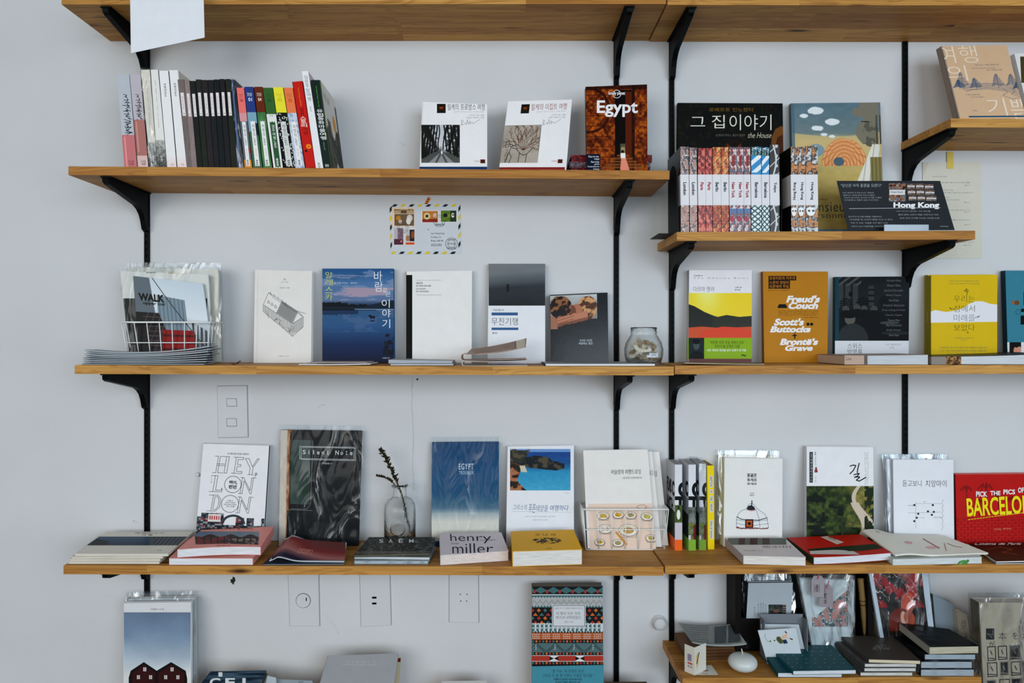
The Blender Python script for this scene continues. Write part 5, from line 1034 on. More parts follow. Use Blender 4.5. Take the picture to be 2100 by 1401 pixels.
# wire baskets
def basket(label, u0, u1, vt, vb, t0, t1, sh, nx, ny, taper=.012, zr=None):
    x0, x1 = [(u-U0)/F*(D-t0) for u in (u0, u1)]; zb = sh.z((u0+u1)/2, (t0+t1)/2)+.002; zt = zrow(vt, t0); root = empty('wire_basket', (x0, -t0, zb), label, 'basket', 'white wire baskets'); m = plain((214, 216, 214), .4, .4); W_ = []
    def P(k, w):      # perimeter param 0..4 at height fraction w
        tp = taper*(1-w); a, b_, f, g = x0+tp, x1-tp, -t0+tp, -t1-tp*0; k %= 4; i = int(k); fr = k-i
        c = [(a, f), (b_, f), (b_, g), (a, g)]; p, q = c[i], c[(i+1) % 4]; return (p[0]+(q[0]-p[0])*fr, p[1]+(q[1]-p[1])*fr, zb+(zt-zb)*w)
    def ringp(w): return [P(k/8, w) for k in range(32)]
    mesh('rim', *tube(ringp(1), .0021, 7, True), m, root, True)
    parts = [tube(ringp(w), .0013, 6, True) for w in [i/ny for i in range(ny)]]
    for i in range(nx): parts += [tube([P((i+.0)/nx, 0), P(i/nx, 1)], .0012, 5), tube([P(2+i/nx, 0), P(2+i/nx, 1)], .0012, 5)]
    for i in range(4): parts += [tube([P(1+i/4, 0), P(1+i/4, 1)], .0012, 5), tube([P(3+i/4, 0), P(3+i/4, 1)], .0012, 5)]
    for i in range(1, nx): parts.append(tube([P(i/nx, 0), P(3-i/nx, 0)], .0012, 5))
    mesh('wire_grid', *join(parts), m, root, True); return zb
zb = basket('white wire basket holding film wrapped magazines on the middle shelf', 249, 430, 661, 745, .128, .045, S3a, 7, 2)
def walk(p):
    def im(x, y):
        c = ramp(y-.2*x, [(-.2, (190, 200, 208)), (.3, (206, 212, 216)), (.6, (150, 156, 160)), (1, (60, 62, 66))]); c = put(c, (x < .22+.1*y) & (y < .5), (112, 122, 130)); sh = (x > .3) & (x < .68) & (y > .2+.1*(x-.3)) & (y < .62); c = put(c, sh, (134, 150, 160)); c = put(c, sh & (np.sin(x*120) > .7), (108, 122, 132)); c = put(c, (np.abs(x-.3-(y-.05)*.75) < .006) & (y < .9), (40, 44, 48))
        c = put(c, (x < .16+.36*y) & (y > .42), (44, 42, 46)); c = put(c, (x < .16+.36*y) & (y > .42) & (x > .0+.2*y) & ((np.sin(y*110) > .8) | (np.sin((x+y*.5)*70) > .9)), (96, 84, 84)); st = (y > .62) & (x > .34-.1*(y-.62)) & (x < .76+.12*(y-.62)); c = put(c, st, (150, 28, 34)); c = put(c, st & (np.sin(y*75) > .55), (90, 16, 24))
        return put(c, (x > .74) & (y > .5+.6*(x-.74)) & (np.sin(x*110+y*12) > .0), (78, 84, 90))
    p.raster(273, 566, 430, 726, 100, 100, im); p.text('WALK', (281, 597, 337, 612), (20, 22, 24), .05); p.text('upper cut', (290, 613, 337, 620), (20, 22, 24), .03)
def bmag(label, q, t0, t1, th, base, art=None, slv=None, **k): return book(label, q, th, S3a, base=base, t0=t0, t1=t1, art=art, z0=zb+.003, slv=slv, name='magazine', cat='magazine', group='magazines in the wire basket', rough=.3, **k)
bmag('front magazine in the wire basket, with red stairs and bold WALK title', [(273, 566), (416, 582), (438, 742), (286, 742)], .115, .100, .004, (196, 202, 206), walk, rect=(273, 566, 424, 728))
bmag('film wrapped magazine with a dark wood photo, second in the wire basket', [(247, 556), (427, 563), (436, 742), (266, 742)], .105, .090, .004, (206, 206, 202), lambda p: (p.raster(250, 612, 425, 735, 30, 40, lambda x, y: mixc((24, 30, 32), (70, 76, 72), fbm(x*10, y*10, 3)*1.4-.3)), p.text('paper', (300, 558, 322, 561), (40, 40, 40), .02), p.rect(345, 558, 392, 561, (190, 170, 60))), slv=.08)
bmag('film wrapped cream magazine, rear one leaning in the wire basket', [(262, 549), (447, 553), (452, 742), (280, 742)], .088, .072, .008, (204, 200, 192), None, slv=.14)
bmag('film wrapped pale magazine at the very back of the wire basket', [(300, 548), (450, 549), (452, 742), (302, 742)], .068, .052, .006, (198, 200, 200), None, slv=.14)
# jar of notes
def jar(u, label, sh):
    z0 = sh.z(u, .1)+.0006; c = ((u-U0)/F*(D-.1), -.1, z0); root = empty('glass_jar', c, label, 'jar')
    out = [(0, 0), (.035, 0), (.040, .004), (.0445, .018), (.0455, .032), (.042, .047), (.035, .058), (.0305, .064), (.0300, .068), (.0315, .070), (.0300, .072), (.0300, .0765), (.0315, .078), (.0300, .0805)]
    inn = [(.0280, .0805), (.0280, .066), (.0325, .057), (.0395, .046), (.043, .032), (.042, .018), (.0375, .006), (0, .004)]
    out = [(a*1.0, b_*1.09) for a, b_ in out]; inn = [(a, b_*1.09) for a, b_ in inn]; V, Fc = lathe(out+inn, c, 40); mesh('jar_glass', V, Fc, glassmat(), root, True)
    r = random.Random(5)
    for i in range(20):
        a = i*2.4; q = .026*math.sqrt((i % 5)/5+.1)*(1-.3*(i > 14)); cc = Vector((c[0]+q*math.cos(a), c[1]+q*math.sin(a), z0+.012+i*.0021)); d = Vector((r.uniform(-1, 1), r.uniform(-1, 1), r.uniform(-.25, .25))).normalized()*.013
        n_ = 5; pts = [cc-d+d*2*k/n_+Vector((0, 0, .0015*math.sin(k*2))) for k in range(n_+1)]; rad = [.0035+.0022*r.random() for _ in pts]
        V, Fc = tube(pts, rad, 7); mesh('rolled_note', V, Fc, plain(r.choice([(206, 196, 178), (190, 178, 158), (214, 208, 196), (170, 150, 128)]), .7), root)
    V = []; n_ = 8
    for i in range(n_+1): a = math.radians(-92+36*i/n_); V += [(c[0]+.0462*math.cos(a), c[1]+.0462*math.sin(a), z0+.018), (c[0]+.0462*math.cos(a), c[1]+.0462*math.sin(a), z0+.028)]
    mesh('sticker', V, [(2*i, 2*i+2, 2*i+3, 2*i+1) for i in range(n_)], plain((198, 202, 206), .4), root)
    pr = Print(vplane(.1472, 1.5), [(1316, 721), (1348, 721), (1348, 731), (1316, 731)])
    for i in range(16): pr.rect(1316+i*1.0, 722.5, 1316.3+i*1.0+(i % 3)*.2, 728.5, (40, 44, 48), True)
    small(pr, [('유리병 편지', (1334, 722.5, 1346, 725.5)), ('2,000원', (1335, 727, 1345, 729.5))], (50, 54, 60)); pr.done(root, 'sticker_print')
jar(1320, 'glass jar full of rolled paper notes beside the black photo book', S3a)

# ================================================================== lower shelf, standing
def london(p):
    def im(x, y):
        c = np.zeros(x.shape+(3,))+np.array((216, 217, 220.)); sk = .32+.28*(vn(x*11, 0*y, 3) > .5)*(x > .42)-.14*(x < .42)*(x > .1); m = y > sk; n = vn(np.floor(x*30), np.floor(y*16), 5); c = put(c, m, (50, 56, 64)); c = put(c, m & (n > .6), (92, 96, 102)); c = put(c, m & (n < .2), (150, 154, 158)); c = put(c, m & (n > .88), (150, 70, 66)); c = put(c, m & (y > .7) & (np.sin(x*190) > .6), (28, 32, 38)); b = (x > .2) & (x < .38) & (y > .22) & (y < .5); c = put(c, b, (210, 206, 204)); c = put(c, b & (np.sin(x*200) > 0) & (y > .28) & (y < .42), (180, 60, 60)); w_ = np.abs(np.hypot((x-.56)*2, y-.55)-.3) < .04; return put(c, w_ & (y < .55), (70, 76, 84))
    p.raster(403, 1044, 546, 1100, 100, 46, im)
    k = (40, 44, 50); p.text('유니콘처럼 런던을 여행하다', (461, 929, 506, 933), k, .012); L_ = []
    def H(x, y, w_, h, s): L_.extend([[(x+a*w_-(b_)*h*.09, y+b_*h) for a, b_ in st] for st in s])
    tk = .2
    Hs = [[(0, 0), (.2, 0)], [(0, 1), (.2, 1)], [(.16, 0), (.16, 1)], [(.28, 0), (.28, 1)], [(.28, 0), (.36, 0)], [(.36, 0), (.36, .45), (.62, .45), (.62, 0), (.7, 0), (.7, 1)], [(.28, 1), (.36, 1), (.36, .53), (.62, .53), (.62, 1), (.7, 1)]]
    H(436, 937, 22, 34, [[(0, 0), (.32, 0), (.32, 1), (0, 1)], [(.5, 1), (.5, 0), (1.05, 0)], [(.5, 1), (1.0, 1)], [(.32, .46), (1.1, .46)], [(.32, .56), (1.1, .56)], [(1.1, 0), (1.1, 1), (1.35, 1), (1.35, 0), (1.1, 0)]])
    H(475, 938, 18, 33, [[(0, 0), (.3, 0), (.3, 1), (0, 1)], [(.3, 0), (1.15, 0), (1.15, .14), (.55, .14), (.55, .45), (.95, .45), (.95, .57), (.55, .57), (.55, .88), (1.2, .88), (1.2, 1), (.3, 1)]])
    H(499, 940, 26, 33, [[(0, 0), (.3, 0), (.66, .5), (.95, 0), (1.1, 0)], [(0, 0), (.5, .58), (.5, 1), (.72, 1), (.72, .55), (1.1, 0)], [(.38, 1), (.85, 1)]])
    H(432, 977, 26, 33, [[(0, 0), (.3, 0), (.3, 1), (0, 1)], [(.3, 0), (.5, 0), (.5, .9), (.95, .9), (.95, .76)], [(.3, 1), (1., 1), (1., .76)]])
    H(492, 979, 29, 33, [[(0, 0), (.22, 0), (.8, .8), (.8, 0), (1.1, 0)], [(0, 0), (.14, 0), (.14, 1), (.0, 1), (.28, 1), (.28, .2), (.84, 1), (.92, 1), (.92, 0)]])
    H(430, 1017, 30, 33, [[(0, 0), (.3, 0), (.3, 1), (0, 1)], [(.3, 0), (.6, 0), (.85, .25), (.85, .75), (.6, 1), (.3, 1)], [(.42, .1), (.6, .1), (.74, .3), (.74, .7), (.6, .9), (.42, .9), (.42, .1)]])
    H(489, 1019, 29, 33, [[(0, 0), (.22, 0), (.8, .8), (.8, 0), (1.1, 0)], [(0, 0), (.14, 0), (.14, 1), (.0, 1), (.28, 1), (.28, .2), (.84, 1), (.92, 1), (.92, 0)]])
    p.lines(L_, .9, k); p.circ(477, 994, 17, k, 32, ring=1.); p.circ(474, 1034, 17.5, k, 32, ring=1.); p.circ(523, 971, 2, k, 12, ring=1); p.line([(525, 971), (521, 976)], 1, k)
    p.off += STEP; small(p, [('헤이,', (469, 986, 486, 994)), ('런던', (469, 995, 485, 1003))], k, .04); small(p, [('버킹엄스와', (468, 1026, 480, 1029)), ('해리포터에서', (464, 1030, 484, 1033)), ('빅벤과 런던아이스크림까지', (461, 1034, 487, 1037)), ('런던 컬쳐여행', (467, 1038, 483, 1041))], k, .01)
    vtext(p, '글 사진 여행자', 431, 979, 433.5, 993, k)
book('white London guide with outlined letters and a city skyline', [(417, 910), (552, 914), (541, 1095), (402, 1090)], .014, S4a, base=(216, 217, 220), art=london, rect=(409.5, 912, 546.5, 1093), pages=(60, 60, 62), t0=.05)
def silent(p):
    p.rect(575, 884, 590, 1130, (200, 192, 182)); p.raster(588, 884, 597, 1120, 10, 90, lambda x, y: mixc((206, 170, 134), (120, 66, 36), x*1.1+(vn(x*4, y*26, 3)-.5)*.8)); p.raster(594, 888, 644, 1048, 30, 60, lambda x, y: put(mixc((40, 46, 48), (60, 72, 66), fbm(x*2, y*3, 6)), (x > .8) | (y < .1) | (y > .93), (40, 44, 48)))
    p.raster(597, 904, 636, 1036, 26, 60, lambda x, y: mixc((84, 96, 94), (56, 76, 68), fbm(x*2, y*4, 5)*1.6-.3)); p.lines([[(640, 904), (638, 1036), (630, 1046), (598, 1046)], [(595, 1048), (642, 1048)]], .9, (124, 130, 130)); p.raster(590, 1050, 738, 1120, 40, 20, lambda x, y: put(mixc((30, 36, 40), (44, 50, 54), fbm(x*3, y*3, 2)), (x > .35) & (x < .7) & (y > .3), (50, 56, 60)))
    c = (204, 206, 206); p.lines([[(614, 917), (724, 917), (724, 942), (614, 942), (614, 917)], [(617, 919), (727, 919), (727, 944), (617, 944), (617, 919)]], .7, c); p.off += STEP; x = 620
    for ch in 'Silent Note':
        if ch != ' ': w_ = {'i': 1.6, 'l': 1.6, 't': 3.2, 'S': 6, 'N': 7}.get(ch, 5); h = {'e': 6, 'n': 6, 'o': 6}.get(ch, 8.6); p.text(ch, (x+2-w_/2+1, 933-h, x+2+w_/2+1, 933), c, .01)
        x += 9.5
    p.text('- Volume 1 -', (657, 949, 682, 952.5), c)
book('dark film wrapped photo book with a train window and framed white title', [(576, 882), (742, 884), (735, 1118), (572, 1110)], .008, S4a, base=(34, 40, 44), art=silent, slv=.05, rect=(575, 884, 738, 1114), pages=(200, 198, 192), t0=.045, t1=.02)
def egy2(p):
    p.raster(885, 908, 1024, 1110, 40, 130, lambda x, y: ramp(y, [(0, (36, 86, 124)), (.3, (42, 94, 132)), (.52, (50, 98, 132)), (.66, (92, 124, 144)), (.72, (170, 178, 180)), (.8, (206, 204, 196)), (.88, (208, 206, 198)), (1, (210, 206, 200))])+4*(vn(x*60, y*90)[..., None]-.5)); p.text('EGYPT', (941, 951, 971, 963), (214, 220, 224), -.005, sp=1.15); p.text('TROUBLER', (941, 966, 971, 973), (180, 196, 206), 0, sp=1.15)
book('blue book fading to cream with a small white Egypt title', [(886, 908), (1023, 907), (1023, 1100), (884, 1100)], .012, S4a, base=(40, 88, 124), art=egy2, slv=.03, pages=(80, 90, 80), t0=.05)
def greece(p):
    def im(x, y):
        n = fbm(x*12, y*12, 6, 4); m = fbm(x*5, y*5, 2); sea = ramp(y, [(0, (60, 104, 160)), (.1, (36, 84, 146)), (.35, (34, 96, 150)), (.55, (62, 150, 184)), (1, (84, 166, 194))])+16*(fbm(x*14, y*24, 4)[..., None]-.5)
        c = put(sea, y < .07, (120, 156, 196)); top = .12+.2*x+.05*np.sin(x*7+m*3); bot = .40+.16*x-.12*(x > .75)*(x-.75)*4+.03*(m-.5); cape = (y > top) & (y < bot) & (x < .9)
        c = put(c, cape, (62, 64, 62)); c = put(c, cape & (n > .52), (94, 88, 76)); c = put(c, cape & (n < .42), (38, 46, 52)); bch = (np.abs(x-.2-.25*(y-.42)) < .05) & (y > .40) & (y < .56); c = put(c, bch, (196, 190, 176))
        edge = .13+.09*(m-.5)+.16*np.clip((y-.72)*4, 0, 1)-.05*np.sin(y*9); cl = (x < edge) & (y > .06); c = put(c, cl, (116, 78, 58)); c = put(c, cl & (n > .52), (170, 122, 92)); c = put(c, cl & (n < .44), (58, 52, 44)); c = put(c, (x < .34-.4*y) & (y < .34) & (y > .03), (66, 68, 62)); return put(c, (x < .34-.4*y) & (y < .34) & (n > .52), (100, 92, 76))
    p.raster(1046, 921, 1170, 1006, 120, 84, im); b_ = (64, 110, 150); r = random.Random(2)
    p.text('그리스의', (1051, 1035, 1081, 1046), b_, -.005, .2); p.text('푸른', (1084, 1034, 1098, 1052), b_, -.005, .2); p.text('태양을', (1099, 1036, 1124, 1049), b_, -.005, .2); p.text('여행하다', (1128, 1036, 1166, 1048), b_, .0, .2); p.line([(1050, 1049), (1170, 1051)], .5, (150, 176, 200)); small(p, [('이화영의 산문작가 언어에세이 푸른 여행', (1076, 1058, 1138, 1061)), ('오래된 에게해스케치', (1091, 1065, 1123, 1068)), ('여행사진', (1158, 1010, 1168, 1012))], (150, 160, 176))
book('white book with a photo of a turquoise bay and blue handwritten title', [(1041, 916), (1177, 914), (1177, 1110), (1038, 1110)], .013, S4a, base=(214, 216, 221), art=greece, t0=.05, rough=.35)
# basket with drawing books
zb4 = basket('small white wire basket holding the food sketch books on the lower shelf', 1196, 1371, 1045, 1124, .085, .018, S4a, 6, 2, taper=.008)
def sketch(p):
    p.rect(1205, 1033, 1345, 1130, (214, 198, 186)); r = random.Random(4); k = (120, 104, 92); cs = [(1235, 1058, 13), (1266, 1056, 12), (1292, 1057, 12), (1325, 1060, 13), (1238, 1085, 15), (1285, 1088, 20), (1330, 1104, 12), (1225, 1112, 11), (1262, 1114, 12)]
    for i, (a, b_, q) in enumerate(cs):
        p.circ(a, b_, q, (226, 216, 206), 22, q*.62); p.circ(a, b_, q*.55, [(196, 172, 96), (206, 170, 60), (170, 160, 120), (196, 186, 110), (214, 206, 196), (190, 160, 104)][i % 6], 14, q*.34)
        p.circ(a, b_, q, k, 22, q*.62, ring=.8); p.circ(a, b_+1, q*.86, k, 20, q*.5, ring=.6); p.line([(a-q, b_), (a-q*.7, b_+q*.7), (a+q*.7, b_+q*.7), (a+q, b_)], .7, k)
        for _ in range(9): u, v = a+r.uniform(-q, q)*.5, b_+r.uniform(-q, q)*.3; p.line([(u, v), (u+r.uniform(-4, 4), v+r.uniform(-3, 3))], .7, r.choice([(150, 90, 60), (110, 120, 60), (90, 80, 70)]))
    p.off += STEP; p.polys([[(1257, 1092), (1261, 1090), (1281, 1116), (1278, 1119)]], (196, 150, 80)); p.circ(1316, 1040, 10, k, 18, 4, ring=.7); p.text('어슬렁의 여행드로잉', (1257, 963, 1320, 973), (60, 62, 66), .0, .12); p.text('<오사카 나라이야기>', (1279, 978, 1322, 983), (96, 98, 102), 0, .12)
for q, t0, t1, th, a_, l in (([(1196, 924), (1328, 922), (1345, 1121), (1205, 1121)], .074, .055, .006, sketch, 'white sketch book with food drawings, at the front of the small wire basket'),
                       ([(1215, 927), (1337, 926), (1357, 1121), (1222, 1121)], .062, .043, .006, lambda p: p.text('드로잉', (1332, 965, 1345, 976), (70, 72, 76)), 'white sketch book directly behind the front one in the small basket'),
                       ([(1230, 928), (1352, 927), (1371, 1121), (1240, 1121)], .050, .028, .006, lambda p: p.text('잉', (1344, 966, 1352, 978), (70, 72, 76)), 'white sketch book at the back of the small basket, beside the football volumes')):
    book(l, q, th, S4a, base=(216, 214, 211), t0=t0, t1=t1, art=a_, z0=zb4+.002, rect=(q[0][0]*.5+q[3][0]*.5, q[0][1], q[1][0]*.5+q[2][0]*.5, q[2][1]) if a_ is not sketch else (1200, 923, 1338, 1121), group='sketch books in the small basket')
# bottle with dried flowers
def bottle():
    K_ = 1.08; u = 820; t = .062; z0 = S4a.z(u, t)+.0006; c = ((u-U0)/F*(D-t), -t, z0); root = empty('glass_bottle', c, 'clear glass apothecary bottle between the dark sleeved book and the blue one', 'bottle')
    out = [(0, 0), (.034, 0), (.0375, .004), (.038, .02), (.038, .085), (.036, .098), (.029, .108), (.018, .113), (.0165, .117), (.0165, .134), (.0205, .137), (.021, .140), (.0195, .142)]; inn = [(.0145, .142), (.0145, .114), (.027, .105), (.0345, .095), (.0355, .08), (.0355, .008), (.03, .004), (0, .004)]
    out = [(a, b_*K_) for a, b_ in out]; inn = [(a, b_*K_) for a, b_ in inn]; V, Fc = lathe(out+inn, c, 40); mesh('bottle_glass', V, Fc, glassmat(), root, True)
    V, Fc = lathe([(.0, .002), (.0125, .002), (.014, .0028), (.0165, .0028), (.018, 0)], (0, 0, 0), 28); mesh('round_seal', [(c[0]+a, c[1]-.0375-z_, z0+.055+b_) for a, b_, z_ in V], Fc, glassmat(), root, True)
    fl = empty('dried_flower', (c[0], c[1], z0+.006), 'dried dark flower spikes standing in the glass bottle', 'flower'); P = lambda u, v, t=.062: Vector(ray(u, v, t)); st = plain((92, 82, 56), .8)
    s1 = [P(844, 1098, .05), P(835, 1065), P(828, 1030), P(822, 1008), P(812, 985), P(796, 950), P(782, 924)]; s2 = [P(822, 1008), P(806, 990), P(790, 980), P(771, 976)]
    for s_, w_ in ((s1, .0022), (s2, .0013)): mesh('stem', *tube(s_, w_, 6), st, fl, True)
    V = []; Fc = []; r = random.Random(6)
    def pods(pts, n, sz):
        for i in range(n):
            x = i/n*(len(pts)-1); k = int(x); p_ = pts[k].lerp(pts[k+1], x-k); o = Vector((r.uniform(-1, 1), r.uniform(-1, 1), r.uniform(-.2, 1)))*sz; d = Vector((r.uniform(-1, 1), r.uniform(-1, 1), r.uniform(.2, 1))).normalized(); a, b_ = tube([p_+o*.3, p_+o*.6+d*sz*.5, p_+o*.8+d*sz*1.3], [.0006, .0022, .0004], 5); m = len(V); V.extend(a); Fc.extend([tuple(q+m for q in f) for f in b_])
    pods([P(814, 990), P(796, 950), P(780, 922)], 90, .0058); pods([P(806, 989), P(788, 979), P(771, 976)], 36, .0032); pods([P(834, 1062), P(829, 1035)], 24, .003)
    o = mesh('seed_heads', V, Fc, plain((62, 58, 42), .9), fl); o['kind'] = 'stuff'
bottle()
# collected football volumes, spines with the left cover visible
def volume(label, ua, ub, vt, vb, foot, t0, first=False, slv=None):
    def f(p):
        k = (30, 34, 36); p.circ(ub+1, 1004-(vt-952)*0, 9.2, k, 26, 14.5); p.circ(ub+2, 1004, 4, (206, 208, 212), 16, 6); p.rect(ua+5, 987, ub+1, 1020, k, True) if False else None; p.rect(ua, 1018, ub, 1026, k); p.rect(ua+8, 1026, ub-1, 1046, k)
        if first: p.raster(ua, 1036, ub, 1072, 18, 34, lambda x, y: put(put(mixc((70, 92, 50), (110, 124, 80), fbm(x*4, y*6)), ((x-.5)/.25)**2+((y-.55)/.28)**2 < 1, (216, 216, 214)), ((x-.5)/.12)**2+((y-.15)/.12)**2 < 1, (60, 50, 44))); p.rect(ua, 1072, ub, 1107, (196, 192, 198))
        else: p.raster(ua, 1040, ub, 1107, 18, 60, lambda x, y: put(put(put(mixc((50, 66, 56), (150, 154, 150), fbm(x*3, y*7, 4)*1.4-.2), (y > .5) & (fbm(x*6, y*16, 2) > .5), (124, 136, 64)), (y > .55) & (x > .7), (120, 44, 44)), (y > .86) & (x < .3), (200, 196, 200)))
        p.rect(ua, 1107, ub, 1140, foot)
    def side(root, W, dep):
        pass
    r = spinebook(label, [(ua, vt), (ub, vt), (ub, vb), (ua, vb)], S4b, depth=.088, t0=t0, base=(208, 210, 214), side=(200, 202, 206), art=f, group='football volumes on the lower shelf', slv=slv, rect=(ua, vt, ub, vb), pages=(170, 170, 170))
    W = [np.array(r.location)]; P = vplane(t0, 1.5); q = P.at([(ua, vt), (ua, vb)]); o = np.array([-.0004, 0, 0]); dy = np.array([0, .088, 0])
    def g(p):
        k = (34, 38, 42)
        p.rect(0, .58, 1, 1, (46, 56, 56)) if not first else p.raster(0, .55, 1, .9, 30, 24, lambda x, y: mixc((34, 48, 44), (90, 104, 70), fbm(x*4, y*4)*1.3-.2)); p.rect(0, .86, 1, 1, foot)
        if first: p.text('FILMS', (.08, .2, .62, .37), k, .03); p.text('WITH', (.1, .42, .8, .58), k, .03)
        p.text('C', (.68, .2, .97, .38), k, .05)
        if first: p.text('Vol.', (.86, .92, .97, .96), (230, 210, 200))
        else: p.rect(0, .4, 1, .58, (150, 154, 158))
    wallquad_print(r, q[0]+o+dy, q[0]+o, q[1]+o, q[1]+o+dy, g, 0, 0, 'cover_print')
volume('football volume with an orange foot, nearest the small wire basket', 1384, 1399, 953, 1130, (222, 118, 56), .088, True)
volume('football volume with a green foot, standing between the two others', 1412, 1427, 953, 1130, (140, 176, 76), .088)
volume('film wrapped football volume with a green foot beside the yellow book', 1434, 1448, 951, 1127, (140, 176, 76), .084, slv=.35)
r_ = spinebook('yellow volume with blue and white title strips beside the football volumes', [(1450, 955), (1464, 955), (1465, 1126), (1452, 1126)], S4b, depth=.08, t0=.082, base=(224, 202, 40), art=lambda p: [p.rect(.35, a, .8, b_, (206, 206, 206)) or p.text(s, (.42, a+.01, .74, b_-.01), (70, 80, 110), .01, rot=-90) for s, a, b_ in (('SKETCH', .12, .26), ('OF', .285, .335), ('THE', .36, .43), ('NIGHT', .45, .56), ('Edition de l automne', .655, .88))], pages=(150, 124, 90))
# yurt book and companions
def yurt(p):
    k = (56, 60, 64); small(p, [('몽골은', (1532, 971, 1552, 979)), ('쥬게르', (1532, 981, 1552, 988)), ('쥬게르', (1532, 990, 1552, 995))], (36, 38, 42), .03); small(p, [('글/그림', (1538, 1010, 1546, 1013)), ('서연희', (1537, 1014, 1547, 1018))], (60, 60, 64), .01); bl = (110, 140, 160)
    p.rect(1528, 1065, 1545, 1083, (90, 36, 30)); p.rect(1531, 1068, 1542, 1080, (190, 104, 50)); p.circ(1536.5, 1074, 3.6, (40, 30, 30), 12)
    p.lines([[(1512, 1061), (1514, 1054), (1520, 1048), (1530, 1044), (1536, 1034), (1544, 1033), (1550, 1040), (1556, 1046), (1568, 1054), (1573, 1062)], [(1511, 1061), (1510, 1081)], [(1573, 1062), (1576, 1082)], [(1550, 1044), (1556, 1062), (1559, 1082)], [(1510, 1066), (1528, 1069)], [(1545, 1070), (1575, 1066)], [(1510, 1073), (1528, 1077)], [(1545, 1078), (1576, 1074)]], .9, bl)
    p.lines([[(1511, 1060), (1520, 1065), (1536, 1067), (1556, 1067), (1573, 1062)]], 1.6, k); p.poly([(1531, 1045), (1534, 1038), (1541, 1036), (1547, 1040), (1549, 1046), (1540, 1047)], (60, 58, 62)); p.line([(1542, 1027), (1541.5, 1040)], 2, (40, 40, 44)); p.line([(1531, 1046), (1540, 1048), (1549, 1047)], .9, (190, 80, 60)); r = random.Random(3)
    p.lines([[(1510+i*2, 1081+3*(i > 2)+r.uniform(-1, 1)), (1512+i*2, 1083+r.uniform(-1, 2))] for i in range(33)], 1.7, (130, 56, 50))
book('white book with a drawing of a round felt tent', [(1486, 939), (1605, 941), (1604, 1105), (1484, 1105)], .012, S4b, base=(216, 216, 214), art=yurt, pages=(206, 200, 180), t0=.06, t1=.035)
book('film wrapped pale book directly behind the tent drawing book', [(1476, 934), (1594, 935), (1594, 1105), (1478, 1105)], .01, S4b, base=(200, 198, 186), t0=.045, t1=.02, slv=.5, spine=(200, 190, 120))
def gil(p):
    p.raster(1654, 997, 1792, 1110, 110, 90, lambda x, y: (lambda n, g, cx: put(put(put(mixc(mixc((36, 50, 28), (96, 110, 60), n*1.7-.35), (150, 140, 84), np.clip((x-.62)*3+(g-.5)*2, 0, 1)*(y < .75)), np.abs(x-cx) < .03+.10*y*(y > .3), (196, 186, 172)), (x > .86) & (n < .52), (46, 62, 38)), (x < .62-.12*y) & (g < .42), (28, 40, 24)))(fbm(x*16, y*13, 5, 4), fbm(x*8, y*8, 9), .86-.14*np.sin(y*5.2+.6)-.1*y))
    p.rect(1660, 927, 1667, 990, (40, 52, 56)); vtext(p, '도쿄여행산책하며걷는', 1661.5, 929, 1665.8, 988, (186, 190, 190)); p.text('2', (1670, 927, 1674, 933), (60, 60, 64), .01); vtext(p, '김남희 글 사진', 1671, 936, 1674, 990, (150, 150, 150)); p.poly([(1671, 962), (1676, 962), (1677, 969), (1670, 969)], (150, 50, 46)); p.circ(1673.5, 960, 2, (110, 50, 44), 8)
    vtext(p, '일본의걷고싶은', 1772, 927, 1781, 995, (176, 176, 180), -.012); k = (34, 38, 40)
    p.lines([[(1743, 956), (1750, 954), (1755, 955), (1750, 965), (1743, 972)], [(1762, 950), (1759, 962), (1758, 970)], [(1751, 974), (1762, 971), (1758, 977), (1752, 979), (1763, 978)], [(1763, 979), (1756, 985), (1762, 987), (1776, 979)]], 2.2, k)
book('white book with a photo of a winding path through green bushes', [(1654, 916), (1791, 917), (1792, 1105), (1654, 1105)], .014, S4b, base=(216, 217, 220), spine=(200, 202, 206), art=gil, t0=.055)
def mapb(p):
    k = (70, 74, 80); small(p, [('듣고보니', (1851, 985, 1890, 998)), ('치앙마이', (1898, 985, 1941, 999))], (60, 64, 70), -.005); p.lines([[(1878, 1030), (1878, 1084)], [(1878, 1033), (1930, 1033)], [(1862, 1052), (1878, 1052), (1930, 1050)], [(1878, 1062), (1896, 1062)]], .5, (120, 124, 130))
    for a, b_ in ((1875, 1036), (1913, 1036), (1883, 1054), (1903, 1049), (1915, 1050), (1880, 1062), (1911, 1056), (1875, 1069)): p.rect(a-2, b_-2, a+2, b_+2, (60, 64, 70), True)
    r = random.Random(3); p.lines([[(1933+1.2*math.sin(i*1.3), 1024+i*2.2) for i in range(30)]], .5, (120, 124, 130)); small(p, [('올드타운', (1914, 1060, 1932, 1063)), ('님만해민', (1862, 1036, 1872, 1038)), ('시장', (1893, 1028, 1898, 1031))], k)
for i, (o, slv_, l) in enumerate(((0, None, 'white book with a small street map, the front copy'), (-14, .3, 'film wrapped white book just behind the street map book'), (-19, .35, 'rearmost film wrapped white book behind the street map book'))):
    book(l, [(1831+o, 943-(i > 0)*1), (1955+o*1.0, 943-(i > 0)*1), (1957+o, 1105), (1833+o*.6, 1105)], .006, S4b, base=(214, 216, 221), art=mapb if i == 0 else None, t0=.058-.011*i, t1=.034-.011*i, slv=slv_, group='street map books', spine=(190, 194, 200))
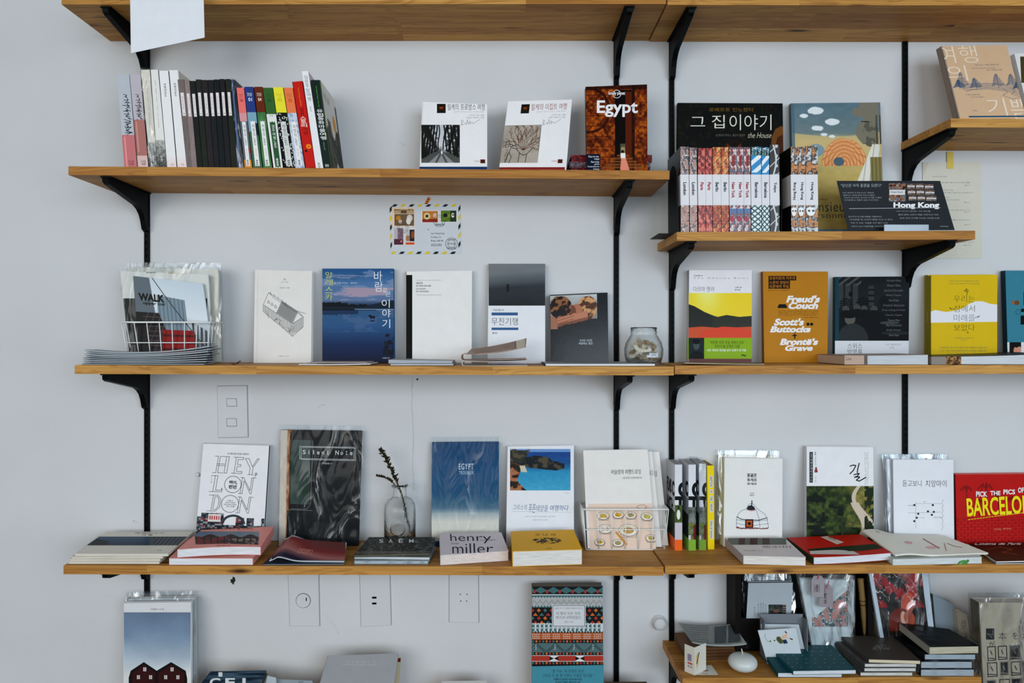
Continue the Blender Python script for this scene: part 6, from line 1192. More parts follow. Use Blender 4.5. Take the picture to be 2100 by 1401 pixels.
def barc(p):
    r = random.Random(4)
    p.raster(1959, 973, 2150, 1115, 100, 80, lambda x, y: mixc((176, 34, 32), (192, 44, 40), fbm(x*4, y*4))); dk = (140, 26, 28)
    for cx, cy, s_ in ((1981, 1003, 13), (2021, 1000, 17), (2046, 1018, 9), (2008, 1030, 9), (2075, 1024, 10)):
        p.lines([[(cx, cy), (cx+2, cy+s_*2), (cx+1, cy+s_*3)]], 2, dk)
        for k in range(9): a = k*.7; p.lines([[(cx, cy), (cx+math.cos(a)*s_*.6, cy-abs(math.sin(a))*s_*.5-1), (cx+math.cos(a)*s_, cy+s_*.25*math.sin(a)+3)]], 1.6, dk)
    L_ = []
    for j in range(9):
        L_.append([(1962+(j % 2)*3, 1064+j*6), (2100, 1060+j*6.2)])
        for i in range(10): u = 1964+i*14+(j % 2)*7; L_.append([(u, 1064+j*6), (u, 1069+j*6)])
    p.lines(L_, .8, (156, 30, 30)); small(p, [('PICK', (2001, 1008, 2024, 1019)), ('THE', (2030, 1007, 2051, 1016)), ('PICS', (2057, 1004, 2081, 1014)), ('OF', (2087, 1000, 2099, 1011))], (232, 226, 222), .03); p.text('BARCELONA', (1982, 1018, 2134, 1056), (232, 212, 44), .02, rot=3)
    p.lines([[(1985+i*6, 1066-i*.75), (1989+i*6, 1065.4-i*.75)] for i in range(22)], 1.1, (236, 216, 60)); small(p, [('글쓴이 편집부', (2038, 1084, 2053, 1087)), ('바르셀로나에서', (2056, 1083, 2073, 1086))], (226, 170, 150)); p.text('PICK THE PICS OF PARIS', (2104, 1100, 2140, 1108), (220, 210, 200))
book('red Barcelona picture guide at the right edge of the lower shelf', [(1959, 973), (2190, 971), (2190, 1112), (1962, 1112)], .014, S4b, base=(196, 42, 38), spine=(120, 30, 30), art=barc, t0=.055)

# ================================================================== lower shelf, lying
z4 = lambda u, k=0: (S4a if u < 1361 else S4b).z(u, .15)+.0004+k
def creamart(p): p.raster(179, 1101, 384, 1126, 90, 30, lambda x, y: put(put(put(mixc((84, 104, 128), (56, 74, 96), y*1.2), (x > .62), (90, 96, 104)), (x > .68) & (np.sin(x*150+y*12) > .2), (60, 64, 72)), (x < .2) & (y > x*2), (40, 46, 52))+put(np.zeros(x.shape+(3,)), (x > .3) & (x < .5) & (np.abs(y-.6) < .25*(1-np.abs(x-.4)*9)), (60, 56, 52)))
bm = [('lowest cream book of the stack at the left end of the lower shelf', [(205, 1101), (392, 1101), (327, 1152), (140, 1152)], 0), ('second cream book up in the left end stack', [(207, 1098), (390, 1098), (329, 1146.5), (142, 1147)], 1), ('third cream book up in the left end stack', [(208, 1096), (394, 1096), (334, 1141), (146, 1142)], 2)]
zz = z4(240)
for l, q, i in bm: lying(l, q, zz, .0054, base=(206, 202, 194), pages=(206, 202, 192), spine='R', group='cream book stack', tmin=.02); zz += .0056
lying('topmost cream book of the left end stack, with a photo of a pier', [(218, 1091), (397, 1090), (345, 1136), (153, 1136)], zz, .0056, base=(212, 208, 200), pages=(208, 204, 194), spine='R', art=lambda p: (p.raster(176, 1101, 384, 1119, 90, 24, lambda x, y: put(put(put(mixc((84, 104, 128), (56, 74, 96), y*1.2), (x > .62), (90, 96, 104)), (x > .66) & (np.sin(x*150+y*12) > .2), (60, 64, 72)), (x < .22) & (y > x*3-.1), (40, 46, 52))), p.text('겨울 여행자의 노트 사진', (275, 1092, 335, 1095), (140, 130, 120)), p.text('겨 울', (288, 1096, 312, 1099), (140, 130, 120)), p.text('산책', (322, 1128, 330, 1130), (120, 110, 100))), tb=.03, rect=(153, 1090.5, 345, 1136) if False else None, group='cream book stack')
lying('lower pink paperback of the pair before the London guide', [(385, 1105), (556, 1100), (519, 1145), (346, 1145)], z4(440), .0155, base=(206, 150, 142), pages=(214, 216, 220), spine='R', tb=.07, follow=True, group='pink paperbacks')
lying('upper pink paperback with a red brick house photo', [(413, 1087), (562, 1080), (535, 1122), (363, 1127)], z4(440)+.0162, .019, base=(214, 156, 148), pages=(214, 216, 220), spine='R', tb=.062, follow=True, group='pink paperbacks', bump=lambda x, y: .003*math.sin(x*3)*(y > .8) if np.isscalar(x) else .003*np.sin(x*3)*(y > .8),
      art=lambda p: (p.raster(400, 1090, 530, 1118, 90, 34, lambda x, y: put(put(put(put(mixc((110, 130, 148), (136, 150, 160), x), y > .3+.1*np.sin(x*20), (70, 50, 48)), (y > .35) & (x < .5) & (fbm(x*9, y*6, 3) > .42), (130, 52, 50)), (y > .5) & (x > .5) & (fbm(x*16, y*12, 5) > .5), (150, 140, 130)), (y > .35) & (np.sin(x*60) > .75), (50, 44, 46))), p.text('여행자의 집 이야기', (450, 1082, 515, 1086), (110, 70, 66), .01), p.text('편집부', (440, 1121, 470, 1123), (120, 76, 70))))
lying('thin dark magazine lying under the curled pink one', [(590, 1112), (710, 1114), (706, 1156), (538, 1157)], z4(620), .003, base=(60, 66, 80), pages=(160, 164, 170), spine=None, name='magazine', cat='magazine', tmin=.07)
lying('curled magazine with a blurred pink and navy cover', [(585, 1105), (711, 1113), (706, 1152), (552, 1150)], z4(620)+.0034, .0022, base=(196, 204, 210), pages=(200, 206, 212), spine=None, name='magazine', cat='magazine', tb=.075, follow=True, rough=.3, bump=lambda x, y: .009*np.exp(-((x-.12)/.16)**2)*np.minimum(1, x*9),
      art=lambda p: (p.raster(558, 1108, 709, 1150, 80, 50, lambda x, y: ramp(np.clip(y*.85+.25*np.sin(x*4+1)-.1+.3*(fbm(x*2, y*2, 4)-.5), 0, 1), [(0, (130, 84, 84)), (.2, (146, 76, 76)), (.5, (178, 128, 124)), (.75, (110, 84, 96)), (.9, (50, 54, 72)), (1, (96, 80, 92))])), p.lines([[(620, 1126), (648, 1128), (645, 1136), (616, 1134), (620, 1126)]], .7, (206, 160, 150)), p.text('HOSAM', (622, 1127, 643, 1134), (206, 160, 150))))
zz = z4(800)
lying('film wrapped pale magazine at the bottom of the dark stack by the bottle', [(755, 1114), (895, 1114), (878, 1150), (726, 1150)], zz, .008, base=(150, 160, 168), pages=(190, 200, 206), spine=None, name='magazine', cat='magazine', slv=.3, tmin=.075, group='dark magazine stack'); zz += .0084
lying('middle magazine of the dark stack by the bottle', [(758, 1108), (893, 1108), (881, 1143), (726, 1141)], zz, .0065, base=(130, 134, 130), pages=(200, 206, 208), spine=None, name='magazine', cat='magazine', tmin=.078, group='dark magazine stack'); zz += .0068
def saem(p):
    def im(x, y):
        n = fbm(x*26+y*9, y*16-x*6, 3, 2); c = mixc((34, 36, 36), (64, 62, 56), fbm(x*5, y*4)); c = put(c, np.abs(n-.5) < .035, (150, 146, 134)); return put(c, y > .82, (140, 130, 116), .6)
    p.raster(728, 1102, 893, 1137, 110, 44, im)
    for s, u in (('S', 785), ('A', 805), ('E', 826), ('M', 847)): p.text(s, (u-4.5, 1106, u+4.5, 1113), (222, 222, 218), .012)
lying('topmost dark magazine with scratchy white line art and wide title', [(757, 1102), (893, 1102), (882, 1134), (726, 1138)], zz, .006, base=(60, 60, 56), pages=(110, 104, 90), spine=None, name='magazine', cat='magazine', tb=.075, follow=True, slv=.12, art=saem, group='dark magazine stack')
def miller(p):
    k = (52, 56, 62); L_ = []
    for s, bx in (('henny' if False else 'henry', (926, 1095, 1010, 1114)), ('miller', (931, 1114, 1015, 1135))): p.text(s, bx, k, -.008, -.05)
    small(p, [('헨리 밀러 산문집', (928, 1113, 945, 1116)), ('더 낫지 않은가', (990, 1106, 1018, 1109))], (110, 112, 118))
lying('thick pale lilac paperback with tall thin english lettering', [(901, 1093), (1028, 1092), (1043, 1130), (903, 1139)], z4(970), .0225, base=(206, 200, 204), pages=(214, 206, 202), spine='L', tb=.075, follow=True, art=miller)
lying('thick mustard yellow paperback with a small dark etching', [(1047, 1090), (1176, 1086), (1194, 1127), (1051, 1131)], z4(1120), .034, base=(230, 180, 60), pages=(214, 212, 208), spine='L', tb=.078, follow=True, art=lambda p: (p.raster(1091, 1103, 1150, 1115, 60, 22, lambda x, y: put(mixc((230, 180, 60), (230, 180, 60), x), ((fbm(x*16, y*7, 3) < .52) & (np.hypot((x-.5)*2, (y-.5)*2) < 1.05)), (84, 74, 40))), p.text('고 나 서', (1096, 1094, 1138, 1099), (110, 86, 40)), p.text('열린책들', (1119, 1124, 1131, 1126), (90, 70, 40))))
lying('white paperback lying before the tent drawing book', [(1487, 1104), (1608, 1102), (1653, 1143), (1524, 1140)], z4(1560), .019, base=(206, 200, 200), spinecol=(170, 164, 166), pages=(216, 212, 206), spine='L', tb=.078, follow=True, art=lambda p: (p.rect(1492, 1104, 1612, 1118, (110, 116, 110)), p.rect(1513, 1104, 1525, 1118, (84, 56, 40)), p.rect(1535, 1104, 1550, 1118, (80, 44, 34)), p.rect(1560, 1104, 1575, 1118, (84, 70, 60)), p.text('여행의 이유 이 책 한 권', (1560, 1120, 1622, 1125), (140, 110, 110)), p.text('지은이', (1524, 1129, 1560, 1131), (150, 140, 140))))
lying('red paperback with a dark landscape band and white title strip', [(1613, 1103), (1764, 1096), (1828, 1139), (1668, 1143)], z4(1740), .0165, base=(190, 52, 40), spinecol=(60, 76, 46), pages=(212, 214, 220), spine='L', tb=.07, follow=True, bump=lambda x, y: .006*x*x*y, art=lambda p: (p.poly([(1660, 1131), (1655, 1127), (1795, 1119), (1812, 1129), (1760, 1133)], (50, 66, 44)), p.poly([(1662, 1137), (1660, 1131), (1740, 1128), (1760, 1140)], (200, 196, 192)), p.poly([(1680, 1102), (1694, 1100), (1729, 1114), (1714, 1118)], (206, 196, 186)), p.text('여행산문', (1695, 1103, 1712, 1108), (110, 50, 40), .01, rot=-18)))
lying('white book under the open curling one, with a green ribbon', [(1790, 1118), (1985, 1116), (2014, 1143), (1831, 1147)], z4(1920), .014, base=(196, 200, 196), pages=(204, 208, 208), spine='L', tb=.09, follow=True)
def op(p): p.lines([[(1800, 1099), (1808, 1100)], [(1945, 1112), (1960, 1118), (1975, 1120)]], .8, (120, 110, 110)); p.circ(1870, 1112, 9, (206, 170, 170), 14, 3); p.circ(1920, 1120, 14, (210, 180, 180), 14, 3); p.line([(1900, 1104), (1935, 1122)], 1.4, (150, 90, 86)); p.line([(1940, 1112), (1950, 1127)], 1., (170, 110, 100))
lying('open white picture book with its cover curling up, beside the red paperback', [(1768, 1095), (1935, 1098), (2027, 1132), (1836, 1140)], z4(1920)+.0145, .004, base=(216, 214, 206), pages=(214, 212, 204), spine=None, tb=.07, follow=True, bump=lambda x, y: .012*np.exp(-((x-.12)/.2)**2)*(1-.5*y)-.002*y, art=op)
z_ = z4(1985); P = lambda u, v, t: Vector(ray(u, v, t))
tag(mesh('ribbon', *tube([P(1985, 1142, .165), P(1984, 1147, .19), P(1978, 1150, .196), P(1970, 1153, .2), P(1964, 1157, .198), P(1972, 1158, .198), P(1982, 1154, .199), P(1986, 1149, .197)], .0022, 6), plain((90, 160, 84), .6), None, True), 'green ribbon hanging from the white book on the lower shelf', 'ribbon')
lying('black card folder under the dark red film magazine at the right edge', [(2000, 1123), (2180, 1120), (2190, 1154), (2042, 1155)], z4(2060), .0035, base=(30, 36, 40), pages=(216, 216, 214), spine=None, tmin=.07)
lying('dark red magazine with a white cursive title at the right edge', [(1985, 1115), (2160, 1112), (2180, 1148), (2043, 1151)], z4(2060)+.004, .0045, base=(84, 36, 34), pages=(214, 212, 206), spine=None, tb=.08, follow=True, name='magazine', cat='magazine', art=lambda p: (p.rect(1985, 1113, 2170, 1150, (74, 34, 34)), p.text('Cinéma de Paris', (2000, 1113, 2096, 1119), (226, 220, 214), .02, .2), p.lines([[(2030, 1130), (2055, 1124), (2080, 1130), (2060, 1136), (2090, 1140)]], .9, (150, 90, 60))))

# ================================================================== lowest right shelf
zE = lambda k=0: SE.z(1600, .1)+.0004+k
def stk(label, q, z, th, **k): return lying(label, q, z, th, **k)
# dark wooden box shelf standing behind
def boxcase():
    z0 = zE(); z1 = zrow(1188, .06); dk = plain((34, 28, 25), .6); x0, x1 = (1505-U0)/F*1.74, (1788-U0)/F*1.74; root = empty('display_case', (x0, -.03, z0), 'dark wooden open case standing on the lowest shelf behind the sleeved prints', 'case')
    z1 = S4b.zx((1600-U0)*PXM)-S4b.th-.004
    mesh('side_panel', *box(x0, -.07, z0, x0+.014, -.003, z1), dk, root); mesh('side_panel', *box(x1-.014, -.07, z0, x1, -.003, z1), dk, root); mesh('back_panel', *box(x0+.014, -.008, z0, x1-.014, -.003, z1), plain((62, 66, 68), .7), root)
    mesh('top_panel', *box(x0+.014, -.07, z1-.012, x1-.014, -.008, z1), dk, root); mesh('shelf_panel', *box(x0+.014, -.07, z0+.072, x1-.09, -.008, z0+.082), dk, root); mesh('front_panel', *box(x0+.014, -.066, z0, x1-.09, -.060, z0+.072), plain((28, 24, 22), .6), root); return z0+.082
zc = boxcase()
def backcard(p):
    p.raster(1576, 1240, 1612, 1262, 40, 26, lambda x, y: put(put(mixc((30, 38, 36), (90, 96, 88), fbm(x*8, y*6, 4)*1.5-.3), (x > .3) & (x < .6) & (y > .45) & (y < .75), (120, 90, 84)), (x > .8) & (np.sin(y*30) > 0), (140, 120, 110)))
    for i, h in enumerate((18, 24, 26, 26, 22)): p.text('여행의 기록 사진과 이야기들', (1546+i*5+(i > 0)*3, 1262-h, 1548.5+i*5+(i > 0)*3, 1262), (86, 90, 94), 0, rot=-90)
book('white postcard book back cover in the dark case, with a small photo', [(1534, 1196), (1626, 1195), (1622, 1266), (1530, 1266)], .012, SE, base=(166, 174, 180), spine=(34, 46, 50), art=backcard, t0=.075, t1=.058, z0=zc+.0005, pages=(110, 112, 112), name='book')
book('film wrapped book behind the white back cover in the dark case', [(1530, 1180), (1622, 1180), (1630, 1266), (1526, 1266)], .012, SE, base=(120, 130, 134), spine=(26, 36, 40), t0=.052, t1=.038, z0=zc+.0005, slv=.4, art=lambda p: p.text('노트', (1596, 1186, 1616, 1190), (50, 54, 56), .02))
def wmap(x, y):
    c = mixc((196, 206, 210), (214, 220, 222), fbm(x*3, y*4)); n = fbm(x*14, y*14, 6, 3); m = (y > .72-.55*np.clip((x-.25)/.7, 0, 1)) & (y < .9) & (x < .93) & (x > .2); c = put(c, m & (n > .47), (150, 150, 158)); c = put(c, m & (n > .56), (196, 150, 146)); c = put(c, m & (n < .4), (96, 116, 120)); return put(c, m & (np.abs(n-.5) < .015), (90, 96, 70))
sh_ = book('crumpled clear bag with a watercolour street print inside', [(1640, 1186), (1752, 1190), (1750, 1302), (1660, 1296)], .008, SE, base=(196, 206, 210), t0=.085, t1=.075, name='sleeved_print', cat='print', slv=.75, art=lambda p: p.raster(1645, 1190, 1746, 1296, 90, 90, wmap), z0=zE())
def gift(label, q, t, col, txt, uh, rot_):
    P = vplane(t, 1.5); W = list(P.at(q)); root = empty('gift_tag', W[0], label, 'tag', 'paper gift tags'); mesh('tag_card', [*W, *[w+np.array([0, .0008, 0]) for w in W]], [tuple(range(len(q)))[::-1], tuple(range(len(q), 2*len(q)))]+[(i, (i+1) % len(q), len(q)+(i+1) % len(q), len(q)+i) for i in range(len(q))], plain(col, .7), root)
    u, v = uh; s = [Vector(ray(u, v, t+.001)), Vector(ray(u+3, v-8, t+.004)), Vector(ray(u+5, v-15, t-.004))]; mesh('string', *tube(s, .0011, 5), plain((196, 110, 124), .7), root)
    pr = Print(Plane(P.n, P.c+.0002), [(0, 0), (1, 0), (1, 1), (0, 1)], (0, 0, 1, 1)); pr.circ(u, v, 1.4, (30, 34, 36), 10); txt(pr); pr.done(root, 'lettering')
gift('upper grey paper gift tag with underlined vertical lettering', [(1664, 1190), (1669, 1181), (1685, 1181), (1691, 1190), (1690, 1226), (1664, 1223)], .098, (164, 158, 164), lambda p: (p.text('여행엽서', (1672, 1199, 1678, 1214), (50, 50, 54), .02, rot=-90), p.line([(1680, 1198), (1680, 1215)], .7, (50, 50, 54)), p.line([(1670, 1198), (1670, 1215)], .7, (50, 50, 54))), (1677, 1187), 0)
gift('lower grey paper gift tag hanging to the right of the other', [(1680, 1226), (1691, 1226), (1692, 1200), (1700, 1199), (1708, 1208), (1708, 1246), (1678, 1244)], .094, (156, 150, 154), lambda p: p.text('헬싱키 런던', (1690, 1217, 1695, 1238), (40, 40, 44), .02, rot=-90), (1695, 1206), 0)
# bamboo frame
def bamboo(label, u0, u1, t):
    a, b_ = Vector(ray(u0, 1186, t)), Vector(ray(u1, 1306, t)); b_.z = max(b_.z, zE()+.001); n = 14; pts = [a.lerp(b_, i/n) for i in range(n+1)]; rad = [.0072*(1.12 if i in (5, 9) else 1) for i in range(n+1)]; root = empty('bamboo_pole', tuple(b_), label, 'pole', 'bamboo poles'); mesh('cane', *tube(pts, rad, 10), plain((140, 118, 82), .5), root, True)
    for i in (5, 6): mesh('binding', *tube([pts[i]+(pts[i+1]-pts[i])*.2, pts[i]+(pts[i+1]-pts[i])*.35], .0083, 10), plain((44, 34, 28), .7), root)
bamboo('thicker left bamboo pole beside the red film wrapped photo', 1764, 1777, .052); bamboo('right bamboo pole touching the red film wrapped photo', 1776, 1789, .048)
def redphoto(x, y):
    n = fbm(x*4+y*3, y*5-x*4, 5, 4); c = mixc((34, 36, 38), (96, 92, 88), n*1.5-.4); st = (np.sin(x*9-y*15+n*6) > .45) & (y < .55) & (y < 1.1-x*.3); c = put(c, st, (160, 50, 58)); c = put(c, (x > .5) & (y > .22) & (y < .42) & (n > .42), (176, 70, 74)); c = put(c, ((x-.62+.3*(y-.5))/.14)**2+((y-.5)/.16)**2 < 1, (196, 104, 88)); f = ((x-.45)/.3)**2+((y-.82)/.26)**2 < 1; c = put(c, f, (124, 56, 42)); c = put(c, ((x-.5)/.07)**2+((y-.72)/.12)**2 < 1, (206, 170, 150)); c = put(c, ((x-.62)/.12)**2+((y-.7)/.1)**2 < 1, (176, 96, 72)); c = put(c, (np.abs(n-.5) < .012) & (y < .5), (200, 190, 190)); return put(c, (y > .88) | ((x > .75) & (y > .66)), (40, 36, 36), .8)
book('film wrapped photo with red stripes and a lit hand, with white margins', [(1780, 1166), (1901, 1166), (1918, 1312), (1806, 1312)], .007, SE, base=(196, 204, 212), t0=.085, t1=.07, name='sleeved_print', cat='print', slv=.4, z0=zE(), art=lambda p: p.raster(1799, 1166, 1898, 1312, 90, 110, redphoto), rect=(1791, 1166, 1910, 1312))
book('pale blue grey book leaning behind the red photo', [(1912, 1219), (1956, 1240), (1968, 1330), (1922, 1330)], .014, SE, base=(150, 162, 172), spine=(40, 54, 60), t0=.05, t1=.04, z0=zE())
book('small kraft box book with round seal lettering, leaning right of the blue grey book', [(1962, 1256), (1982, 1259), (1996, 1340), (1970, 1340)], .03, SE, base=(176, 172, 162), t0=.07, t1=.06, z0=zE(), art=lambda p: (p.circ(1976, 1281, 4.2, (70, 70, 70), 16, 9, ring=.8), vtext(p, '여행', 1974, 1275, 1978, 1287, (70, 70, 70)), vtext(p, '산책자', 1978, 1297, 1983, 1318, (70, 70, 70))))
# grey card box with cards
def cardbox():
    z = zE(); P = lambda u, v, t: ray(u, v, t); root = empty('card_box', ray(1605, 1325, .1), 'grey open card box holding illustrated cards before the dark case', 'box'); m = plain((130, 136, 142), .7); a = (1562-U0)/F*1.70; b_ = (1650-U0)/F*1.70; zt = P(1600, 1263, .1)[2]
    root.location = (a, -.1, z)
    mesh('back_panel', *box(a, -.090, z, b_, -.088, zt), m, root); mesh('side_panel', *box(a, -.118, z, a+.0015, -.09, zt-.006), m, root); mesh('side_panel', *box(b_-.0015, -.118, z, b_, -.09, zt-.006), m, root); mesh('floor_panel', *box(a, -.13, z, b_, -.088, z+.0015), m, root)
cardbox()
flat_ = lambda *a, **k: book(*a, **k)
book('blank white card in the grey card box', [(1560, 1280), (1638, 1281), (1650, 1330), (1566, 1330)], .0012, SE, base=(186, 192, 196), t0=.108, t1=.1, z0=zE(.002), name='card', cat='card')
def lady(p):
    p.lines([[(1573, 1298), (1570, 1304), (1573, 1314), (1579, 1315)]], .7, (110, 120, 110)); p.circ(1579, 1314, 2, (120, 130, 60), 8); p.poly([(1592, 1312), (1594, 1306), (1600, 1305), (1604, 1312), (1604, 1320), (1597, 1320)], (90, 96, 56)); p.poly([(1604, 1313), (1612, 1312), (1614, 1320), (1605, 1321)], (44, 66, 90)); p.poly([(1602, 1306), (1614, 1302), (1616, 1306), (1606, 1312)], (206, 176, 150)); p.lines([[(1614, 1304), (1617, 1298)], [(1612, 1308), (1622, 1311)]], 2, (206, 176, 150)); p.lines([[(1616, 1299), (1614, 1296)], [(1621, 1311), (1625, 1313)]], 2.4, (50, 50, 50)); p.circ(1588, 1313, 1.6, (60, 90, 60), 8)
book('white card with a tiny drawn figure in a green skirt, before the card box', [(1554, 1293), (1632, 1288), (1641, 1330), (1566, 1334)], .0012, SE, base=(190, 196, 200), t0=.132, t1=.122, z0=zE(), name='card', cat='card', art=lady, rect=(1560, 1290, 1637, 1332))
# kraft folders with curled magazine
def k_(l, i): lying(l, [(1372+i*2, 1287-i*1.5+6), (1480+i*2, 1290-i), (1512-i*2, 1346-i*6.3), (1408-i*3, 1350-i*6.5)], zE()+i*.0065, .006, base=(126, 92, 62), pages=(110, 80, 54), spine=None, name='kraft_folder', cat='folder', group='kraft paper folders', tmin=.02)
for i, l in enumerate(('lowest brown kraft folder of the stack by the candle', 'second brown kraft folder up in the stack by the candle', 'third brown kraft folder up in the stack by the candle', 'topmost brown kraft folder, under the curled grey newspaper')): k_(l, i)
lying('curled newspaper with grey printed panels lying on the kraft folders', [(1392, 1281), (1503, 1284), (1531, 1325), (1420, 1322)], zE(.027), .003, base=(176, 178, 174), pages=(200, 200, 196), spine=None, name='newspaper', cat='newspaper', tb=.03, follow=True, slv=.08, bump=lambda x, y: .006*(x-.5)**2*4, art=lambda p: p.raster(1396, 1283, 1522, 1322, 80, 40, lambda x, y: put(put(mixc((158, 160, 156), (134, 136, 134), fbm(x*14, y*6, 3)), (x > .55) & (x < .97) & (y > .08) & (y < .95) & (np.abs(x-.76) > .015), (96, 102, 104)), (x < .45) & (np.sin(y*50) > .2) & (x > .06), (128, 128, 124))))
# small folded greeting card standing + its flat twin
def vcard():
    z = zE(); A_ = ray(1424, 1384, .19); A_[2] = z; root = empty('greeting_card', A_, 'small open greeting card standing at the left end of the lowest right shelf', 'card'); m = plain((204, 202, 194), .7)
    def pan(u, v, t, nm, fn):
        B_ = ray(u, v, t); C_ = ray(u+(1424-1404 if u < 1424 else 0)*.0, v, t); top = np.array([A_[0]+(B_[0]-A_[0])*.12, A_[1]+(B_[1]-A_[1])*.12, z+.062 if u > 1424 else z+.06]); bot = np.array([B_[0], B_[1], z]); tp = np.array([B_[0], B_[1], z+.062]); q = [np.array([A_[0], A_[1], z+.062]), tp, bot, A_]; d = np.array([0, .0008, 0]); mesh(nm, *qslab(q, 0, 1, d), m, root); nrm = -d*.4
        if u < 1424: q = [q[1], q[0], q[3], q[2]]
        wallquad_print(root, q[0]+nrm, q[1]+nrm, q[2]+nrm, q[3]+nrm, fn, 0, 0, 'card_print')
    pan(1404, 1340, .17, 'left_leaf', lambda p: (p.rect(.3, .3, .7, .55, (150, 140, 160)), p.rect(.3, .6, .8, .66, (190, 90, 80)), p.text('축하', (.3, .7, .8, .8), (60, 60, 60))))
    pan(1448, 1340, .165, 'right_leaf', lambda p: (p.poly([(.15, .35), (.3, .2), (.35, .6), (.2, .8)], (206, 176, 96)), p.line([(.2, .6), (.4, .25)], .06, (50, 50, 56))))
vcard()
lying('small card lying flat beside the standing greeting card', [(1438, 1365), (1459, 1364), (1473, 1384), (1426, 1384)], zE(), .0008, base=(204, 202, 194), spine=None, name='card', cat='card', art=lambda p: (p.text('여행', (1440, 1378, 1450, 1381), (70, 64, 60)), p.circ(1445, 1372, 7, (150, 130, 120), 12, 2)))
# egg candle
c = ray(1523, 1376, .165); zc_ = zE(); root = empty('egg_candle', (c[0], -.165, zc_), 'white pebble shaped candle with a short wick', 'candle'); pr_ = [(0, 0)]+[(.0322*math.sin(a)**.85*(1+.0*a), .0186*(1-math.cos(a))) for a in [i*math.pi/16 for i in range(2, 16)]]+[(0, .0374)]
V, Fc = lathe(pr_, (c[0], -.165, zc_+.0002), 32); mesh('wax_body', V, Fc, plain((196, 200, 198), .35, .5, .05), root, True); mesh('wick', *tube([(c[0], -.165, zc_+.036), (c[0]-.001, -.166, zc_+.042), (c[0]-.003, -.166, zc_+.049)], .0012, 6), plain((210, 206, 190), .8), root)
# teal notebooks
def teal(p):
    r = random.Random(3)
    p.lines([[(u, v), (u+3, v)] for v in range(1329, 1374, 8) for u in range(1600+int((v-1329)*.5)+(v % 16)//2, 1738, 19)], .9, (140, 170, 176)); p.text('BALANCE', (1660, 1336, 1690, 1339.5), (96, 140, 146), sp=1.3)
lying('lower teal notebook, sticking out to the left of its twin', [(1560, 1330), (1680, 1330), (1727, 1380), (1595, 1380)], zE(), .0105, base=(38, 92, 100), pages=(204, 208, 212), spine='L', tb=.09, follow=False, group='teal notebooks', tmin=.09, name='notebook', cat='notebook')
lying('upper teal notebook with rows of tiny pale dashes', [(1574, 1323), (1705, 1323), (1756, 1374), (1626, 1376)], zE(.0108), .0095, base=(38, 94, 102), pages=(206, 210, 214), spine='L', tb=.085, follow=True, group='teal notebooks', art=teal, name='notebook', cat='notebook')
# grey notebooks
for i, (l, a, b_, v) in enumerate((('lowest film wrapped grey notebook in the stack with the tree emblem', 1764, 1872, 1381), ('second film wrapped grey notebook up in the tree emblem stack', 1772, 1879, 1372), ('third film wrapped grey notebook up in the tree emblem stack', 1773, 1880, 1363))):
    lying(l, [(1714+i, 1320-i*2), (1822+i, 1320-i*2), (b_, v-2), (a, v-2)], zE(i*.0098), .0085, base=(96, 94, 92), pages=(214, 212, 206), spine='L', tb=.085, follow=False, group='grey notebooks', slv=.12, name='notebook', cat='notebook')
def tree(p):
    r = random.Random(6); L_ = []
    for i in range(70): a = r.uniform(0, 3.14); q = r.uniform(.3, 1); u = 1806+math.cos(a)*20*q+q*2; v = 1330-math.sin(a)*9*q+4; L_.append([(u, v), (u+r.uniform(-2, 2), v+r.uniform(-1.6, 1.6))])
    L_ += [[(1808, 1336), (1804, 1328), (1798, 1324)], [(1804, 1329), (1812, 1323)]]; p.lines(L_, .8, (150, 148, 144))
lying('topmost grey notebook with a pale tree emblem', [(1722, 1303), (1834, 1306), (1888, 1355), (1781, 1352)], zE(.0298), .0085, base=(84, 80, 76), pages=(206, 198, 176), spine='L', tb=.075, follow=True, group='grey notebooks', art=tree, name='notebook', cat='notebook')
for i, (l, a, b_, v) in enumerate((('lowest film wrapped black notebook at the right end of the lowest shelf', 1888, 1998, 1373), ('second film wrapped black notebook at the right end', 1888, 1994, 1357), ('third black notebook at the right end, under the cream edged one', 1896, 2001, 1342))):
    lying(l, [(1836, 1322-i*8), (1950, 1322-i*8), (b_, v), (a, v)], zE(i*.0165), .0155 if i < 2 else .0125, base=(26, 38, 44), pages=(176, 184, 190), spine='L', tb=.085, follow=True, group='black notebooks', slv=.12, name='notebook', cat='notebook')
lying('thick topmost black notebook with cream page edges', [(1844, 1278), (1946, 1290), (2008, 1325), (1906, 1327)], zE(.0462), .0175, base=(14, 26, 32), spinecol=(150, 150, 140), pages=(186, 182, 164), spine='L', tb=.085, follow=True, group='black notebooks', over=.0012, name='notebook', cat='notebook')
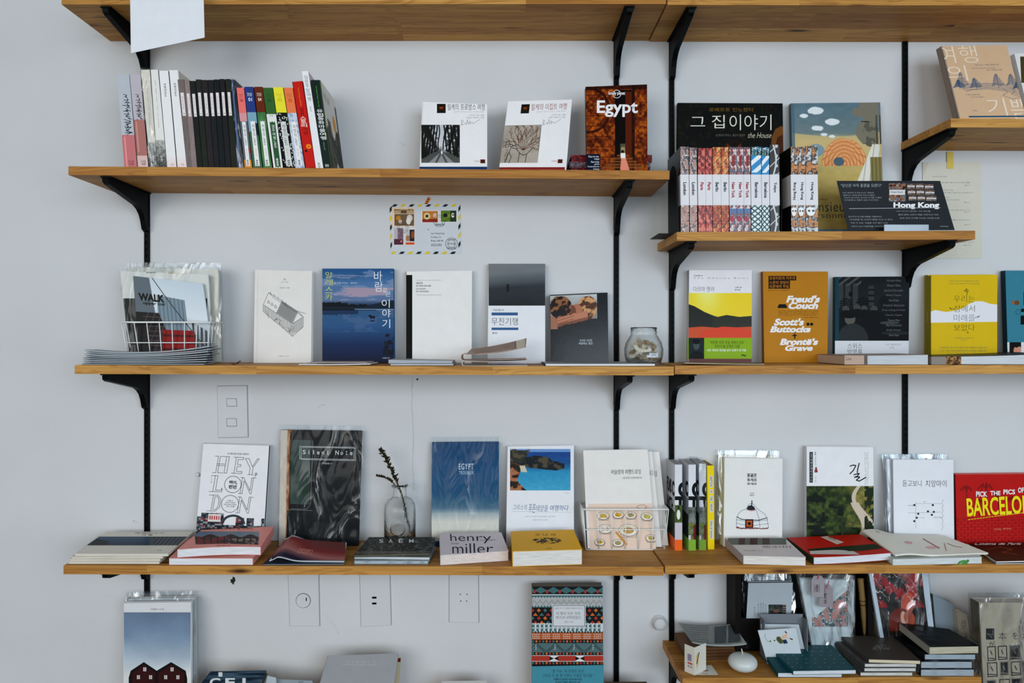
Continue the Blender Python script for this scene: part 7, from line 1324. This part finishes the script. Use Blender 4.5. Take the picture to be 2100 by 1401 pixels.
# wrapped tote at the right end
def tote(p):
    k = (34, 44, 48); r = random.Random(5)
    def blob(u, v, a, b_, fill):
        q = [(u, v), (u+a, v-1), (u+a+1, v+b_), (u+1, v+b_+1)]
        if fill: p.poly(q, k)
        p.lines([q+[q[0]], [(u+2, v+b_-4), (u+a-1, v+b_-3)], [(u+a*.4, v+b_*.3), (u+a*.6, v+b_*.6)]], 1.9, k if not fill else (140, 138, 128))
    p.rect(2022, 1289, 2039, 1312, k); p.lines([[(2024+r.uniform(0, 13), 1291+r.uniform(0, 18)) for _ in range(6)]], .9, (130, 130, 126)); p.text('本', (2048, 1296, 2064, 1313), k, -.01); p.text('を', (2076, 1297, 2087, 1311), k, -.005); p.text('か', (2096, 1296, 2110, 1312), k, -.005); p.text('が', (2028, 1315, 2040, 1327), k)
    for u, v, a, b_, f in ((2025, 1327, 16, 27, 0), (2047, 1326, 17, 26, 0), (2070, 1324, 22, 28, 1), (2025, 1360, 19, 27, 0), (2051, 1358, 16, 26, 1), (2074, 1358, 18, 26, 0), (2096, 1356, 16, 27, 1), (2024, 1396, 18, 26, 1), (2050, 1394, 20, 26, 0), (2074, 1392, 22, 26, 1)): blob(u, v, a, b_, f)
tz = zrow(1440, .18)
rt = book('kraft paper parcel in clear plastic with brush drawn objects and Japanese letters', [(2007, 1236), (2180, 1236), (2190, 1440), (2018, 1440)], .03, SE, base=(176, 169, 154), spine=(110, 102, 86), t0=.16, t1=.15, z0=tz, name='parcel', cat='parcel', art=tote, slv=.5)
SG = shelf('shelf board holding the plastic wrapped parcel, below the lower right corner', 2016, 1441, 2420, 1441, [2200], 5)

# ================================================================== lowest left shelf
def houses(p):
    def im(x, y):
        c = ramp(y, [(0, (120, 138, 158)), (.25, (134, 152, 172)), (.5, (170, 182, 192)), (.7, (206, 208, 208)), (1, (206, 206, 206))])+26*(fbm(x*2.4, y*4, 5)[..., None]-.5); return c
    p.raster(254, 1256, 391, 1440, 50, 80, im); dk, rd = (36, 32, 34), (72, 34, 36)
    for cx, ap, w_ in ((295, 1358, 27), (351, 1358, 30)):
        p.poly([(cx-w_-4, 1390), (cx-w_, 1376), (cx, ap), (cx+w_, 1376), (cx+w_+3, 1392), (cx+w_+3, 1440), (cx-w_-4, 1440)], dk); p.poly([(cx-w_+3, 1381), (cx, ap+6), (cx+w_-3, 1381), (cx+w_-3, 1440), (cx-w_+3, 1440)], rd)
        for a, b_ in ((-1, 1369), (-14, 1385), (11, 1385)): p.rect(cx+a, b_, cx+a+2.6, b_+8, (196, 196, 196)); p.rect(cx+a+3.6, b_, cx+a+6, b_+8, (196, 196, 196))
    p.rect(250, 1402, 400, 1440, dk); p.text('여행의 풍경', (309, 1248, 336, 1251.5), (130, 130, 134))
SFz = SF.z(300, .05)
book('photo book with two dark red houses under a cloudy sky, front of the sleeved pair', [(254, 1237), (392, 1235), (392, 1438), (253, 1438)], .008, SF, base=(206, 208, 210), art=houses, t0=.085, t1=.055, z0=SFz+.0004, group='sleeved photo books')
book('film wrapped photo book directly behind the two houses book', [(262, 1228), (399, 1226), (400, 1438), (262, 1438)], .012, SF, base=(190, 196, 200), t0=.068, t1=.03, z0=SFz+.0004, slv=.6, group='sleeved photo books', spine=(60, 64, 66))
z5 = SF.z(700, .1)+.0004
def slope(label, TL, TR, BR, BL, tt, tb_, th, base, art, spine=None, name='book', cat='book', pages=(180, 180, 176), rough=.4):
    """book propped on a steep slope: back edge points at depth tt, front edge points at depth tb_"""
    W = [ray(*TL, tt), ray(*TR, tt), ray(*BR, tb_), ray(*BL, tb_)]; n_ = np.cross(W[2]-W[3], W[0]-W[3]); n_ /= np.linalg.norm(n_); P = Plane(n_, n_@W[3]); dv = -n_; W = list(P.at([TL, TR, BR, BL]))
    root = empty(name, W[3], label, cat); mesh('cover', *join([qslab(W, 0, .0007, dv), qslab(W, th-.0007, th, dv)]), plain(base, rough), root); mesh('page_block', *qslab(mixq(W, .001, .001, .001, .001), .0007, th-.0007, dv), pagemat(pages), root)
    ex = unit(W[1]-W[0]); mesh('spine', *qslab([W[0], W[0]+ex*.001, W[3]+ex*.001, W[3]], 0, th, dv), plain(spine or base), root)
    if art: pr = Print(P, [TL, TR, BR, BL]); art(pr); pr.done(root, rough=rough)
    return root
def ice(p):
    p.raster(405, 1378, 546, 1440, 60, 50, lambda x, y: mixc((96, 116, 130), (36, 50, 64), fbm(x*4, y*14, 3)*1.8-.3+.4*(y-.5))); c = (214, 218, 220)
    p.text('I', (448, 1379, 456, 1388), c, .03); p.text('C', (430, 1391, 452, 1408), c, .03); p.text('E', (462, 1391, 482, 1408), c, .03); p.text('L', (497, 1391, 517, 1408), c, .03)
slope('propped book with a dark water cover and wide spaced white capitals', (432, 1377), (547, 1375), (520, 1440), (380, 1442), .08, .15, .012, (70, 88, 100), ice, pages=(96, 92, 80))
slope('pale grey book with a curved top edge beside the silver folder', (565, 1393), (640, 1396), (656, 1452), (556, 1452), .09, .14, .006, (156, 166, 172), lambda p: p.text('여행기', (612, 1397, 622, 1402), (90, 96, 100)))
slope('silver grey notebook propped up, with a faint embossed title', (672, 1345), (817, 1340), (800, 1460), (636, 1466), .075, .14, .005, (158, 160, 163), lambda p: (p.text('GLANCE', (710, 1355, 770, 1360), (176, 178, 180), -.01, sp=1.6), p.text('memories', (702, 1361, 772, 1365), (178, 180, 182), -.01, .3)), rough=.35)
slope('cream paged book sticking out behind the silver grey notebook', (745, 1345), (822, 1349), (812, 1462), (720, 1462), .05, .11, .008, (190, 184, 160), lambda p: p.rect(814, 1350, 822, 1358, (130, 60, 50)), pages=(190, 184, 150))
slope('thin pale sheet just peeking up left of the silver notebook', (548, 1386), (566, 1390), (570, 1450), (535, 1450), .1, .14, .002, (176, 186, 190), None, name='brochure', cat='brochure')
slope('white book tip peeking up between silver notebook and patterned book', (905, 1397), (998, 1396), (1006, 1460), (898, 1460), .07, .12, .01, (186, 186, 184), None)
def tribal(p):
    bg, te, rd, og, wh = (44, 44, 46), (82, 120, 122), (170, 74, 66), (196, 120, 66), (198, 200, 202)
    p.rect(1089, 1203, 1236, 1500, bg)
    p.polys([[(1096+i*26, 1211), (1109+i*26, 1204), (1122+i*26, 1211), (1109+i*26, 1218)] for i in range(-1, 6)], te); p.polys([[(1118+i*26, 1214), (1122+i*26, 1210), (1126+i*26, 1214), (1122+i*26, 1218)] for i in range(-1, 5)], rd)
    p.rect(1089, 1219, 1237, 1221, wh); p.rect(1089, 1221, 1237, 1226, te); p.rect(1089, 1224, 1237, 1246, (176, 178, 178)); p.polys([[(1089+i*6.2, 1223), (1095.2+i*6.2, 1223), (1092+i*6.2, 1227)] for i in range(24)], te)
    p.lines([[(1089+i*6.1, 1230 if i % 2 else 1238) for i in range(25)], [(1089+i*6.1, 1233 if i % 2 else 1241) for i in range(25)]], .8, (140, 144, 144)); p.polys([[(1089+i*6.2, 1246), (1095.2+i*6.2, 1246), (1092+i*6.2, 1241)] for i in range(24)], te)
    A_ = []; B_ = []; C_ = []
    for j in range(4):
        for i in range(12): u = 1092+i*13+(j % 2)*6; v = 1252+j*8; (A_, B_, C_)[(i+j) % 3].append([(u-5, v+3), (u, v-3), (u+5, v+3)] if j % 2 else [(u-4, v), (u, v-4), (u+4, v), (u, v+4)])
    p.polys(A_, rd); p.polys(B_, og); p.polys(C_, te); p.rect(1089, 1279, 1237, 1297, wh); p.polys([[(1089+i*6, 1282), (1092+i*6, 1277), (1095+i*6, 1282)] for i in range(25)], wh)
    p.polys([[(1091+i*9, 1281+j*8), (1098+i*9, 1281+j*8), (1095+i*9, 1284+j*8), (1098+i*9, 1287+j*8), (1091+i*9, 1287+j*8)] for i in range(16) for j in (0, 1)], te); p.polys([[(1089+i*6, 1298), (1092+i*6, 1294), (1095+i*6, 1298)] for i in range(25)], bg)
    p.rect(1089, 1298, 1237, 1312, (176, 106, 68)); p.polys([[(1092+i*21+k*4, 1300+j*4), (1095+i*21+k*4, 1301.2+j*4), (1092+i*21+k*4, 1302.4+j*4)] for i in range(7) for j in range(3) for k in range(4)], wh)
    def dots(v): 
        for c, s_ in ((te, 0), (og, 1), (rd, 2)): p.polys([[(1093+i*7-2.6, v), (1093+i*7, v-3), (1093+i*7+2.6, v), (1093+i*7, v+3)] for i in range(s_, 21, 3)], c)
    dots(1315.5); p.rect(1089, 1319, 1237, 1338, (96, 122, 124)); L_ = []
    for i in range(-1, 4):
        u = 1120+i*39
        for s_ in (-1, 1): L_.append([(u, 1336-0), (u+s_*5, 1332), (u+s_*9, 1329), (u+s_*13, 1325), (u+s_*18, 1320)]); L_.append([(u+s_*4, 1337), (u+s_*20, 1323)])
    p.lines(L_, 1.1, bg); p.polys([[(1138+i*39, 1322+j*4), (1140+i*39, 1324+j*4), (1136+i*39, 1324+j*4)] for i in range(-1, 3) for j in range(3)], wh); dots(1340.5); p.rect(1089, 1344, 1237, 1357, wh); p.rect(1089, 1345, 1237, 1356, (172, 74, 64)); p.polys([[(1126+i*53, 1345), (1146+i*53, 1345), (1138+i*53, 1350.5), (1146+i*53, 1356), (1126+i*53, 1356), (1134+i*53, 1350.5)] for i in range(2)], (206, 206, 206)); p.polys([[(1127+i*53, 1346), (1136+i*53, 1350.5), (1127+i*53, 1355)] for i in range(2)]+[[(1145+i*53, 1346), (1136+i*53, 1350.5), (1145+i*53, 1355)] for i in range(2)], bg); dots(1360)
    p.rect(1132, 1240, 1201, 1286, (200, 202, 204)); p.lines([[(1134, 1242), (1199, 1242), (1199, 1284), (1134, 1284), (1134, 1242)]], 1.2, (110, 112, 124)); p.off += STEP; k = (70, 76, 84)
    small(p, [('김남희가 발견한 라틴아메리카', (1138, 1246, 1195, 1249)), ('이 별의 모든 것은', (1141, 1255, 1190, 1261)), ('여기서 시작되었다', (1140, 1263, 1191, 1270)), ('김남희 지음', (1158, 1274, 1175, 1277))], k, -.003)
tb_ = book('tall book with a south american woven pattern cover and turquoise band', [(1091, 1203), (1236, 1201), (1238, 1500), (1091, 1500)], .024, SF, base=(90, 96, 96), spine=(110, 110, 106), art=tribal, t0=.075, t1=.05, pages=(140, 134, 120), rough=.4)
band(tb_, [(1091, 1367), (1238, 1364), (1238, 1470), (1091, 1470)], (86, 148, 162), lambda p: (small(p, [('“잘 자요, 내 유일한 당신.', (1130, 1373, 1199, 1380)), ('그리고 또 잘 못 이루는 수많은 당신들.”', (1112, 1382, 1218, 1389))], (36, 70, 90), -.003), small(p, [('여행작가 김남희가 중남미에서 보낸', (1136, 1391, 1193, 1396)), ('뜨겁지만 달콤한 홀로였던 나날', (1139, 1397, 1190, 1402))], (24, 50, 66), .015)))
slope('brown covered book tip just showing right of the woven pattern book', (1242, 1399), (1326, 1398), (1334, 1460), (1236, 1460), .07, .12, .012, (86, 74, 62), None)
bpy.data.objects.remove(_gc['o'])
